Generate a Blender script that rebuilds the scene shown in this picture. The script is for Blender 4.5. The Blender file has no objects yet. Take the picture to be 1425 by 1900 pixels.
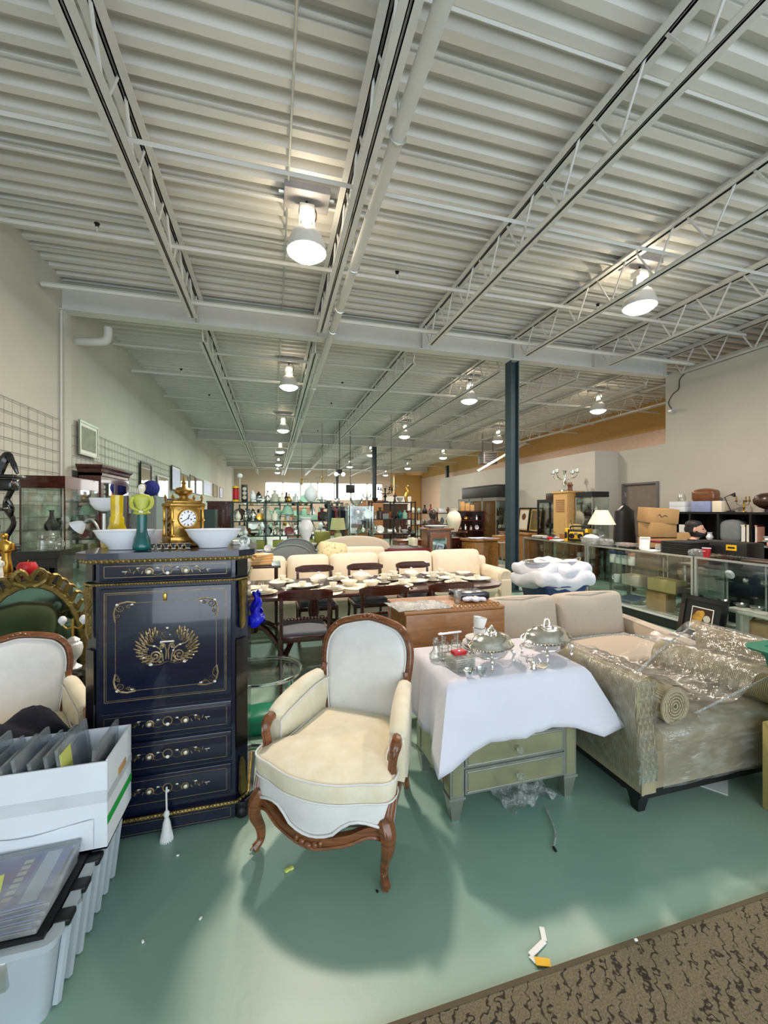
import bpy, bmesh, math, random
from math import sin, cos, tan, atan, pi, radians, sqrt
from mathutils import Vector, Matrix

# ---------------------------------------------------------------- camera, world, light, exposure
SC = bpy.context.scene
COL = SC.collection
TH = radians(15.3)                       # the camera looks 15.3 degrees to the right of the length of the hall
EYE = 1.55
cam = bpy.data.cameras.new('camera')
cam.sensor_fit = 'HORIZONTAL'
cam.sensor_width = 36.0
cam.lens = 36.0 * 755 / 1425
cam.shift_y = -5 / 1425
cam.clip_start = 0.02
cam_ob = bpy.data.objects.new('camera', cam)
COL.objects.link(cam_ob)
cam_ob.location = (0, 0, EYE)
cam_ob.rotation_euler = (pi / 2, 0, -TH)
SC.camera = cam_ob

w = bpy.data.worlds.new('world')
SC.world = w
w.use_nodes = True
bg = w.node_tree.nodes['Background']
bg.inputs[0].default_value = (0.80, 0.90, 1.0, 1)
bg.inputs[1].default_value = 1.2

def area(name, loc, rot, sx, sy, power, color):
    L = bpy.data.lights.new(name, 'AREA')
    L.shape = 'RECTANGLE'
    L.size, L.size_y, L.energy, L.color = sx, sy, power, color
    o = bpy.data.objects.new(name, L)
    COL.objects.link(o)
    o.location, o.rotation_euler = loc, rot
    return o
# daylight through the glazed shop front behind the photographer
area('daylight_shop_front', (2.6, -3.9, 1.95), (radians(90), 0, 0), 10.4, 3.2, 330, (0.82, 0.91, 1.0))

SC.view_settings.view_transform = 'Standard'
SC.view_settings.look = 'None'
SC.view_settings.gamma = 1.0
SC.view_settings.use_curve_mapping = False
SC.view_settings.exposure = 0.0
LAMP_POWER = 140.0

# ---------------------------------------------------------------- helpers
R = random.Random(7)
def ang(u): return atan((u - 712.5) / 755) + TH
def XY(u, Y): return Y * tan(ang(u))                 # where a line of sight meets the plane Y
def YX(u, X): return X / tan(ang(u))                 # ... and the plane X
def ZA(v, X, Y): return EYE + (945 - v) * (X * sin(TH) + Y * cos(TH)) / 755

class G:
    """collects shapes into one mesh"""
    def __init__(s): s.v = []; s.f = []
    def add(s, vs, fs, M=None):
        b = len(s.v)
        s.v += [tuple(M @ Vector(p)) for p in vs] if M else [tuple(p) for p in vs]
        s.f += [tuple(i + b for i in q) for q in fs]
        return s
    def box(s, x0, x1, y0, y1, z0, z1, M=None):
        vs = [(x, y, z) for z in (z0, z1) for y in (y0, y1) for x in (x0, x1)]
        return s.add(vs, [(0, 2, 3, 1), (4, 5, 7, 6), (0, 1, 5, 4), (2, 6, 7, 3), (0, 4, 6, 2), (1, 3, 7, 5)], M)
    def rbox(s, cx, cy, cz, sx, sy, sz, r=.01, n=1, m=0, puff=None, M=None):
        """rounded box; m = lines inside each face, puff(x,y,z) in -1..1 returns an offset"""
        h = (sx / 2, sy / 2, sz / 2)
        r = min(r, min(h) * .98)
        st = [(-1, (i - n) / n) for i in range(n + 1)] + [(-1 + 2 * (k + 1) / (m + 1), 0) for k in range(m)] + [(1, i / n) for i in range(n + 1)]
        N = len(st); idx = {}; vs = []; fs = []
        def P(i, j, k):
            t = (i, j, k)
            if t in idx: return idx[t]
            d = Vector((st[i][1], st[j][1], st[k][1]))
            d.normalize()
            p = [(h[a] - r) * st[t[a]][0] + r * d[a] for a in range(3)]
            if puff:
                o = puff(p[0] / h[0], p[1] / h[1], p[2] / h[2])
                p = [p[a] + o[a] for a in range(3)]
            idx[t] = len(vs); vs.append((p[0] + cx, p[1] + cy, p[2] + cz)); return idx[t]
        e = N - 1
        for a in range(e):
            for b in range(e):
                for c, fl in ((0, 1), (e, 0)):
                    for ax in range(3):
                        q = []
                        for (i, j) in ((a, b), (a + 1, b), (a + 1, b + 1), (a, b + 1)):
                            t = [i, j]; t.insert(ax, c); q.append(P(*t))
                        if (fl and ax != 1) or (not fl and ax == 1): q.reverse()
                        fs.append(tuple(q))
        return s.add(vs, fs, M)
    def lathe(s, prof, cx=0, cy=0, cz=0, n=14, sx=1, sy=1, M=None, ph=0):
        vs = []; fs = []; m = len(prof)
        for (r, z) in prof:
            for k in range(n):
                a = 2 * pi * k / n + ph
                vs.append((cx + r * sx * cos(a), cy + r * sy * sin(a), cz + z))
        for i in range(m - 1):
            for k in range(n):
                k2 = (k + 1) % n
                fs.append((i * n + k, i * n + k2, (i + 1) * n + k2, (i + 1) * n + k))
        if prof[0][0] > 1e-4: fs.append(tuple(reversed(range(n))))
        if prof[-1][0] > 1e-4: fs.append(tuple(range((m - 1) * n, m * n)))
        return s.add(vs, fs, M)
    def cyl(s, x, y, z0, z1, r, n=12, r2=None): return s.lathe([(r, z0), (r if r2 is None else r2, z1)], x, y, 0, n)
    def sph(s, cx, cy, cz, rx, ry=None, rz=None, n=10, m=7, M=None):
        ry = rx if ry is None else ry; rz = rx if rz is None else rz
        return s.lathe([(sin(pi * i / m), -cos(pi * i / m) * rz) for i in range(m + 1)], cx, cy, cz, n, rx, ry, M)
    def loft(s, rings, cap=True, closed=True, M=None):
        n = len(rings[0]); vs = [p for r in rings for p in r]; fs = []
        for i in range(len(rings) - 1):
            for k in range(n if closed else n - 1):
                k2 = (k + 1) % n
                fs.append((i * n + k, i * n + k2, (i + 1) * n + k2, (i + 1) * n + k))
        if cap:
            fs.append(tuple(reversed(range(n)))); b = (len(rings) - 1) * n; fs.append(tuple(range(b, b + n)))
        return s.add(vs, fs, M)
    def tube(s, pts, r, n=6, closed=False, sq=1.0, M=None):
        pts = [Vector(p) for p in pts]; m = len(pts)
        rs = r if isinstance(r, (list, tuple)) else [r] * m
        rings = []; up = None
        for i, p in enumerate(pts):
            a = pts[i - 1] if (i or closed) else p
            b = pts[(i + 1) % m] if (i < m - 1 or closed) else p
            t = (b - a)
            if t.length < 1e-9: t = Vector((0, 0, 1))
            t.normalize()
            if up is None: up = Vector((0, 0, 1)) if abs(t.z) < .9 else Vector((0, 1, 0))
            sd = t.cross(up); sd.normalize(); up2 = sd.cross(t); up2.normalize(); up = up2
            rings.append([tuple(p + sd * (cos(2 * pi * k / n) * rs[i]) + up2 * (sin(2 * pi * k / n) * rs[i] * sq)) for k in range(n)])
        if closed: rings.append(rings[0])
        return s.loft(rings, cap=not closed, M=M)
    def prism(s, pts, z0, z1, M=None):
        return s.loft([[(x, y, z0) for x, y in pts], [(x, y, z1) for x, y in pts]], M=M)
    def pad(s, pts, z0, z1, r=.02, crown=.02, M=None, under=0.0):
        """upholstered pad over a star-shaped outline"""
        n = len(pts); cx = sum(p[0] for p in pts) / n; cy = sum(p[1] for p in pts) / n
        def ring(k, z): return [(cx + (x - cx) * k, cy + (y - cy) * k, z) for x, y in pts]
        e = r / max(.05, sum(sqrt((x - cx) ** 2 + (y - cy) ** 2) for x, y in pts) / n)
        rings = [ring(.3, z0 - under), ring(.7, z0 - under * .7), ring(1 - e, z0), ring(1 - e * .3, z0 + r * .3), ring(1, z0 + r), ring(1, z1 - r), ring(1 - e * .3, z1 - r * .3), ring(1 - e, z1),
                 ring((1 - e) * .85, z1 + crown * .4), ring(.6, z1 + crown * .75), ring(.3, z1 + crown * .95), ring(.05, z1 + crown)]
        return s.loft(rings, M=M)
    def grid(s, fn, nu, nv, M=None):
        vs = [fn(i / nu, j / nv) for j in range(nv + 1) for i in range(nu + 1)]
        fs = [(j * (nu + 1) + i, j * (nu + 1) + i + 1, (j + 1) * (nu + 1) + i + 1, (j + 1) * (nu + 1) + i) for j in range(nv) for i in range(nu)]
        return s.add(vs, fs, M)
    def xf(s, M): s.v = [tuple(M @ Vector(p)) for p in s.v]; return s
    def obj(s, name, mat, parent=None, smooth=38, loc=None, rz=0, solid=0):
        me = bpy.data.meshes.new(name)
        me.from_pydata(s.v, [], s.f); me.update()
        bm = bmesh.new(); bm.from_mesh(me)
        bmesh.ops.recalc_face_normals(bm, faces=bm.faces); bm.to_mesh(me); bm.free()
        if smooth:
            me.polygons.foreach_set('use_smooth', [True] * len(me.polygons)); me.set_sharp_from_angle(angle=radians(smooth))
        if mat is not None: me.materials.append(mat if not isinstance(mat, str) else MT[mat])
        o = bpy.data.objects.new(name, me); COL.objects.link(o)
        if parent is not None: o.parent = parent
        if loc: o.location = loc
        if rz: o.rotation_euler = (0, 0, rz)
        if solid:
            md = o.modifiers.new('thickness', 'SOLIDIFY'); md.thickness = solid
        return o

def tag(o, label, cat, group=None):
    o['label'] = label; o['category'] = cat
    if group: o['group'] = group
    return o
def thing(name, label, cat, loc=(0, 0, 0), rz=0, group=None):
    o = bpy.data.objects.new(name, None); COL.objects.link(o)
    o.empty_display_size = .1
    o.location = loc; o.rotation_euler = (0, 0, rz)
    return tag(o, label, cat, group)
def struct(o, label=None):
    o['kind'] = 'structure'
    if label: o['label'] = label
    return o
KIDS = {}
def kids(o): return [c for c in bpy.data.objects if c.parent == o]
def dup(root, loc, rz=None, label=None, group=None, scale=None):
    def cp(o, par):
        c = o.copy(); COL.objects.link(c)
        if par is not None: c.parent = par
        if o.name not in KIDS: KIDS[o.name] = kids(o)
        for k in KIDS[o.name]: cp(k, c)
        return c
    r = cp(root, None)
    r.location = loc
    if rz is not None: r.rotation_euler = (0, 0, rz)
    if label: r['label'] = label
    if group: r['group'] = group
    if scale: r.scale = scale
    return r
def T(x, y, z, rz=0, rx=0, ry=0, s=1):
    return Matrix.Translation((x, y, z)) @ Matrix.Rotation(rz, 4, 'Z') @ Matrix.Rotation(ry, 4, 'Y') @ Matrix.Rotation(rx, 4, 'X') @ Matrix.Scale(s, 4)
def spline(pts, n=6, closed=False):
    """Catmull-Rom through the points"""
    P = [Vector(p) for p in pts]; m = len(P); out = []
    rng = m if closed else m - 1
    for i in range(rng):
        if closed: a, b, c, d = P[i - 1], P[i], P[(i + 1) % m], P[(i + 2) % m]
        else: a, b, c, d = P[max(i - 1, 0)], P[i], P[i + 1], P[min(i + 2, m - 1)]
        for k in range(n):
            t = k / n
            out.append(tuple(.5 * ((2 * b) + (c - a) * t + (2 * a - 5 * b + 4 * c - d) * t * t + (3 * b - a - 3 * c + d) * t ** 3)))
    if not closed: out.append(tuple(P[-1]))
    return out
ORD = ['leftmost', 'second from the left', 'third from the left', 'fourth from the left', 'fifth from the left', 'sixth from the left', 'seventh from the left', 'eighth from the left', 'ninth from the left', 'tenth from the left', 'eleventh from the left', 'twelfth from the left', 'thirteenth from the left', 'fourteenth from the left', 'fifteenth from the left']

# ---------------------------------------------------------------- materials
MT = {}
def S(r, g, b):
    f = lambda c: (c / 255 / 12.92) if c / 255 <= .04045 else ((c / 255 + .055) / 1.055) ** 2.4
    return (f(r), f(g), f(b), 1)
def nodes(name):
    m = bpy.data.materials.new(name); m.use_nodes = True
    nt = m.node_tree; b = nt.nodes['Principled BSDF']; MT[name] = m
    return m, nt, b
def N(nt, t, **k):
    n = nt.nodes.new(t)
    for a, v in k.items(): setattr(n, a, v)
    return n
def pm(name, c, rough=.5, metal=0.0, var=.10, sc=9.0, bump=0.0, bs=60.0, coat=0.0, stretch=None, c2=None, sheen=0.0, det=3.0):
    m, nt, b = nodes(name)
    b.inputs['Roughness'].default_value = rough; b.inputs['Metallic'].default_value = metal
    b.inputs['Coat Weight'].default_value = coat; b.inputs['Sheen Weight'].default_value = sheen
    tc = N(nt, 'ShaderNodeTexCoord'); mp = N(nt, 'ShaderNodeMapping'); nt.links.new(tc.outputs['Object'], mp.inputs[0])
    if stretch: mp.inputs['Scale'].default_value = stretch
    nz = N(nt, 'ShaderNodeTexNoise'); nz.inputs['Scale'].default_value = sc; nz.inputs['Detail'].default_value = det
    nt.links.new(mp.outputs[0], nz.inputs['Vector'])
    rp = N(nt, 'ShaderNodeValToRGB'); nt.links.new(nz.outputs['Fac'], rp.inputs[0])
    rp.color_ramp.elements[0].position = .3; rp.color_ramp.elements[1].position = .7
    if c2 is None:
        rp.color_ramp.elements[0].color = tuple(x * (1 - var) for x in c[:3]) + (1,)
        rp.color_ramp.elements[1].color = tuple(min(1, x * (1 + var)) for x in c[:3]) + (1,)
    else:
        rp.color_ramp.elements[0].color = c; rp.color_ramp.elements[1].color = c2
    nt.links.new(rp.outputs[0], b.inputs['Base Color'])
    if bump:
        n2 = N(nt, 'ShaderNodeTexNoise'); n2.inputs['Scale'].default_value = bs; nt.links.new(mp.outputs[0], n2.inputs['Vector'])
        bp = N(nt, 'ShaderNodeBump'); bp.inputs['Strength'].default_value = bump; bp.inputs['Distance'].default_value = .01
        nt.links.new(n2.outputs['Fac'], bp.inputs['Height']); nt.links.new(bp.outputs[0], b.inputs['Normal'])
    return m
def glassy(name, tint=(.9, 1, .95), gloss=.12, rough=.03, bump=0.0, bs=30.0, white=0.0, stretch=None):
    """thin clear sheet: see-through with a reflection on top"""
    m, nt, b = nodes(name); nt.nodes.remove(b)
    out = [n for n in nt.nodes if n.type == 'OUTPUT_MATERIAL'][0]
    tr = N(nt, 'ShaderNodeBsdfTransparent'); tr.inputs[0].default_value = tint + (1,)
    gl = N(nt, 'ShaderNodeBsdfGlossy'); gl.inputs['Roughness'].default_value = rough
    lw = N(nt, 'ShaderNodeLayerWeight'); lw.inputs['Blend'].default_value = .25
    ma = N(nt, 'ShaderNodeMath', operation='MULTIPLY_ADD'); ma.inputs[1].default_value = .6; ma.inputs[2].default_value = gloss
    nt.links.new(lw.outputs['Fresnel'], ma.inputs[0])
    mx = N(nt, 'ShaderNodeMixShader'); nt.links.new(ma.outputs[0], mx.inputs[0]); nt.links.new(tr.outputs[0], mx.inputs[1]); nt.links.new(gl.outputs[0], mx.inputs[2])
    last = mx
    if bump or white:
        tc = N(nt, 'ShaderNodeTexCoord'); mp = N(nt, 'ShaderNodeMapping'); nt.links.new(tc.outputs['Object'], mp.inputs[0])
        if stretch: mp.inputs['Scale'].default_value = stretch
        nz = N(nt, 'ShaderNodeTexNoise'); nz.inputs['Scale'].default_value = bs; nz.inputs['Detail'].default_value = 4; nt.links.new(mp.outputs[0], nz.inputs['Vector'])
        if bump:
            bp = N(nt, 'ShaderNodeBump'); bp.inputs['Strength'].default_value = bump; bp.inputs['Distance'].default_value = .02
            nt.links.new(nz.outputs['Fac'], bp.inputs['Height']); nt.links.new(bp.outputs[0], gl.inputs['Normal']); nt.links.new(bp.outputs[0], lw.inputs['Normal'])
        if white:
            df = N(nt, 'ShaderNodeBsdfDiffuse'); df.inputs[0].default_value = (.8, .82, .8, 1)
            rp = N(nt, 'ShaderNodeValToRGB'); rp.color_ramp.elements[0].position = .45; rp.color_ramp.elements[1].position = .75
            rp.color_ramp.elements[0].color = (white * .25,) * 3 + (1,); rp.color_ramp.elements[1].color = (white,) * 3 + (1,)
            nt.links.new(nz.outputs['Fac'], rp.inputs[0])
            m2 = N(nt, 'ShaderNodeMixShader'); nt.links.new(rp.outputs[0], m2.inputs[0]); nt.links.new(mx.outputs[0], m2.inputs[1]); nt.links.new(df.outputs[0], m2.inputs[2]); last = m2
    nt.links.new(last.outputs[0], out.inputs[0])
    return m
def emit(name, c, st):
    m, nt, b = nodes(name)
    b.inputs['Base Color'].default_value = c; b.inputs['Emission Color'].default_value = c; b.inputs['Emission Strength'].default_value = st
    return m
def stripes(name, c1, c2, scale, axis='X', rough=.85, mort=.5, bump=.15):
    m, nt, b = nodes(name); b.inputs['Roughness'].default_value = rough
    tc = N(nt, 'ShaderNodeTexCoord'); wv = N(nt, 'ShaderNodeTexWave', bands_direction=axis); wv.inputs['Scale'].default_value = scale; wv.inputs['Distortion'].default_value = .15
    nt.links.new(tc.outputs['Object'], wv.inputs[0]); rp = N(nt, 'ShaderNodeValToRGB')
    rp.color_ramp.elements[0].color = c1; rp.color_ramp.elements[1].color = c2
    rp.color_ramp.elements[0].position = .35; rp.color_ramp.elements[1].position = .65
    nt.links.new(wv.outputs['Fac'], rp.inputs[0]); nt.links.new(rp.outputs[0], b.inputs['Base Color'])
    bp = N(nt, 'ShaderNodeBump'); bp.inputs['Strength'].default_value = bump; bp.inputs['Distance'].default_value = .004
    nt.links.new(wv.outputs['Fac'], bp.inputs['Height']); nt.links.new(bp.outputs[0], b.inputs['Normal'])
    return m
def wood(name, c1, c2, rough=.35, stretch=(3, 3, 30), sc=3.0, coat=.3):
    return pm(name, c1, rough, c2=c2, sc=sc, stretch=stretch, coat=coat, det=5)

pm('deck_white', S(222, 220, 216), .55, var=.05, sc=1.2, bump=.05)
pm('steel_white', S(214, 213, 210), .5, var=.04, sc=3)
pm('wall_white', S(194, 190, 180), .8, var=.035, sc=1.5, bump=.08, bs=40)
pm('wall_left', S(198, 197, 188), .8, var=.05, sc=1.2, bump=.1, bs=35)
pm('wall_ochre', S(190, 148, 88), .8, var=.05)
pm('wall_pink', S(205, 178, 158), .8, var=.05)
pm('wall_tan', S(214, 198, 180), .8, var=.05)
pm('column_paint', S(52, 70, 78), .5, var=.08)
pm('door_grey', S(112, 110, 106), .5, var=.05)
pm('door_leaf', S(128, 118, 108), .5, var=.08)
pm('black', S(18, 18, 19), .45, var=.15)
pm('black_gloss', S(12, 12, 14), .18, var=.1, coat=.4)
pm('iron', S(36, 36, 36), .45, .5, var=.15)
pm('rack_green', S(46, 62, 60), .5, .2, var=.1)
pm('chrome', S(225, 226, 224), .16, 1.0, var=.03)
pm('silver', S(246, 243, 236), .16, 1.0, var=.04)
pm('aluminium', S(205, 208, 205), .35, .8, var=.04)
pm('brass', S(190, 150, 70), .32, 1.0, var=.15)
pm('gilt', S(138, 118, 68), .42, .8, var=.3, sc=30, bump=.3, bs=90)
pm('inlay_brass', S(146, 127, 96), .4, .7, var=.25, sc=50)
pm('pearl', S(236, 236, 222), .25, 0, var=.12, sc=60)
wood('ebony_blue', S(12, 15, 34), S(20, 25, 50), .25, coat=.45)
wood('walnut', S(92, 54, 30), S(140, 88, 52), .3)
wood('mahogany', S(48, 20, 16), S(78, 34, 26), .22, coat=.5)
wood('oak', S(140, 92, 50), S(176, 122, 72), .35)
wood('box_wood', S(140, 92, 48), S(168, 116, 64), .4, stretch=(2, 8, 14), coat=.2)
wood('burl', S(112, 74, 34), S(168, 118, 62), .3, stretch=(6, 6, 6), sc=5)
wood('pine', S(196, 152, 92), S(214, 172, 110), .5)
wood('dark_wood', S(40, 24, 18), S(70, 42, 30), .35)
pm('velvet_cream', S(236, 229, 206), .8, var=.06, sc=14, bump=.06, bs=120, sheen=.3, c2=S(224, 214, 182))
pm('velvet_white', S(228, 227, 224), .8, var=.05, sc=10, bump=.06, bs=120, sheen=.2)
pm('sofa_cream', S(232, 221, 198), .85, var=.04, sc=6, bump=.1, bs=70)
pm('sofa_grey', S(196, 184, 168), .9, var=.06, sc=120, bump=.12, bs=200)
stripes('stripe_fabric', S(134, 124, 96), S(186, 176, 144), 38, 'X')
stripes('stripe_fabric_y', S(134, 124, 96), S(186, 176, 144), 38, 'Y')
pm('taupe_velvet', S(150, 138, 112), .7, var=.1, sc=8, bump=.05, sheen=.3)
pm('cloth_white', S(220, 220, 230), .85, var=.02, sc=6, bump=.3, bs=14)
pm('binding', S(92, 82, 62), .95)
glassy('pressed_glass', (.97, .98, .93), .10, .05, white=.55, bs=20)
pm('towel_white', S(222, 222, 230), .95, var=.03, sc=30, bump=.35, bs=90)
pm('olive', S(132, 134, 56), .6)
pm('print_sage', S(120, 128, 112), .6, c2=S(150, 150, 130), sc=8)
pm('blue_feather', S(40, 46, 120), .95, var=.3, sc=30)
pm('navy_fabric', S(16, 18, 34), .95, var=.3, sc=20, bump=.5, bs=30)
pm('tote_grey', S(176, 186, 192), .5, var=.05, sc=6, bump=.04)
pm('card_white', S(226, 232, 238), .7, var=.03, sc=5, bump=.03)
pm('card_brown', S(186, 148, 98), .8, var=.06, sc=6, bump=.05)
pm('card_yellow', S(186, 170, 106), .8, var=.06, sc=6)
pm('green_plastic', S(8, 130, 100), .4, var=.06)
pm('green_tape', S(30, 170, 70), .4, var=.05)
pm('blue_plastic', S(40, 62, 110), .45, var=.08)
pm('blue_bag', S(28, 34, 190), .3, var=.2, bump=.8, bs=25)
pm('red', S(190, 24, 36), .4, var=.08)
pm('dark_red', S(110, 18, 28), .45, var=.1)
pm('white_ceramic', S(238, 240, 246), .12, var=.02, coat=.3)
pm('china', S(238, 232, 214), .2, var=.05, sc=40, coat=.3)
pm('china_spots', S(236, 238, 236), .2, c2=S(120, 130, 150), sc=30, coat=.3)
MT['china_spots'].node_tree.nodes['Color Ramp'].color_ramp.elements[0].position = .62
MT['china_spots'].node_tree.nodes['Color Ramp'].color_ramp.elements[1].position = .72
pm('yellow_glaze', S(206, 176, 20), .15, var=.25, sc=14, coat=.5, bump=.15, bs=30)
pm('chartreuse', S(186, 190, 74), .4, var=.08)
pm('teal_glaze', S(20, 92, 88), .25, var=.2, sc=16, coat=.3)
pm('skin', S(205, 160, 134), .55, var=.04)
pm('hair', S(22, 18, 16), .6, var=.2, bump=.4)
pm('paper', S(240, 240, 236), .8, var=.02)
pm('note_yellow', S(214, 222, 120), .8, var=.03)
pm('shade_mint', S(150, 190, 168), .7, var=.04)
pm('shade_cream', S(244, 232, 206), .7, var=.03)
pm('shade_green', S(178, 184, 130), .7, var=.05)
pm('tool_yellow', S(232, 180, 20), .45, var=.06)
pm('grey_cloth', S(126, 132, 134), .85, var=.06, sc=20)
pm('slate_seat', S(98, 104, 112), .8, var=.1)
pm('marble_white', S(222, 220, 212), .3, var=.08, sc=8)
pm('stone', S(190, 186, 172), .6, var=.12)
pm('mirror', S(220, 226, 222), .03, 1.0, var=.0)
pm('antique_mirror', S(164, 160, 128), .14, .55, var=.14, sc=5)
pm('frame_silver', S(158, 160, 150), .35, .7, var=.12)
pm('pink_shade', S(226, 160, 130), .7, var=.05)
glassy('glass', (.95, .985, .97), .04)
glassy('glass_ware', (.96, .985, .97), .14, .05, white=.10, bs=12)
glassy('film', (.95, .96, .94), .07, .16, bump=.9, bs=9, white=.22, stretch=(1, 3, 3))
glassy('bubble', (.9, .93, .92), .18, .12, bump=1.0, bs=70, white=.5)
glassy('case_plastic', (.86, .90, .95), .10, .08, white=.42, bs=6)
pm('tape_clear', S(208, 214, 220), .2, var=.05)
pm('lamp_box', S(150, 148, 152), .5)
pm('mirror_dim_reflection', S(92, 108, 92), .08, .9)  # dark green reflection of the gilt mirror put into its base colour
glassy('film_soft', (.95, .96, .94), .07, .16, bump=.5, bs=5, white=.13, stretch=(1, 3, 3))
emit('lens', (1, .97, .92, 1), 14)
emit('lens_green', (.82, 1, .93, 1), 9)
emit('lens_pink', (1, .94, .88, 1), 9)
emit('neck_glow', (1, .86, .62, 1), 12)
emit('day_glass', (.97, .99, 1, 1), 5)
pm('wire_grey', S(122, 124, 114), .6)

# floor: worn grey-green painted concrete
m, nt, b = nodes('floor_paint')
tc = N(nt, 'ShaderNodeTexCoord')
n1 = N(nt, 'ShaderNodeTexNoise'); n1.inputs['Scale'].default_value = .9; n1.inputs['Detail'].default_value = 6
n2 = N(nt, 'ShaderNodeTexNoise'); n2.inputs['Scale'].default_value = 90; n2.inputs['Detail'].default_value = 2
for n in (n1, n2): nt.links.new(tc.outputs['Object'], n.inputs['Vector'])
rp = N(nt, 'ShaderNodeValToRGB'); rp.color_ramp.elements[0].color = S(124, 160, 146); rp.color_ramp.elements[1].color = S(148, 174, 158)
rp.color_ramp.elements[0].position = .35; rp.color_ramp.elements[1].position = .7
nt.links.new(n1.outputs['Fac'], rp.inputs[0])
r2 = N(nt, 'ShaderNodeValToRGB'); r2.color_ramp.elements[0].position = .70; r2.color_ramp.elements[1].position = .78
r2.color_ramp.elements[0].color = (0, 0, 0, 1); r2.color_ramp.elements[1].color = (.25, .25, .25, 1)
nt.links.new(n2.outputs['Fac'], r2.inputs[0])
mx = N(nt, 'ShaderNodeMix', data_type='RGBA'); nt.links.new(r2.outputs[0], mx.inputs[0]); nt.links.new(rp.outputs[0], mx.inputs[6]); mx.inputs[7].default_value = S(178, 186, 172)
nt.links.new(mx.outputs[2], b.inputs['Base Color'])
b.inputs['Roughness'].default_value = .42;
bp = N(nt, 'ShaderNodeBump'); bp.inputs['Strength'].default_value = .05; bp.inputs['Distance'].default_value = .01
n3 = N(nt, 'ShaderNodeTexNoise'); n3.inputs['Scale'].default_value = 38; n3.inputs['Detail'].default_value = 5; nt.links.new(tc.outputs['Object'], n3.inputs['Vector']); nt.links.new(n3.outputs['Fac'], bp.inputs['Height']); nt.links.new(bp.outputs[0], b.inputs['Normal'])
b.inputs['Roughness'].default_value = .42; b.inputs['Specular IOR Level'].default_value = .8
# carpet: brown-grey with dark squiggles
m, nt, b = nodes('carpet')
tc = N(nt, 'ShaderNodeTexCoord'); mp = N(nt, 'ShaderNodeMapping'); nt.links.new(tc.outputs['Object'], mp.inputs[0]); mp.inputs['Rotation'].default_value = (0, 0, radians(38))
wv = N(nt, 'ShaderNodeTexWave', bands_direction='X', wave_profile='SIN'); wv.inputs['Scale'].default_value = 8.0; wv.inputs['Distortion'].default_value = 6.5; wv.inputs['Detail'].default_value = 1.4; wv.inputs['Detail Scale'].default_value = 5.0
nt.links.new(mp.outputs[0], wv.inputs[0])
rp = N(nt, 'ShaderNodeValToRGB'); rp.color_ramp.elements[0].position = .04; rp.color_ramp.elements[1].position = .22
rp.color_ramp.elements[0].color = S(52, 46, 34); rp.color_ramp.elements[1].color = S(128, 118, 94)
nq = N(nt, 'ShaderNodeTexNoise'); nq.inputs['Scale'].default_value = 17; nt.links.new(tc.outputs['Object'], nq.inputs['Vector'])
ma = N(nt, 'ShaderNodeMapRange'); ma.inputs['From Min'].default_value = .52; ma.inputs['From Max'].default_value = .62; ma.inputs['To Max'].default_value = .3; nt.links.new(nq.outputs['Fac'], ma.inputs['Value'])
ad = N(nt, 'ShaderNodeMath', operation='ADD'); nt.links.new(wv.outputs['Fac'], ad.inputs[0]); nt.links.new(ma.outputs[0], ad.inputs[1])
nt.links.new(ad.outputs[0], rp.inputs[0])
nz = N(nt, 'ShaderNodeTexNoise'); nz.inputs['Scale'].default_value = 160; nt.links.new(tc.outputs['Object'], nz.inputs['Vector'])
mx = N(nt, 'ShaderNodeMix', data_type='RGBA', blend_type='MULTIPLY'); mx.inputs[0].default_value = .8
r2 = N(nt, 'ShaderNodeValToRGB'); r2.color_ramp.elements[0].position = .3; r2.color_ramp.elements[0].color = (.45, .45, .45, 1); r2.color_ramp.elements[1].position = .7
nt.links.new(nz.outputs['Fac'], r2.inputs[0]); nt.links.new(rp.outputs[0], mx.inputs[6]); nt.links.new(r2.outputs[0], mx.inputs[7])
nt.links.new(mx.outputs[2], b.inputs['Base Color']); b.inputs['Roughness'].default_value = .95
bp = N(nt, 'ShaderNodeBump'); bp.inputs['Strength'].default_value = .6; bp.inputs['Distance'].default_value = .01
nt.links.new(nz.outputs['Fac'], bp.inputs['Height']); nt.links.new(bp.outputs[0], b.inputs['Normal'])
# ---------------------------------------------------------------- the hall
XL, XR, YB, YF, ZD = -2.9, 11.2, 34.0, -4.2, 4.83      # left wall, far right wall, back wall, shop front, underside of the deck
g = G().box(XL - .2, XR + .2, YF, YB + .2, -.12, 0); struct(g.obj('floor', 'floor_paint', smooth=0), 'grey-green painted concrete floor')
# corrugated roof deck, ribs run across the hall
g = G(); pitch = .205; y = YF; prof = []
while y < YB:
    prof += [(y, ZD), (y + .075, ZD), (y + .095, ZD + .09), (y + .185, ZD + .09)]
    y += pitch
g.loft([[(XL - .1, a, b_) for a, b_ in prof], [(XR + .1, a, b_) for a, b_ in prof]], cap=False, closed=False)
ceiling = struct(g.obj('ceiling', 'deck_white', smooth=0), 'white corrugated steel roof deck')
y = YF + .35
while y < 9:                                               # lapped sheet edges standing a little proud
    G().box(XL, XR, y + .0, y + .012, ZD - .012, ZD + .002).obj('deck_seam', 'steel_white', ceiling, smooth=0)
    y += pitch * 4
G().box(XL - .2, XR + .2, YF, YB, ZD + .12, ZD + .2).obj('roof_slab', 'deck_white', ceiling, smooth=0)

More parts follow.
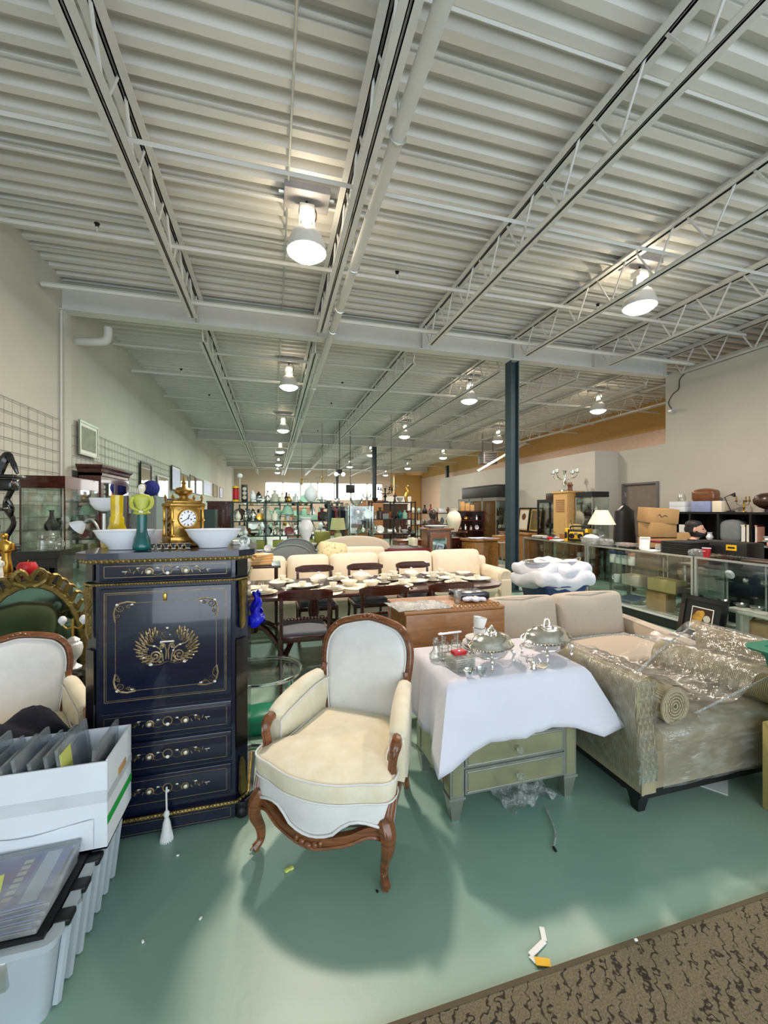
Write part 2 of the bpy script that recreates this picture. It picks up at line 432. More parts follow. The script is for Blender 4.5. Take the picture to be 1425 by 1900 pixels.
struct(G().box(XL - .2, XL, YF, YB, 0, ZD + .08).obj('wall_left', 'wall_left', smooth=0), 'long light grey block wall on the left')
struct(G().box(XL, XL + .05, 6.78, 6.98, 0, 4.4).obj('trim_1', 'wall_left', smooth=0), 'shallow pilaster in the left wall under the first beam')
struct(G().box(8.1, 8.26, YF, 6.8, 0, 4.42).obj('wall_right', 'wall_white', smooth=0), 'tall white partition on the right')
g = G().box(8.1, 8.26, 6.8, 6.95, 0, 2.95).box(8.1, 8.26, 7.9, 8.2, 0, 2.95).box(8.1, 8.26, 6.95, 7.9, 2.16, 2.95)
wof = struct(g.obj('wall_office_front', 'wall_white', smooth=0), 'low white office wall with the grey door')
struct(G().box(7.42, 8.1, 8.04, 8.2, 0, 2.95).obj('wall_office_return', 'wall_white', smooth=0), 'short return of the low office wall')
struct(G().box(7.42, 7.58, 8.2, 17.2, 0, 2.95).obj('wall_office_side', 'wall_white', smooth=0), 'long low white office wall')
struct(G().box(7.42, XR, 17.2, 17.36, 0, 2.95).obj('wall_office_back', 'wall_white', smooth=0), 'far end of the low office wall')
struct(G().box(XR, XR + .2, YF, YB, 3.98, ZD + .08).obj('wall_far_right_upper', 'wall_ochre', smooth=0), 'ochre painted upper band of the far right wall')
struct(G().box(XR, XR + .2, YF, YB, 0, 3.98).obj('wall_far_right', 'wall_pink', smooth=0), 'pink beige lower band of the far right wall')
struct(G().box(XR - .03, XR, YF, YB, 3.94, 4.0).obj('trim_2', 'wall_ochre', smooth=0), 'ochre moulding between the two wall colours')
# back wall with a strip of high windows
g = G().box(XL, XR, YB, YB + .2, 0, 2.3).box(XL, -.6, YB, YB + .2, 2.3, ZD + .08).box(-.6, XR, YB, YB + .2, 3.75, ZD + .08).box(9.2, XR, YB, YB + .2, 2.3, 3.75)
struct(g.obj('wall_back', 'wall_tan', smooth=0), 'tan back wall far away')
xw = -.6; k = 1
while xw < 9.19:
    wd = struct(G().box(xw, xw + 1.36, YB + .1, YB + .14, 2.3, 3.75).obj('window_%d' % k, 'day_glass', smooth=0), 'bright high window in the back wall')
    g = G().box(xw, xw + .07, YB + .02, YB + .16, 2.3, 3.75).box(xw + 1.33, xw + 1.4, YB + .02, YB + .16, 2.3, 3.75).box(xw, xw + 1.4, YB + .02, YB + .16, 2.3, 2.36).box(xw, xw + 1.4, YB + .02, YB + .16, 3.69, 3.75)
    g.obj('window_frame', 'aluminium', wd, smooth=0)
    xw += 1.4; k += 1
struct(G().box(9.0, 11.15, 29.9, 30.1, 0, 4.2).obj('wall_back_right', 'wall_ochre', smooth=0), 'ochre partition at the far end')
# shop front behind the photographer
g = G().box(XL, XR, YF - .2, YF, 0, .25).box(XL, XR, YF - .2, YF, 3.7, ZD + .08).box(8.1, XR, YF - .2, YF, .25, 3.7)
for x in (-2.9, -.2, 2.5, 5.2, 7.9): g.box(x, x + .12, YF - .2, YF, .25, 3.7)
struct(g.obj('wall_front', 'wall_white', smooth=0), 'glazed shop front behind the photographer')
# carpet
rug = tag(G().box(-2.2, 4.6, -1.6, 1.165, .001, .012).obj('carpet_runner', 'carpet', smooth=0), 'brown-grey carpet with dark squiggle pattern along the green floor', 'carpet')

# door in the office wall
G().box(-2.2, 4.6, 1.155, 1.17, .001, .014).obj('edge_binding', 'binding', rug, smooth=0)
d = struct(G().box(8.12, 8.165, 7.0, 7.85, .01, 2.12).obj('door_1', 'door_leaf', smooth=0), 'grey-brown flush door in the low office wall')
for a in ((6.95, 7.0, 0, 2.16), (7.85, 7.9, 0, 2.16), (7.0, 7.85, 2.12, 2.16)):
    G().box(8.06, 8.2, *a).obj('door_frame', 'door_grey', d, smooth=0)
G().tube([(8.12, 7.08, 1.0), (8.06, 7.08, 1.0), (8.06, 7.2, 1.0)], .011).obj('handle', 'chrome', d)
for z in (.3, 1.1, 1.85): G().box(8.1, 8.125, 7.83, 7.87, z, z + .1).obj('hinge', 'aluminium', d, smooth=0)

# ---- roof steel
JX = [-1.105 + 1.83 * i for i in range(7)]
BAYS = [(YF, 6.72, 0), (6.92, 17.6, 1), (17.8, 28.5, 2), (28.7, 33.95, 3)]
ZJB, ZJT = 4.3, 4.79
RODM = {}
def rod(name, a, b, r, par, n=5):
    """a web rod; rods of one shape share their mesh"""
    key = (round(b[1] - a[1], 3), round(b[2] - a[2], 3), r)
    if key not in RODM:
        o = G().tube([(0, 0, 0), (0, b[1] - a[1], b[2] - a[2])], r, n).obj(name, 'steel_white', par, loc=a)
        RODM[key] = o.data
    else:
        o = bpy.data.objects.new(name, RODM[key]); COL.objects.link(o); o.parent = par; o.location = a
    return o
PLACE = ['before the first beam', 'between the first and second beams', 'between the second and third beams', 'beyond the third beam']
for y0, y1, bay in BAYS:
    for i, x in enumerate(JX):
        if bay > 1 and i > 5: continue
        e = bpy.data.objects.new('roof_joist', None); COL.objects.link(e); e.location = (x, y0, 0)
        struct(e, 'white open-web roof joist %s, %s' % (PLACE[bay], ORD[i]))
        L = y1 - y0
        g = G().box(-.078, -.009, .0, L, ZJT - .05, ZJT - .04).box(-.019, -.009, 0, L, ZJT - .05, ZJT + .03).box(.009, .078, .0, L, ZJT - .05, ZJT - .04).box(.009, .019, 0, L, ZJT - .05, ZJT + .03)
        g.obj('top_chord', 'steel_white', e, smooth=0)
        g = G().box(-.066, -.007, .35, L - .35, ZJB, ZJB + .008).box(-.015, -.007, .35, L - .35, ZJB, ZJB + .05).box(.007, .066, .35, L - .35, ZJB, ZJB + .008).box(.007, .015, .35, L - .35, ZJB, ZJB + .05)
        g.obj('bottom_chord', 'steel_white', e, smooth=0)
        n = int(L / .62); st = L / n
        far = G()
        for k in range(n):
            a = (0, k * st + st * .12, ZJT - .03); m_ = (0, (k + .5) * st, ZJB + .02); c = (0, (k + 1) * st - st * .12, ZJT - .03)
            if bay < 1 or (bay == 1 and i < 6):
                rod('web_rod', a, m_, .0125, e); rod('web_rod', m_, c, .0125, e)
            else:
                far.tube([a, m_, c], .014, 4)
        if far.v:
            o = far.obj('web_rods', 'steel_white', e); o['kind'] = 'stuff'
for k, (yb, x1) in enumerate(((6.82, 8.12), (17.7, 11.2), (28.6, 11.2))):
    e = bpy.data.objects.new('roof_beam', None); COL.objects.link(e); e.location = (XL, yb, 0)
    struct(e, 'white steel beam across the hall, %s' % ['nearest one carried by the big column', 'second one', 'farthest one'][k])
    L = x1 - XL
    G().box(0, L, -.1, .1, 4.37, 4.385).obj('bottom_flange', 'steel_white', e, smooth=0)
    G().box(0, L, -.006, .006, 4.385, 4.70).obj('beam_web', 'steel_white', e, smooth=0)
    G().box(0, L, -.1, .1, 4.70, 4.715).obj('top_flange', 'steel_white', e, smooth=0)
    for x in JX:
        if x - XL < L: G().box(x - XL - .006, x - XL + .006, -.09, .09, 4.385, 4.70).obj('stiffener', 'steel_white', e, smooth=0)
    for x in JX:
        if x - XL < L: G().box(x - XL - .07, x - XL + .07, -.09, .09, 4.715, ZJT + .03).obj('joist_seat', 'steel_white', e, smooth=0)
for k, (x, y) in enumerate(((4.39, 6.82), (4.39, 17.7), (4.39, 28.6), (10.75, 24.0))):
    e = bpy.data.objects.new('column', None); COL.objects.link(e); e.location = (x, y, 0)
    struct(e, 'dark blue-grey steel column, %s' % ['nearest', 'second in the row', 'third in the row', 'by the far right wall'][k])
    b_ = .085
    G().box(-b_, -b_ + .014, -.1, .1, .02, 4.37).obj('flange', 'column_paint', e, smooth=0)
    G().box(b_ - .014, b_, -.1, .1, .02, 4.37).obj('flange', 'column_paint', e, smooth=0)
    G().box(-b_ + .014, b_ - .014, -.006, .006, .02, 4.37).obj('column_web', 'column_paint', e, smooth=0)
    G().box(-.15, .15, -.15, .15, 0, .02).obj('base_plate', 'column_paint', e, smooth=0)
    G().box(-.11, .11, -.12, .12, 4.345, 4.37).obj('cap_plate', 'steel_white', e, smooth=0)

# ---- pipes and bracing
def pipe(name, label, pts, r, mat='steel_white', n=8):
    return struct(G().tube(pts, r, n).obj(name, mat), label)
for k, (y, z, r) in enumerate(((3.58, 4.43, .022), (-1.3, 4.43, .022), (1.1, 4.76, .014), (2.4, 4.76, .014), (4.35, 4.76, .014), (5.25, 4.63, .03), (6.17, 4.43, .033), (8.6, 4.62, .03), (9.6, 4.45, .03), (12.2, 4.62, .03), (13.0, 4.45, .022), (16.0, 4.5, .03), (20.2, 4.5, .03), (23.5, 4.5, .03), (26.0, 4.5, .03), (31, 4.5, .03))):
    if r > .025: pipe('sprinkler_pipe', 'thin white pipe across the hall under the deck', [(XL + .05, y, z), (8.05 if y < 6.5 else XR, y, z)], r, n=6)
    else: pipe('bridging_bar', 'thin white bridging bar across the joists', [(XL, y, z), (8.05 if y < 6.5 else XR, y, z)], r, n=4)
mainp = pipe('main_pipe', 'thick white pipe running the length of the hall beside a joist', [(.90, YF, 4.33), (.90, 33.9, 4.33)], .055, n=12)
for y in (2.9, 4.6, 5.6, 6.3, 9.3, 12.6, 15.8, 19, 23):
    G().tube([(.90 + .062 * cos(a), y, 4.33 + .062 * sin(a)) for a in [2 * pi * i / 12 for i in range(12)]], .009, 5, closed=True).obj('pipe_clamp', 'aluminium', mainp)
    G().tube([(.90, y, 4.39), (.90, y, 4.8)], .006, 4).obj('hanger_rod', 'aluminium', mainp)
pipe('conduit', 'thin conduit under the deck along the lamp row', [(.15, YF, 4.80), (.15, 33.5, 4.80)], .011, 'aluminium', 6)
pipe('wall_conduit', 'thin white conduit down the left wall', [(XL + .03, 6.72, 4.35), (XL + .03, 6.72, 1.2)], .014, n=6)
pipe('drain_elbow', 'white drain pipe elbow under the beam by the left wall', spline([(XL, 7.25, 4.12), (XL + .25, 7.2, 4.12), (XL + .4, 7.2, 4.15), (XL + .44, 7.2, 4.24), (XL + .44, 7.2, 4.36)], 5), .06, n=10)
pipe('brace_pipe', 'white diagonal brace pipe above the low office wall', [(XY(975, 15.0), 15.0, ZA(822, XY(975, 15.0), 15.0)), (XY(886, 15.2), 15.2, ZA(874, XY(886, 15.2), 15.2))], .05)
for k, (x, y, z, lb) in enumerate(((-1.9, 5.25, 4.66, 'left of the nearest lamp'), (1.62, 5.25, 4.66, 'right of the nearest lamp'), (4.9, 5.25, 4.66, 'near the right hand lamp'), (-1.9, 9.6, 4.48, 'left part, just beyond the first beam'), (1.6, 9.6, 4.48, 'right of the second lamp'), (-1.7, 12.2, 4.65, 'left part, before the third lamp'), (1.7, 12.2, 4.65, 'middle, before the third lamp'), (5, 9.6, 4.48, 'beyond the beam above the big column'), (1.7, 16, 4.53, 'middle, before the second beam'))):
    e = thing('sprinkler_head', 'small dark sprinkler head on a white ceiling pipe, ' + lb, 'sprinkler', (x, y, z), 0, 'sprinkler heads under the deck')
    G().cyl(0, 0, 0, .06, .014, 8).obj('riser', 'steel_white', e)
    G().lathe([(.012, .055), (.02, .06), (.02, .085), (.03, .09), (.03, .097), (0, .1)], n=8).obj('deflector', 'iron', e)

# ---- high bay lamps
def high_bay(x, y, lens, warm, col, power, label):
    e = thing('high_bay_lamp', label, 'ceiling lamp', (x, y, 4.83), 0, 'high bay lamps')
    G().rbox(0, 0, -.05, .46, .30, .08, .01).obj('mounting_box', 'lamp_box', e)
    G().tube([(-.28, -.02, -.05), (.28, -.02, -.05)], .02, 6).obj('mounting_bar', 'aluminium', e)
    G().tube([(.0, 0, -.09), (0, 0, -.16)], .012, 6).obj('stem', 'iron', e)
    G().rbox(0, 0, -.2, .16, .15, .1, .02).obj('ballast_housing', 'steel_white', e)
    for s in (-1, 1): G().box(s * .075 - .006, s * .075 + .006, -.03, .03, -.36, -.25).obj('yoke', 'aluminium', e, smooth=0)
    G().lathe([(.02, -.25), (.045, -.29), (.05, -.34), (.03, -.38)], n=10).obj('lamp_bulb_neck', 'neck_glow', e)
    G().lathe([(.05, -.36), (.09, -.38), (.145, -.43), (.18, -.50), (.20, -.58), (.205, -.62), (.195, -.62), (.19, -.58), (.17, -.50), (.135, -.435), (.08, -.39), (.045, -.37)], n=20).obj('reflector', 'steel_white', e)
    G().lathe([(.195, -.612), (.18, -.635), (.14, -.665), (.07, -.69), (.001, -.697)], n=20).obj('lens', lens, e)
    G().tube(spline([(.06, .03, -.08), (.1, .05, -.14), (.1, .05, -.22), (.07, .03, -.3)], 4), .006, 5).obj('cord', 'black', e)
    L = bpy.data.lights.new('lamp_light', 'AREA'); L.shape = 'DISK'; L.size = .36; L.energy = power; L.color = col
    lo = bpy.data.objects.new('lamp_light', L); COL.objects.link(lo); lo.parent = e; lo.location = (0, 0, -.71)
    if warm:
        L = bpy.data.lights.new('neck_light', 'POINT'); L.energy = warm; L.color = (1, .84, .6); L.shadow_soft_size = .03
        lo = bpy.data.objects.new('neck_light', L); COL.objects.link(lo); lo.parent = e; lo.location = (.0, -.09, -.30)
        lo = bpy.data.objects.new('neck_light', L); COL.objects.link(lo); lo.parent = e; lo.location = (.0, .09, -.30)
WARM = (1, .82, .69); GREEN = (.78, 1, .86); PINK = (1, .84, .74)
ROWN = ['row by the left wall', 'middle row', 'right hand row']
for r_, x in enumerate((.34, 4.66, 8.5)):
    for k, y in enumerate((4.28, 9.1, 14.2, 19.5, 25.2, 30.6)):
        if r_ == 2 and k == 0: continue
        near = k == 0
        c, ln = (GREEN, 'lens_green') if r_ == 0 and 1 <= k <= 3 else ((WARM, 'lens') if near else (PINK, 'lens_pink'))
        high_bay(x, y, ln, 7 if near else (3 if k < 4 else 0), c, LAMP_POWER * (1 if near else .8), 'lit dome high bay lamp, %s of the %s' % (['nearest', 'second', 'third', 'fourth', 'fifth', 'farthest'][k], ROWN[r_]))

# unit heater and security camera
X_, Y_ = 8.4, 15.6
e = thing('unit_heater', 'dark boxed unit heater hanging from the roof above the low office wall', 'heater', (XY(905, Y_), Y_, 3.42))
G().rbox(0, 0, .3, .66, .5, .5, .02).obj('heater_body', 'door_grey', e)
for k in range(6): G().box(-.28, .28, -.27, -.25, .12 + k * .07, .15 + k * .07).obj('louvre', 'iron', e, smooth=0)
for s in (-1, 1): G().tube([(s * .25, 0, .54), (s * .25, 0, 1.38)], .012, 5).obj('hanger_rod', 'iron', e)
e = thing('security_camera', 'small white security camera at the end of the tall right partition', 'camera', (8.1, 6.62, 3.62))
G().tube([(0, 0, 0), (-.07, 0, 0)], .02, 8).obj('wall_bracket', 'steel_white', e)
G().tube([(-.05, .04, .0), (-.16, -.12, -.04)], .035, 10).obj('camera_body', 'steel_white', e)
G().tube([(-.16, -.12, -.04), (-.175, -.142, -.045)], .026, 10).obj('lens', 'black_gloss', e)
G().tube(spline([(-.01, .02, .02), (-.015, .1, .18), (-.02, .0, .34), (-.012, -.12, .42), (-.012, -.15, .62), (-.012, -.35, .74)], 5), .008, 5).obj('cable', 'iron', e)
# ================================================================ foreground furniture
def spiral(cx, cz, r0, r1, a0, turns, n=22):
    return [(cx + (r0 + (r1 - r0) * i / n) * cos(a0 + turns * 2 * pi * i / n), cz + (r0 + (r1 - r0) * i / n) * sin(a0 + turns * 2 * pi * i / n)) for i in range(n + 1)]

# ---- ebonised fall-front secretary, front face in the plane y=0 of its own frame
SX0, SX1, SY = -.785, -.18, 2.145
e = thing('fall_front_secretary', 'tall ebonised blue-black secretary desk with brass and pearl inlay', 'cabinet', (SX0, SY, 0))
W = SX1 - SX0; H = 1.35; c = .055; DP = .40
def cant(x0, x1, y0, y1, c): return [(x0 - c, y0 + c), (x0, y0), (x1, y0), (x1 + c, y0 + c), (x1 + c, y1), (x0 - c, y1)]
G().prism(cant(0, W, .012, DP, c), .09, H - .05).obj('body', 'ebony_blue', e, smooth=0)
G().prism(cant(-.01, W + .01, -.02, DP + .02, c + .012), H - .05, H - .03).prism(cant(-.02, W + .02, -.035, DP + .03, c + .016), H - .03, H).obj('top_slab', 'ebony_blue', e, smooth=0)
def edge(z, off, r, name, bead):
    g = G(); P = [(-c, c + .0), (0, 0), (W, 0), (W + c, c)]
    P = [(x + (-off * .4 if x < W / 2 else off * .4), y - off, z) for x, y in P]
    g.tube([(P[0][0], DP, z)] + P + [(P[-1][0], DP, z)], r, 6)
    if bead:
        for (a, b) in zip(P[:-1], P[1:]):
            L = (Vector(b) - Vector(a)).length; n = max(2, int(L / bead))
            for k in range(n):
                q = Vector(a).lerp(Vector(b), (k + .5) / n); g.sph(q[0], q[1] - r * .7, q[2], bead * .36, r * .8, r * .9, 6, 4)
    return g.obj(name, 'gilt', e)
edge(H - .038, .03, .010, 'beaded_moulding', .021)
edge(1.203, .012, .006, 'rope_moulding', .012)
edge(.105, .012, .008, 'base_moulding', .016)
G().prism(cant(-.015, W + .015, -.012, DP, c + .012), .093, .105).obj('base_ledge', 'ebony_blue', e, smooth=0)
def string_frame(par, x0, x1, z0, z1, y, t=.0022, name='brass_stringing'):
    G().box(x0, x1, y - .0015, y, z0, z0 + t).box(x0, x1, y - .0015, y, z1 - t, z1).box(x0, x0 + t, y - .0015, y, z0, z1).box(x1 - t, x1, y - .0015, y, z0, z1).obj(name, 'inlay_brass', par, smooth=0)
def scroll_band(par, cx, cz, half, y, k=1.0):
    g = G(); p = G()
    def ln(pts, r): g.tube([(a, y, b) for a, b in pts], r * 1.6, 5, sq=.4)
    for s in (-1, 1):
        ln([(cx + s * (a - cx), b) for a, b in spiral(cx + half * .42, cz - .003, .004, .019 * k, 0, 1.6)], .0022)
        ln([(cx + s * (a - cx), b) for a, b in spiral(cx + half * .72, cz + .002, .003, .012 * k, 2, 1.3)], .0018)
        ln([(cx + s * a, cz + b) for a, b in ((.02, .01), (half * .18, .018 * k), (half * .28, .004), (half * .35, -.016 * k))], .002)
        ln([(cx + s * a, cz + b) for a, b in ((half * .5, .016 * k), (half * .62, .018 * k), (half * .78, -.006), (half * .9, .003), (half, -.001))], .0018)
        ln([(cx + s * a, cz + b) for a, b in ((half * .1, -.012), (half * .22, -.02 * k), (half * .32, -.014))], .0018)
        for q in range(5): ln([(cx + s * half * (.55 + .09 * q), cz), (cx + s * half * (.58 + .09 * q), cz + (.012 if q % 2 else -.012))], .0014)
        p.sph(cx + s * half * .42, y, cz - .003, .009 * k, .002, .009 * k, 8, 5)
        p.sph(cx + s * half * .22, y, cz + .014 * k, .007, .002, .004, 6, 4)
        p.sph(cx + s * half * .66, y, cz + .015 * k, .008, .002, .003, 6, 4)
        p.sph(cx + s * half * .95, y, cz, .012, .002, .0025, 6, 4)
    ln(spiral(cx, cz + .004, .02 * k, .02 * k, 0, 1), .002); p.sph(cx, y, cz - .012 * k, .009, .002, .008, 8, 5)
    g.obj('brass_scroll_inlay', 'inlay_brass', par); p.obj('pearl_inlay', 'pearl', par)['kind'] = 'stuff'
def drawer(z0, z1, half, name='drawer', xin=.03, k=1.0, lock=True):
    d = G().rbox(W / 2, .004, (z0 + z1) / 2, W - 2 * xin, .018, z1 - z0, .004).obj(name, 'ebony_blue', e)
    string_frame(d, xin + .02, W - xin - .02, z0 + .018, z1 - .018, -.0055)
    scroll_band(d, W / 2, (z0 + z1) / 2, half, -.0065, k)
    if lock: G().cyl(W / 2, 0, 0, .002, .004, 8).xf(T(0, -.008, 0)).v
    return d
drawer(1.215, 1.305, .19, 'frieze_drawer', .018, 1.0)
d = G().rbox(W / 2, .002, .912, W - .036, .022, .54, .004).obj('fall_front', 'ebony_blue', e)
string_frame(d, .04, W - .04, .66, 1.165, -.0095, .003)
string_frame(d, .048, W - .048, .668, 1.157, -.0095, .0015)
# inner frame with scrolled corners
xa, xb, za, zb = .085, W - .085, .705, 1.115
g = G(); t = .002
for (x0, x1, z0, z1) in ((xa + .08, xb - .08, za, za + t), (xa + .08, xb - .08, zb - t, zb), (xa, xa + t, za + .08, zb - .08), (xb - t, xb, za + .08, zb - .08)):
    g.box(x0, x1, -.011, -.0085, z0, z1)
g.obj('inner_stringing', 'inlay_brass', d, smooth=0)
for sx in (0, 1):
    for sz in (0, 1):
        X0 = xa if sx == 0 else xb; Z0 = za if sz == 0 else zb; dx = 1 if sx == 0 else -1; dz = 1 if sz == 0 else -1
        g = G()
        for pts in (spiral(.022, .022, .004, .02, 1, 1.6), [(.0, .085), (-.006, .05), (.0, .02), (.02, 0), (.05, -.006), (.085, 0)], [(.03, .004), (.045, .018), (.07, .012), (.082, .002)], [(.004, .03), (.018, .045), (.012, .07), (.002, .082)], spiral(.056, .012, .002, .01, 2, 1.2), spiral(.012, .056, .002, .01, 2, 1.2)):
            g.tube([(X0 + dx * a, -.0105, Z0 + dz * b) for a, b in pts], .0042, 5, sq=.4)
        g.obj('corner_scroll', 'inlay_brass', d)
        G().sph(X0 + dx * .008, -.0115, Z0 + dz * .006, .007, .002, .006, 8, 5).sph(X0 + dx * .07, -.0115, Z0 + dz * .008, .008, .002, .004, 8, 5).obj('pearl_inlay', 'pearl', d)['kind'] = 'stuff'
# central cartouche: urn between acanthus scrolls
g = G(); p = G(); cx, cz = W / 2, .90
def ln(pts, r=.0034):
    for s in (-1, 1): g.tube([(cx + s * a, -.0115, cz + b) for a, b in pts], r * 1.15, 5, sq=.4)
ln(spiral(.052, -.042, .004, .030, .5, 1.9)); ln(spiral(.066, .042, .003, .022, 2.5, 1.7)); ln(spiral(.022, .0, .002, .011, 0, 1.4), .0026)
ln([(.0, -.07), (.03, -.082), (.07, -.082), (.1, -.06), (.118, -.03), (.122, .0), (.116, .035), (.1, .07)]); ln([(.006, -.06), (.004, -.02), (.012, .012), (.032, .018)], .003); ln([(.018, -.07), (.02, -.04), (.03, -.012), (.05, .004), (.08, .012), (.098, .03)])
ln([(.0, .03), (.022, .034), (.03, .05), (.02, .066), (.0, .072)], .0028); ln([(.008, .045), (.03, .075), (.05, .08)], .0024)
for k_ in range(13):
    a = -1.0 + k_ * .17; r1 = .112 + .006 * (k_ % 2)
    for s_ in (-1, 1):
        for rr_, ll in ((r1 + .010, .018), (r1 - .012, .014)):
            aa = a + .08; g.sph(0, 0, 0, ll, .0028, .0052, 6, 4, M=T(cx + s_ * rr_ * cos(aa), -.0115, cz + rr_ * .72 * sin(aa), 0, 0, -s_ * (aa + .5) if s_ > 0 else (aa + .5)))
    ln([((r1 - .022) * cos(a), (r1 - .022) * .68 * sin(a)), (r1 * cos(a + .16), r1 * .7 * sin(a + .16))], .0034)
for k_ in range(5): ln([(.06 + .012 * k_, .07), (.064 + .014 * k_, .088 - .003 * k_)], .0024)
for k_ in range(6): ln(spiral(.03 + .014 * (k_ % 3), -.07 + .022 * (k_ // 3) , .001, .007, k_, 1.1, 10), .0022); ln(spiral(.085 - .008 * (k_ % 3), -.005 + .02 * (k_ % 3), .001, .008, k_ * 2, 1.1, 10), .0022)
g.box(cx - .03, cx + .03, -.0125, -.009, cz + .020, cz + .028)
g.obj('brass_cartouche', 'inlay_brass', d)
p.box(cx - .03, cx + .03, -.014, -.0125, cz + .021, cz + .027)
for a, b, r_ in ((0, .088, .009), (.026, -.02, .007), (.098, -.03, .008), (.078, .072, .006), (.056, .005, .008), (.075, -.078, .012), (.035, -.05, .004), (.012, .055, .005), (.115, -.05, .006), (-.026, -.02, .007), (-.1, -.045, .008), (-.08, .07, .005), (-.056, .006, .009), (-.07, -.08, .013)):
    p.sph(cx + a, -.0125, cz + b, r_ * .7, .002, r_ * .5, 8, 5)
p.obj('pearl_inlay', 'pearl', d)['kind'] = 'stuff'
G().rbox(W / 2 - .01, -.013, 1.135, .016, .01, .035, .004).obj('lock_escutcheon', 'brass', d)
drawer(.475, .605, .185, 'drawer', .018); drawer(.315, .455, .185, 'drawer', .018); drawer(.15, .295, .185, 'drawer', .018)
G().box(.0, W, .0, .012, .02, .09).obj('plinth_panel', 'ebony_blue', e, smooth=0); string_frame(e, .02, W - .02, .03, .08, -.0015)
for s in (0, 1):
    x = -c / 2 if s == 0 else W + c / 2; y = c / 2; rz = radians(-45 if s == 0 else 45)
    M_ = T(x, y, 0, rz)
    G().box(-.03, .03, -.006, .004, 1.22, 1.30, M_).obj('corner_panel', 'black_gloss', e, smooth=0)
    g = G().loft([[(-hw, -d_, z), (hw, -d_, z), (hw, .0, z), (-hw, 0, z)] for z, hw, d_ in ((1.195, .017, .02), (1.17, .018, .024), (1.13, .016, .02), (1.07, .012, .013), (1.02, .011, .012), (.985, .013, .017), (.965, .01, .014), (.95, .005, .006))], M=M_)
    for k_ in range(4): g.tube([M_ @ Vector((-.012 + .008 * k_, -.022, 1.17)), M_ @ Vector((-.008 + .005 * k_, -.014, 1.06)), M_ @ Vector((-.005 + .0035 * k_, -.016, .98))], .004, 4)
    g.obj('gilt_corbel', 'gilt', e)
    g = G().loft([[(-hw, -d_, z), (hw, -d_, z), (hw, .0, z), (-hw, 0, z)] for z, hw, d_ in ((.30, .006, .008), (.27, .014, .012), (.20, .015, .014), (.15, .018, .022), (.13, .015, .022), (.115, .008, .008))], M=M_)
    g.obj('gilt_foot_mount', 'gilt', e)
    G().box(-.035, .035, -.004, .004, .36, .90, M_).obj('corner_panel', 'black_gloss', e, smooth=0)
for x in (-.03, W + .03):
    for y in (.035, DP - .06):
        G().lathe([(.022, .0), (.036, .012), (.04, .032), (.034, .05), (.028, .058), (.042, .064), (.044, .078), (.04, .092)], x, y, 0, 14).obj('bun_foot', 'ebony_blue' if y > .1 else 'iron', e)
G().box(0, W, .012, DP, .02, .09).obj('plinth', 'black_gloss', e, smooth=0)
# tassel hanging from the lowest drawer's key
e = thing('key_tassel', 'white tassel hanging from the lowest drawer of the blue-black secretary', 'tassel', (SX0 + W / 2, SY - .022, .025))
G().tube([(0, .0, .215), (0, -.008, .19), (.003, -.012, .1)], .004, 6).obj('cord', 'velvet_white', e)
g = G().lathe([(.005, .115), (.012, .105), (.013, .09), (.008, .082), (.016, .06), (.022, .02), (.025, -.02), (.022, -.024)], .003, -.014, 0, 14)
g.obj('tassel_head', 'velvet_white', e)
g = G()
for k_ in range(18):
    a = 2 * pi * k_ / 18; g.tube([(.003 + .012 * cos(a), -.014 + .012 * sin(a), .06), (.003 + .027 * cos(a), -.014 + .027 * sin(a), -.026)], .0028, 4)
g.obj('fringe', 'velvet_white', e)

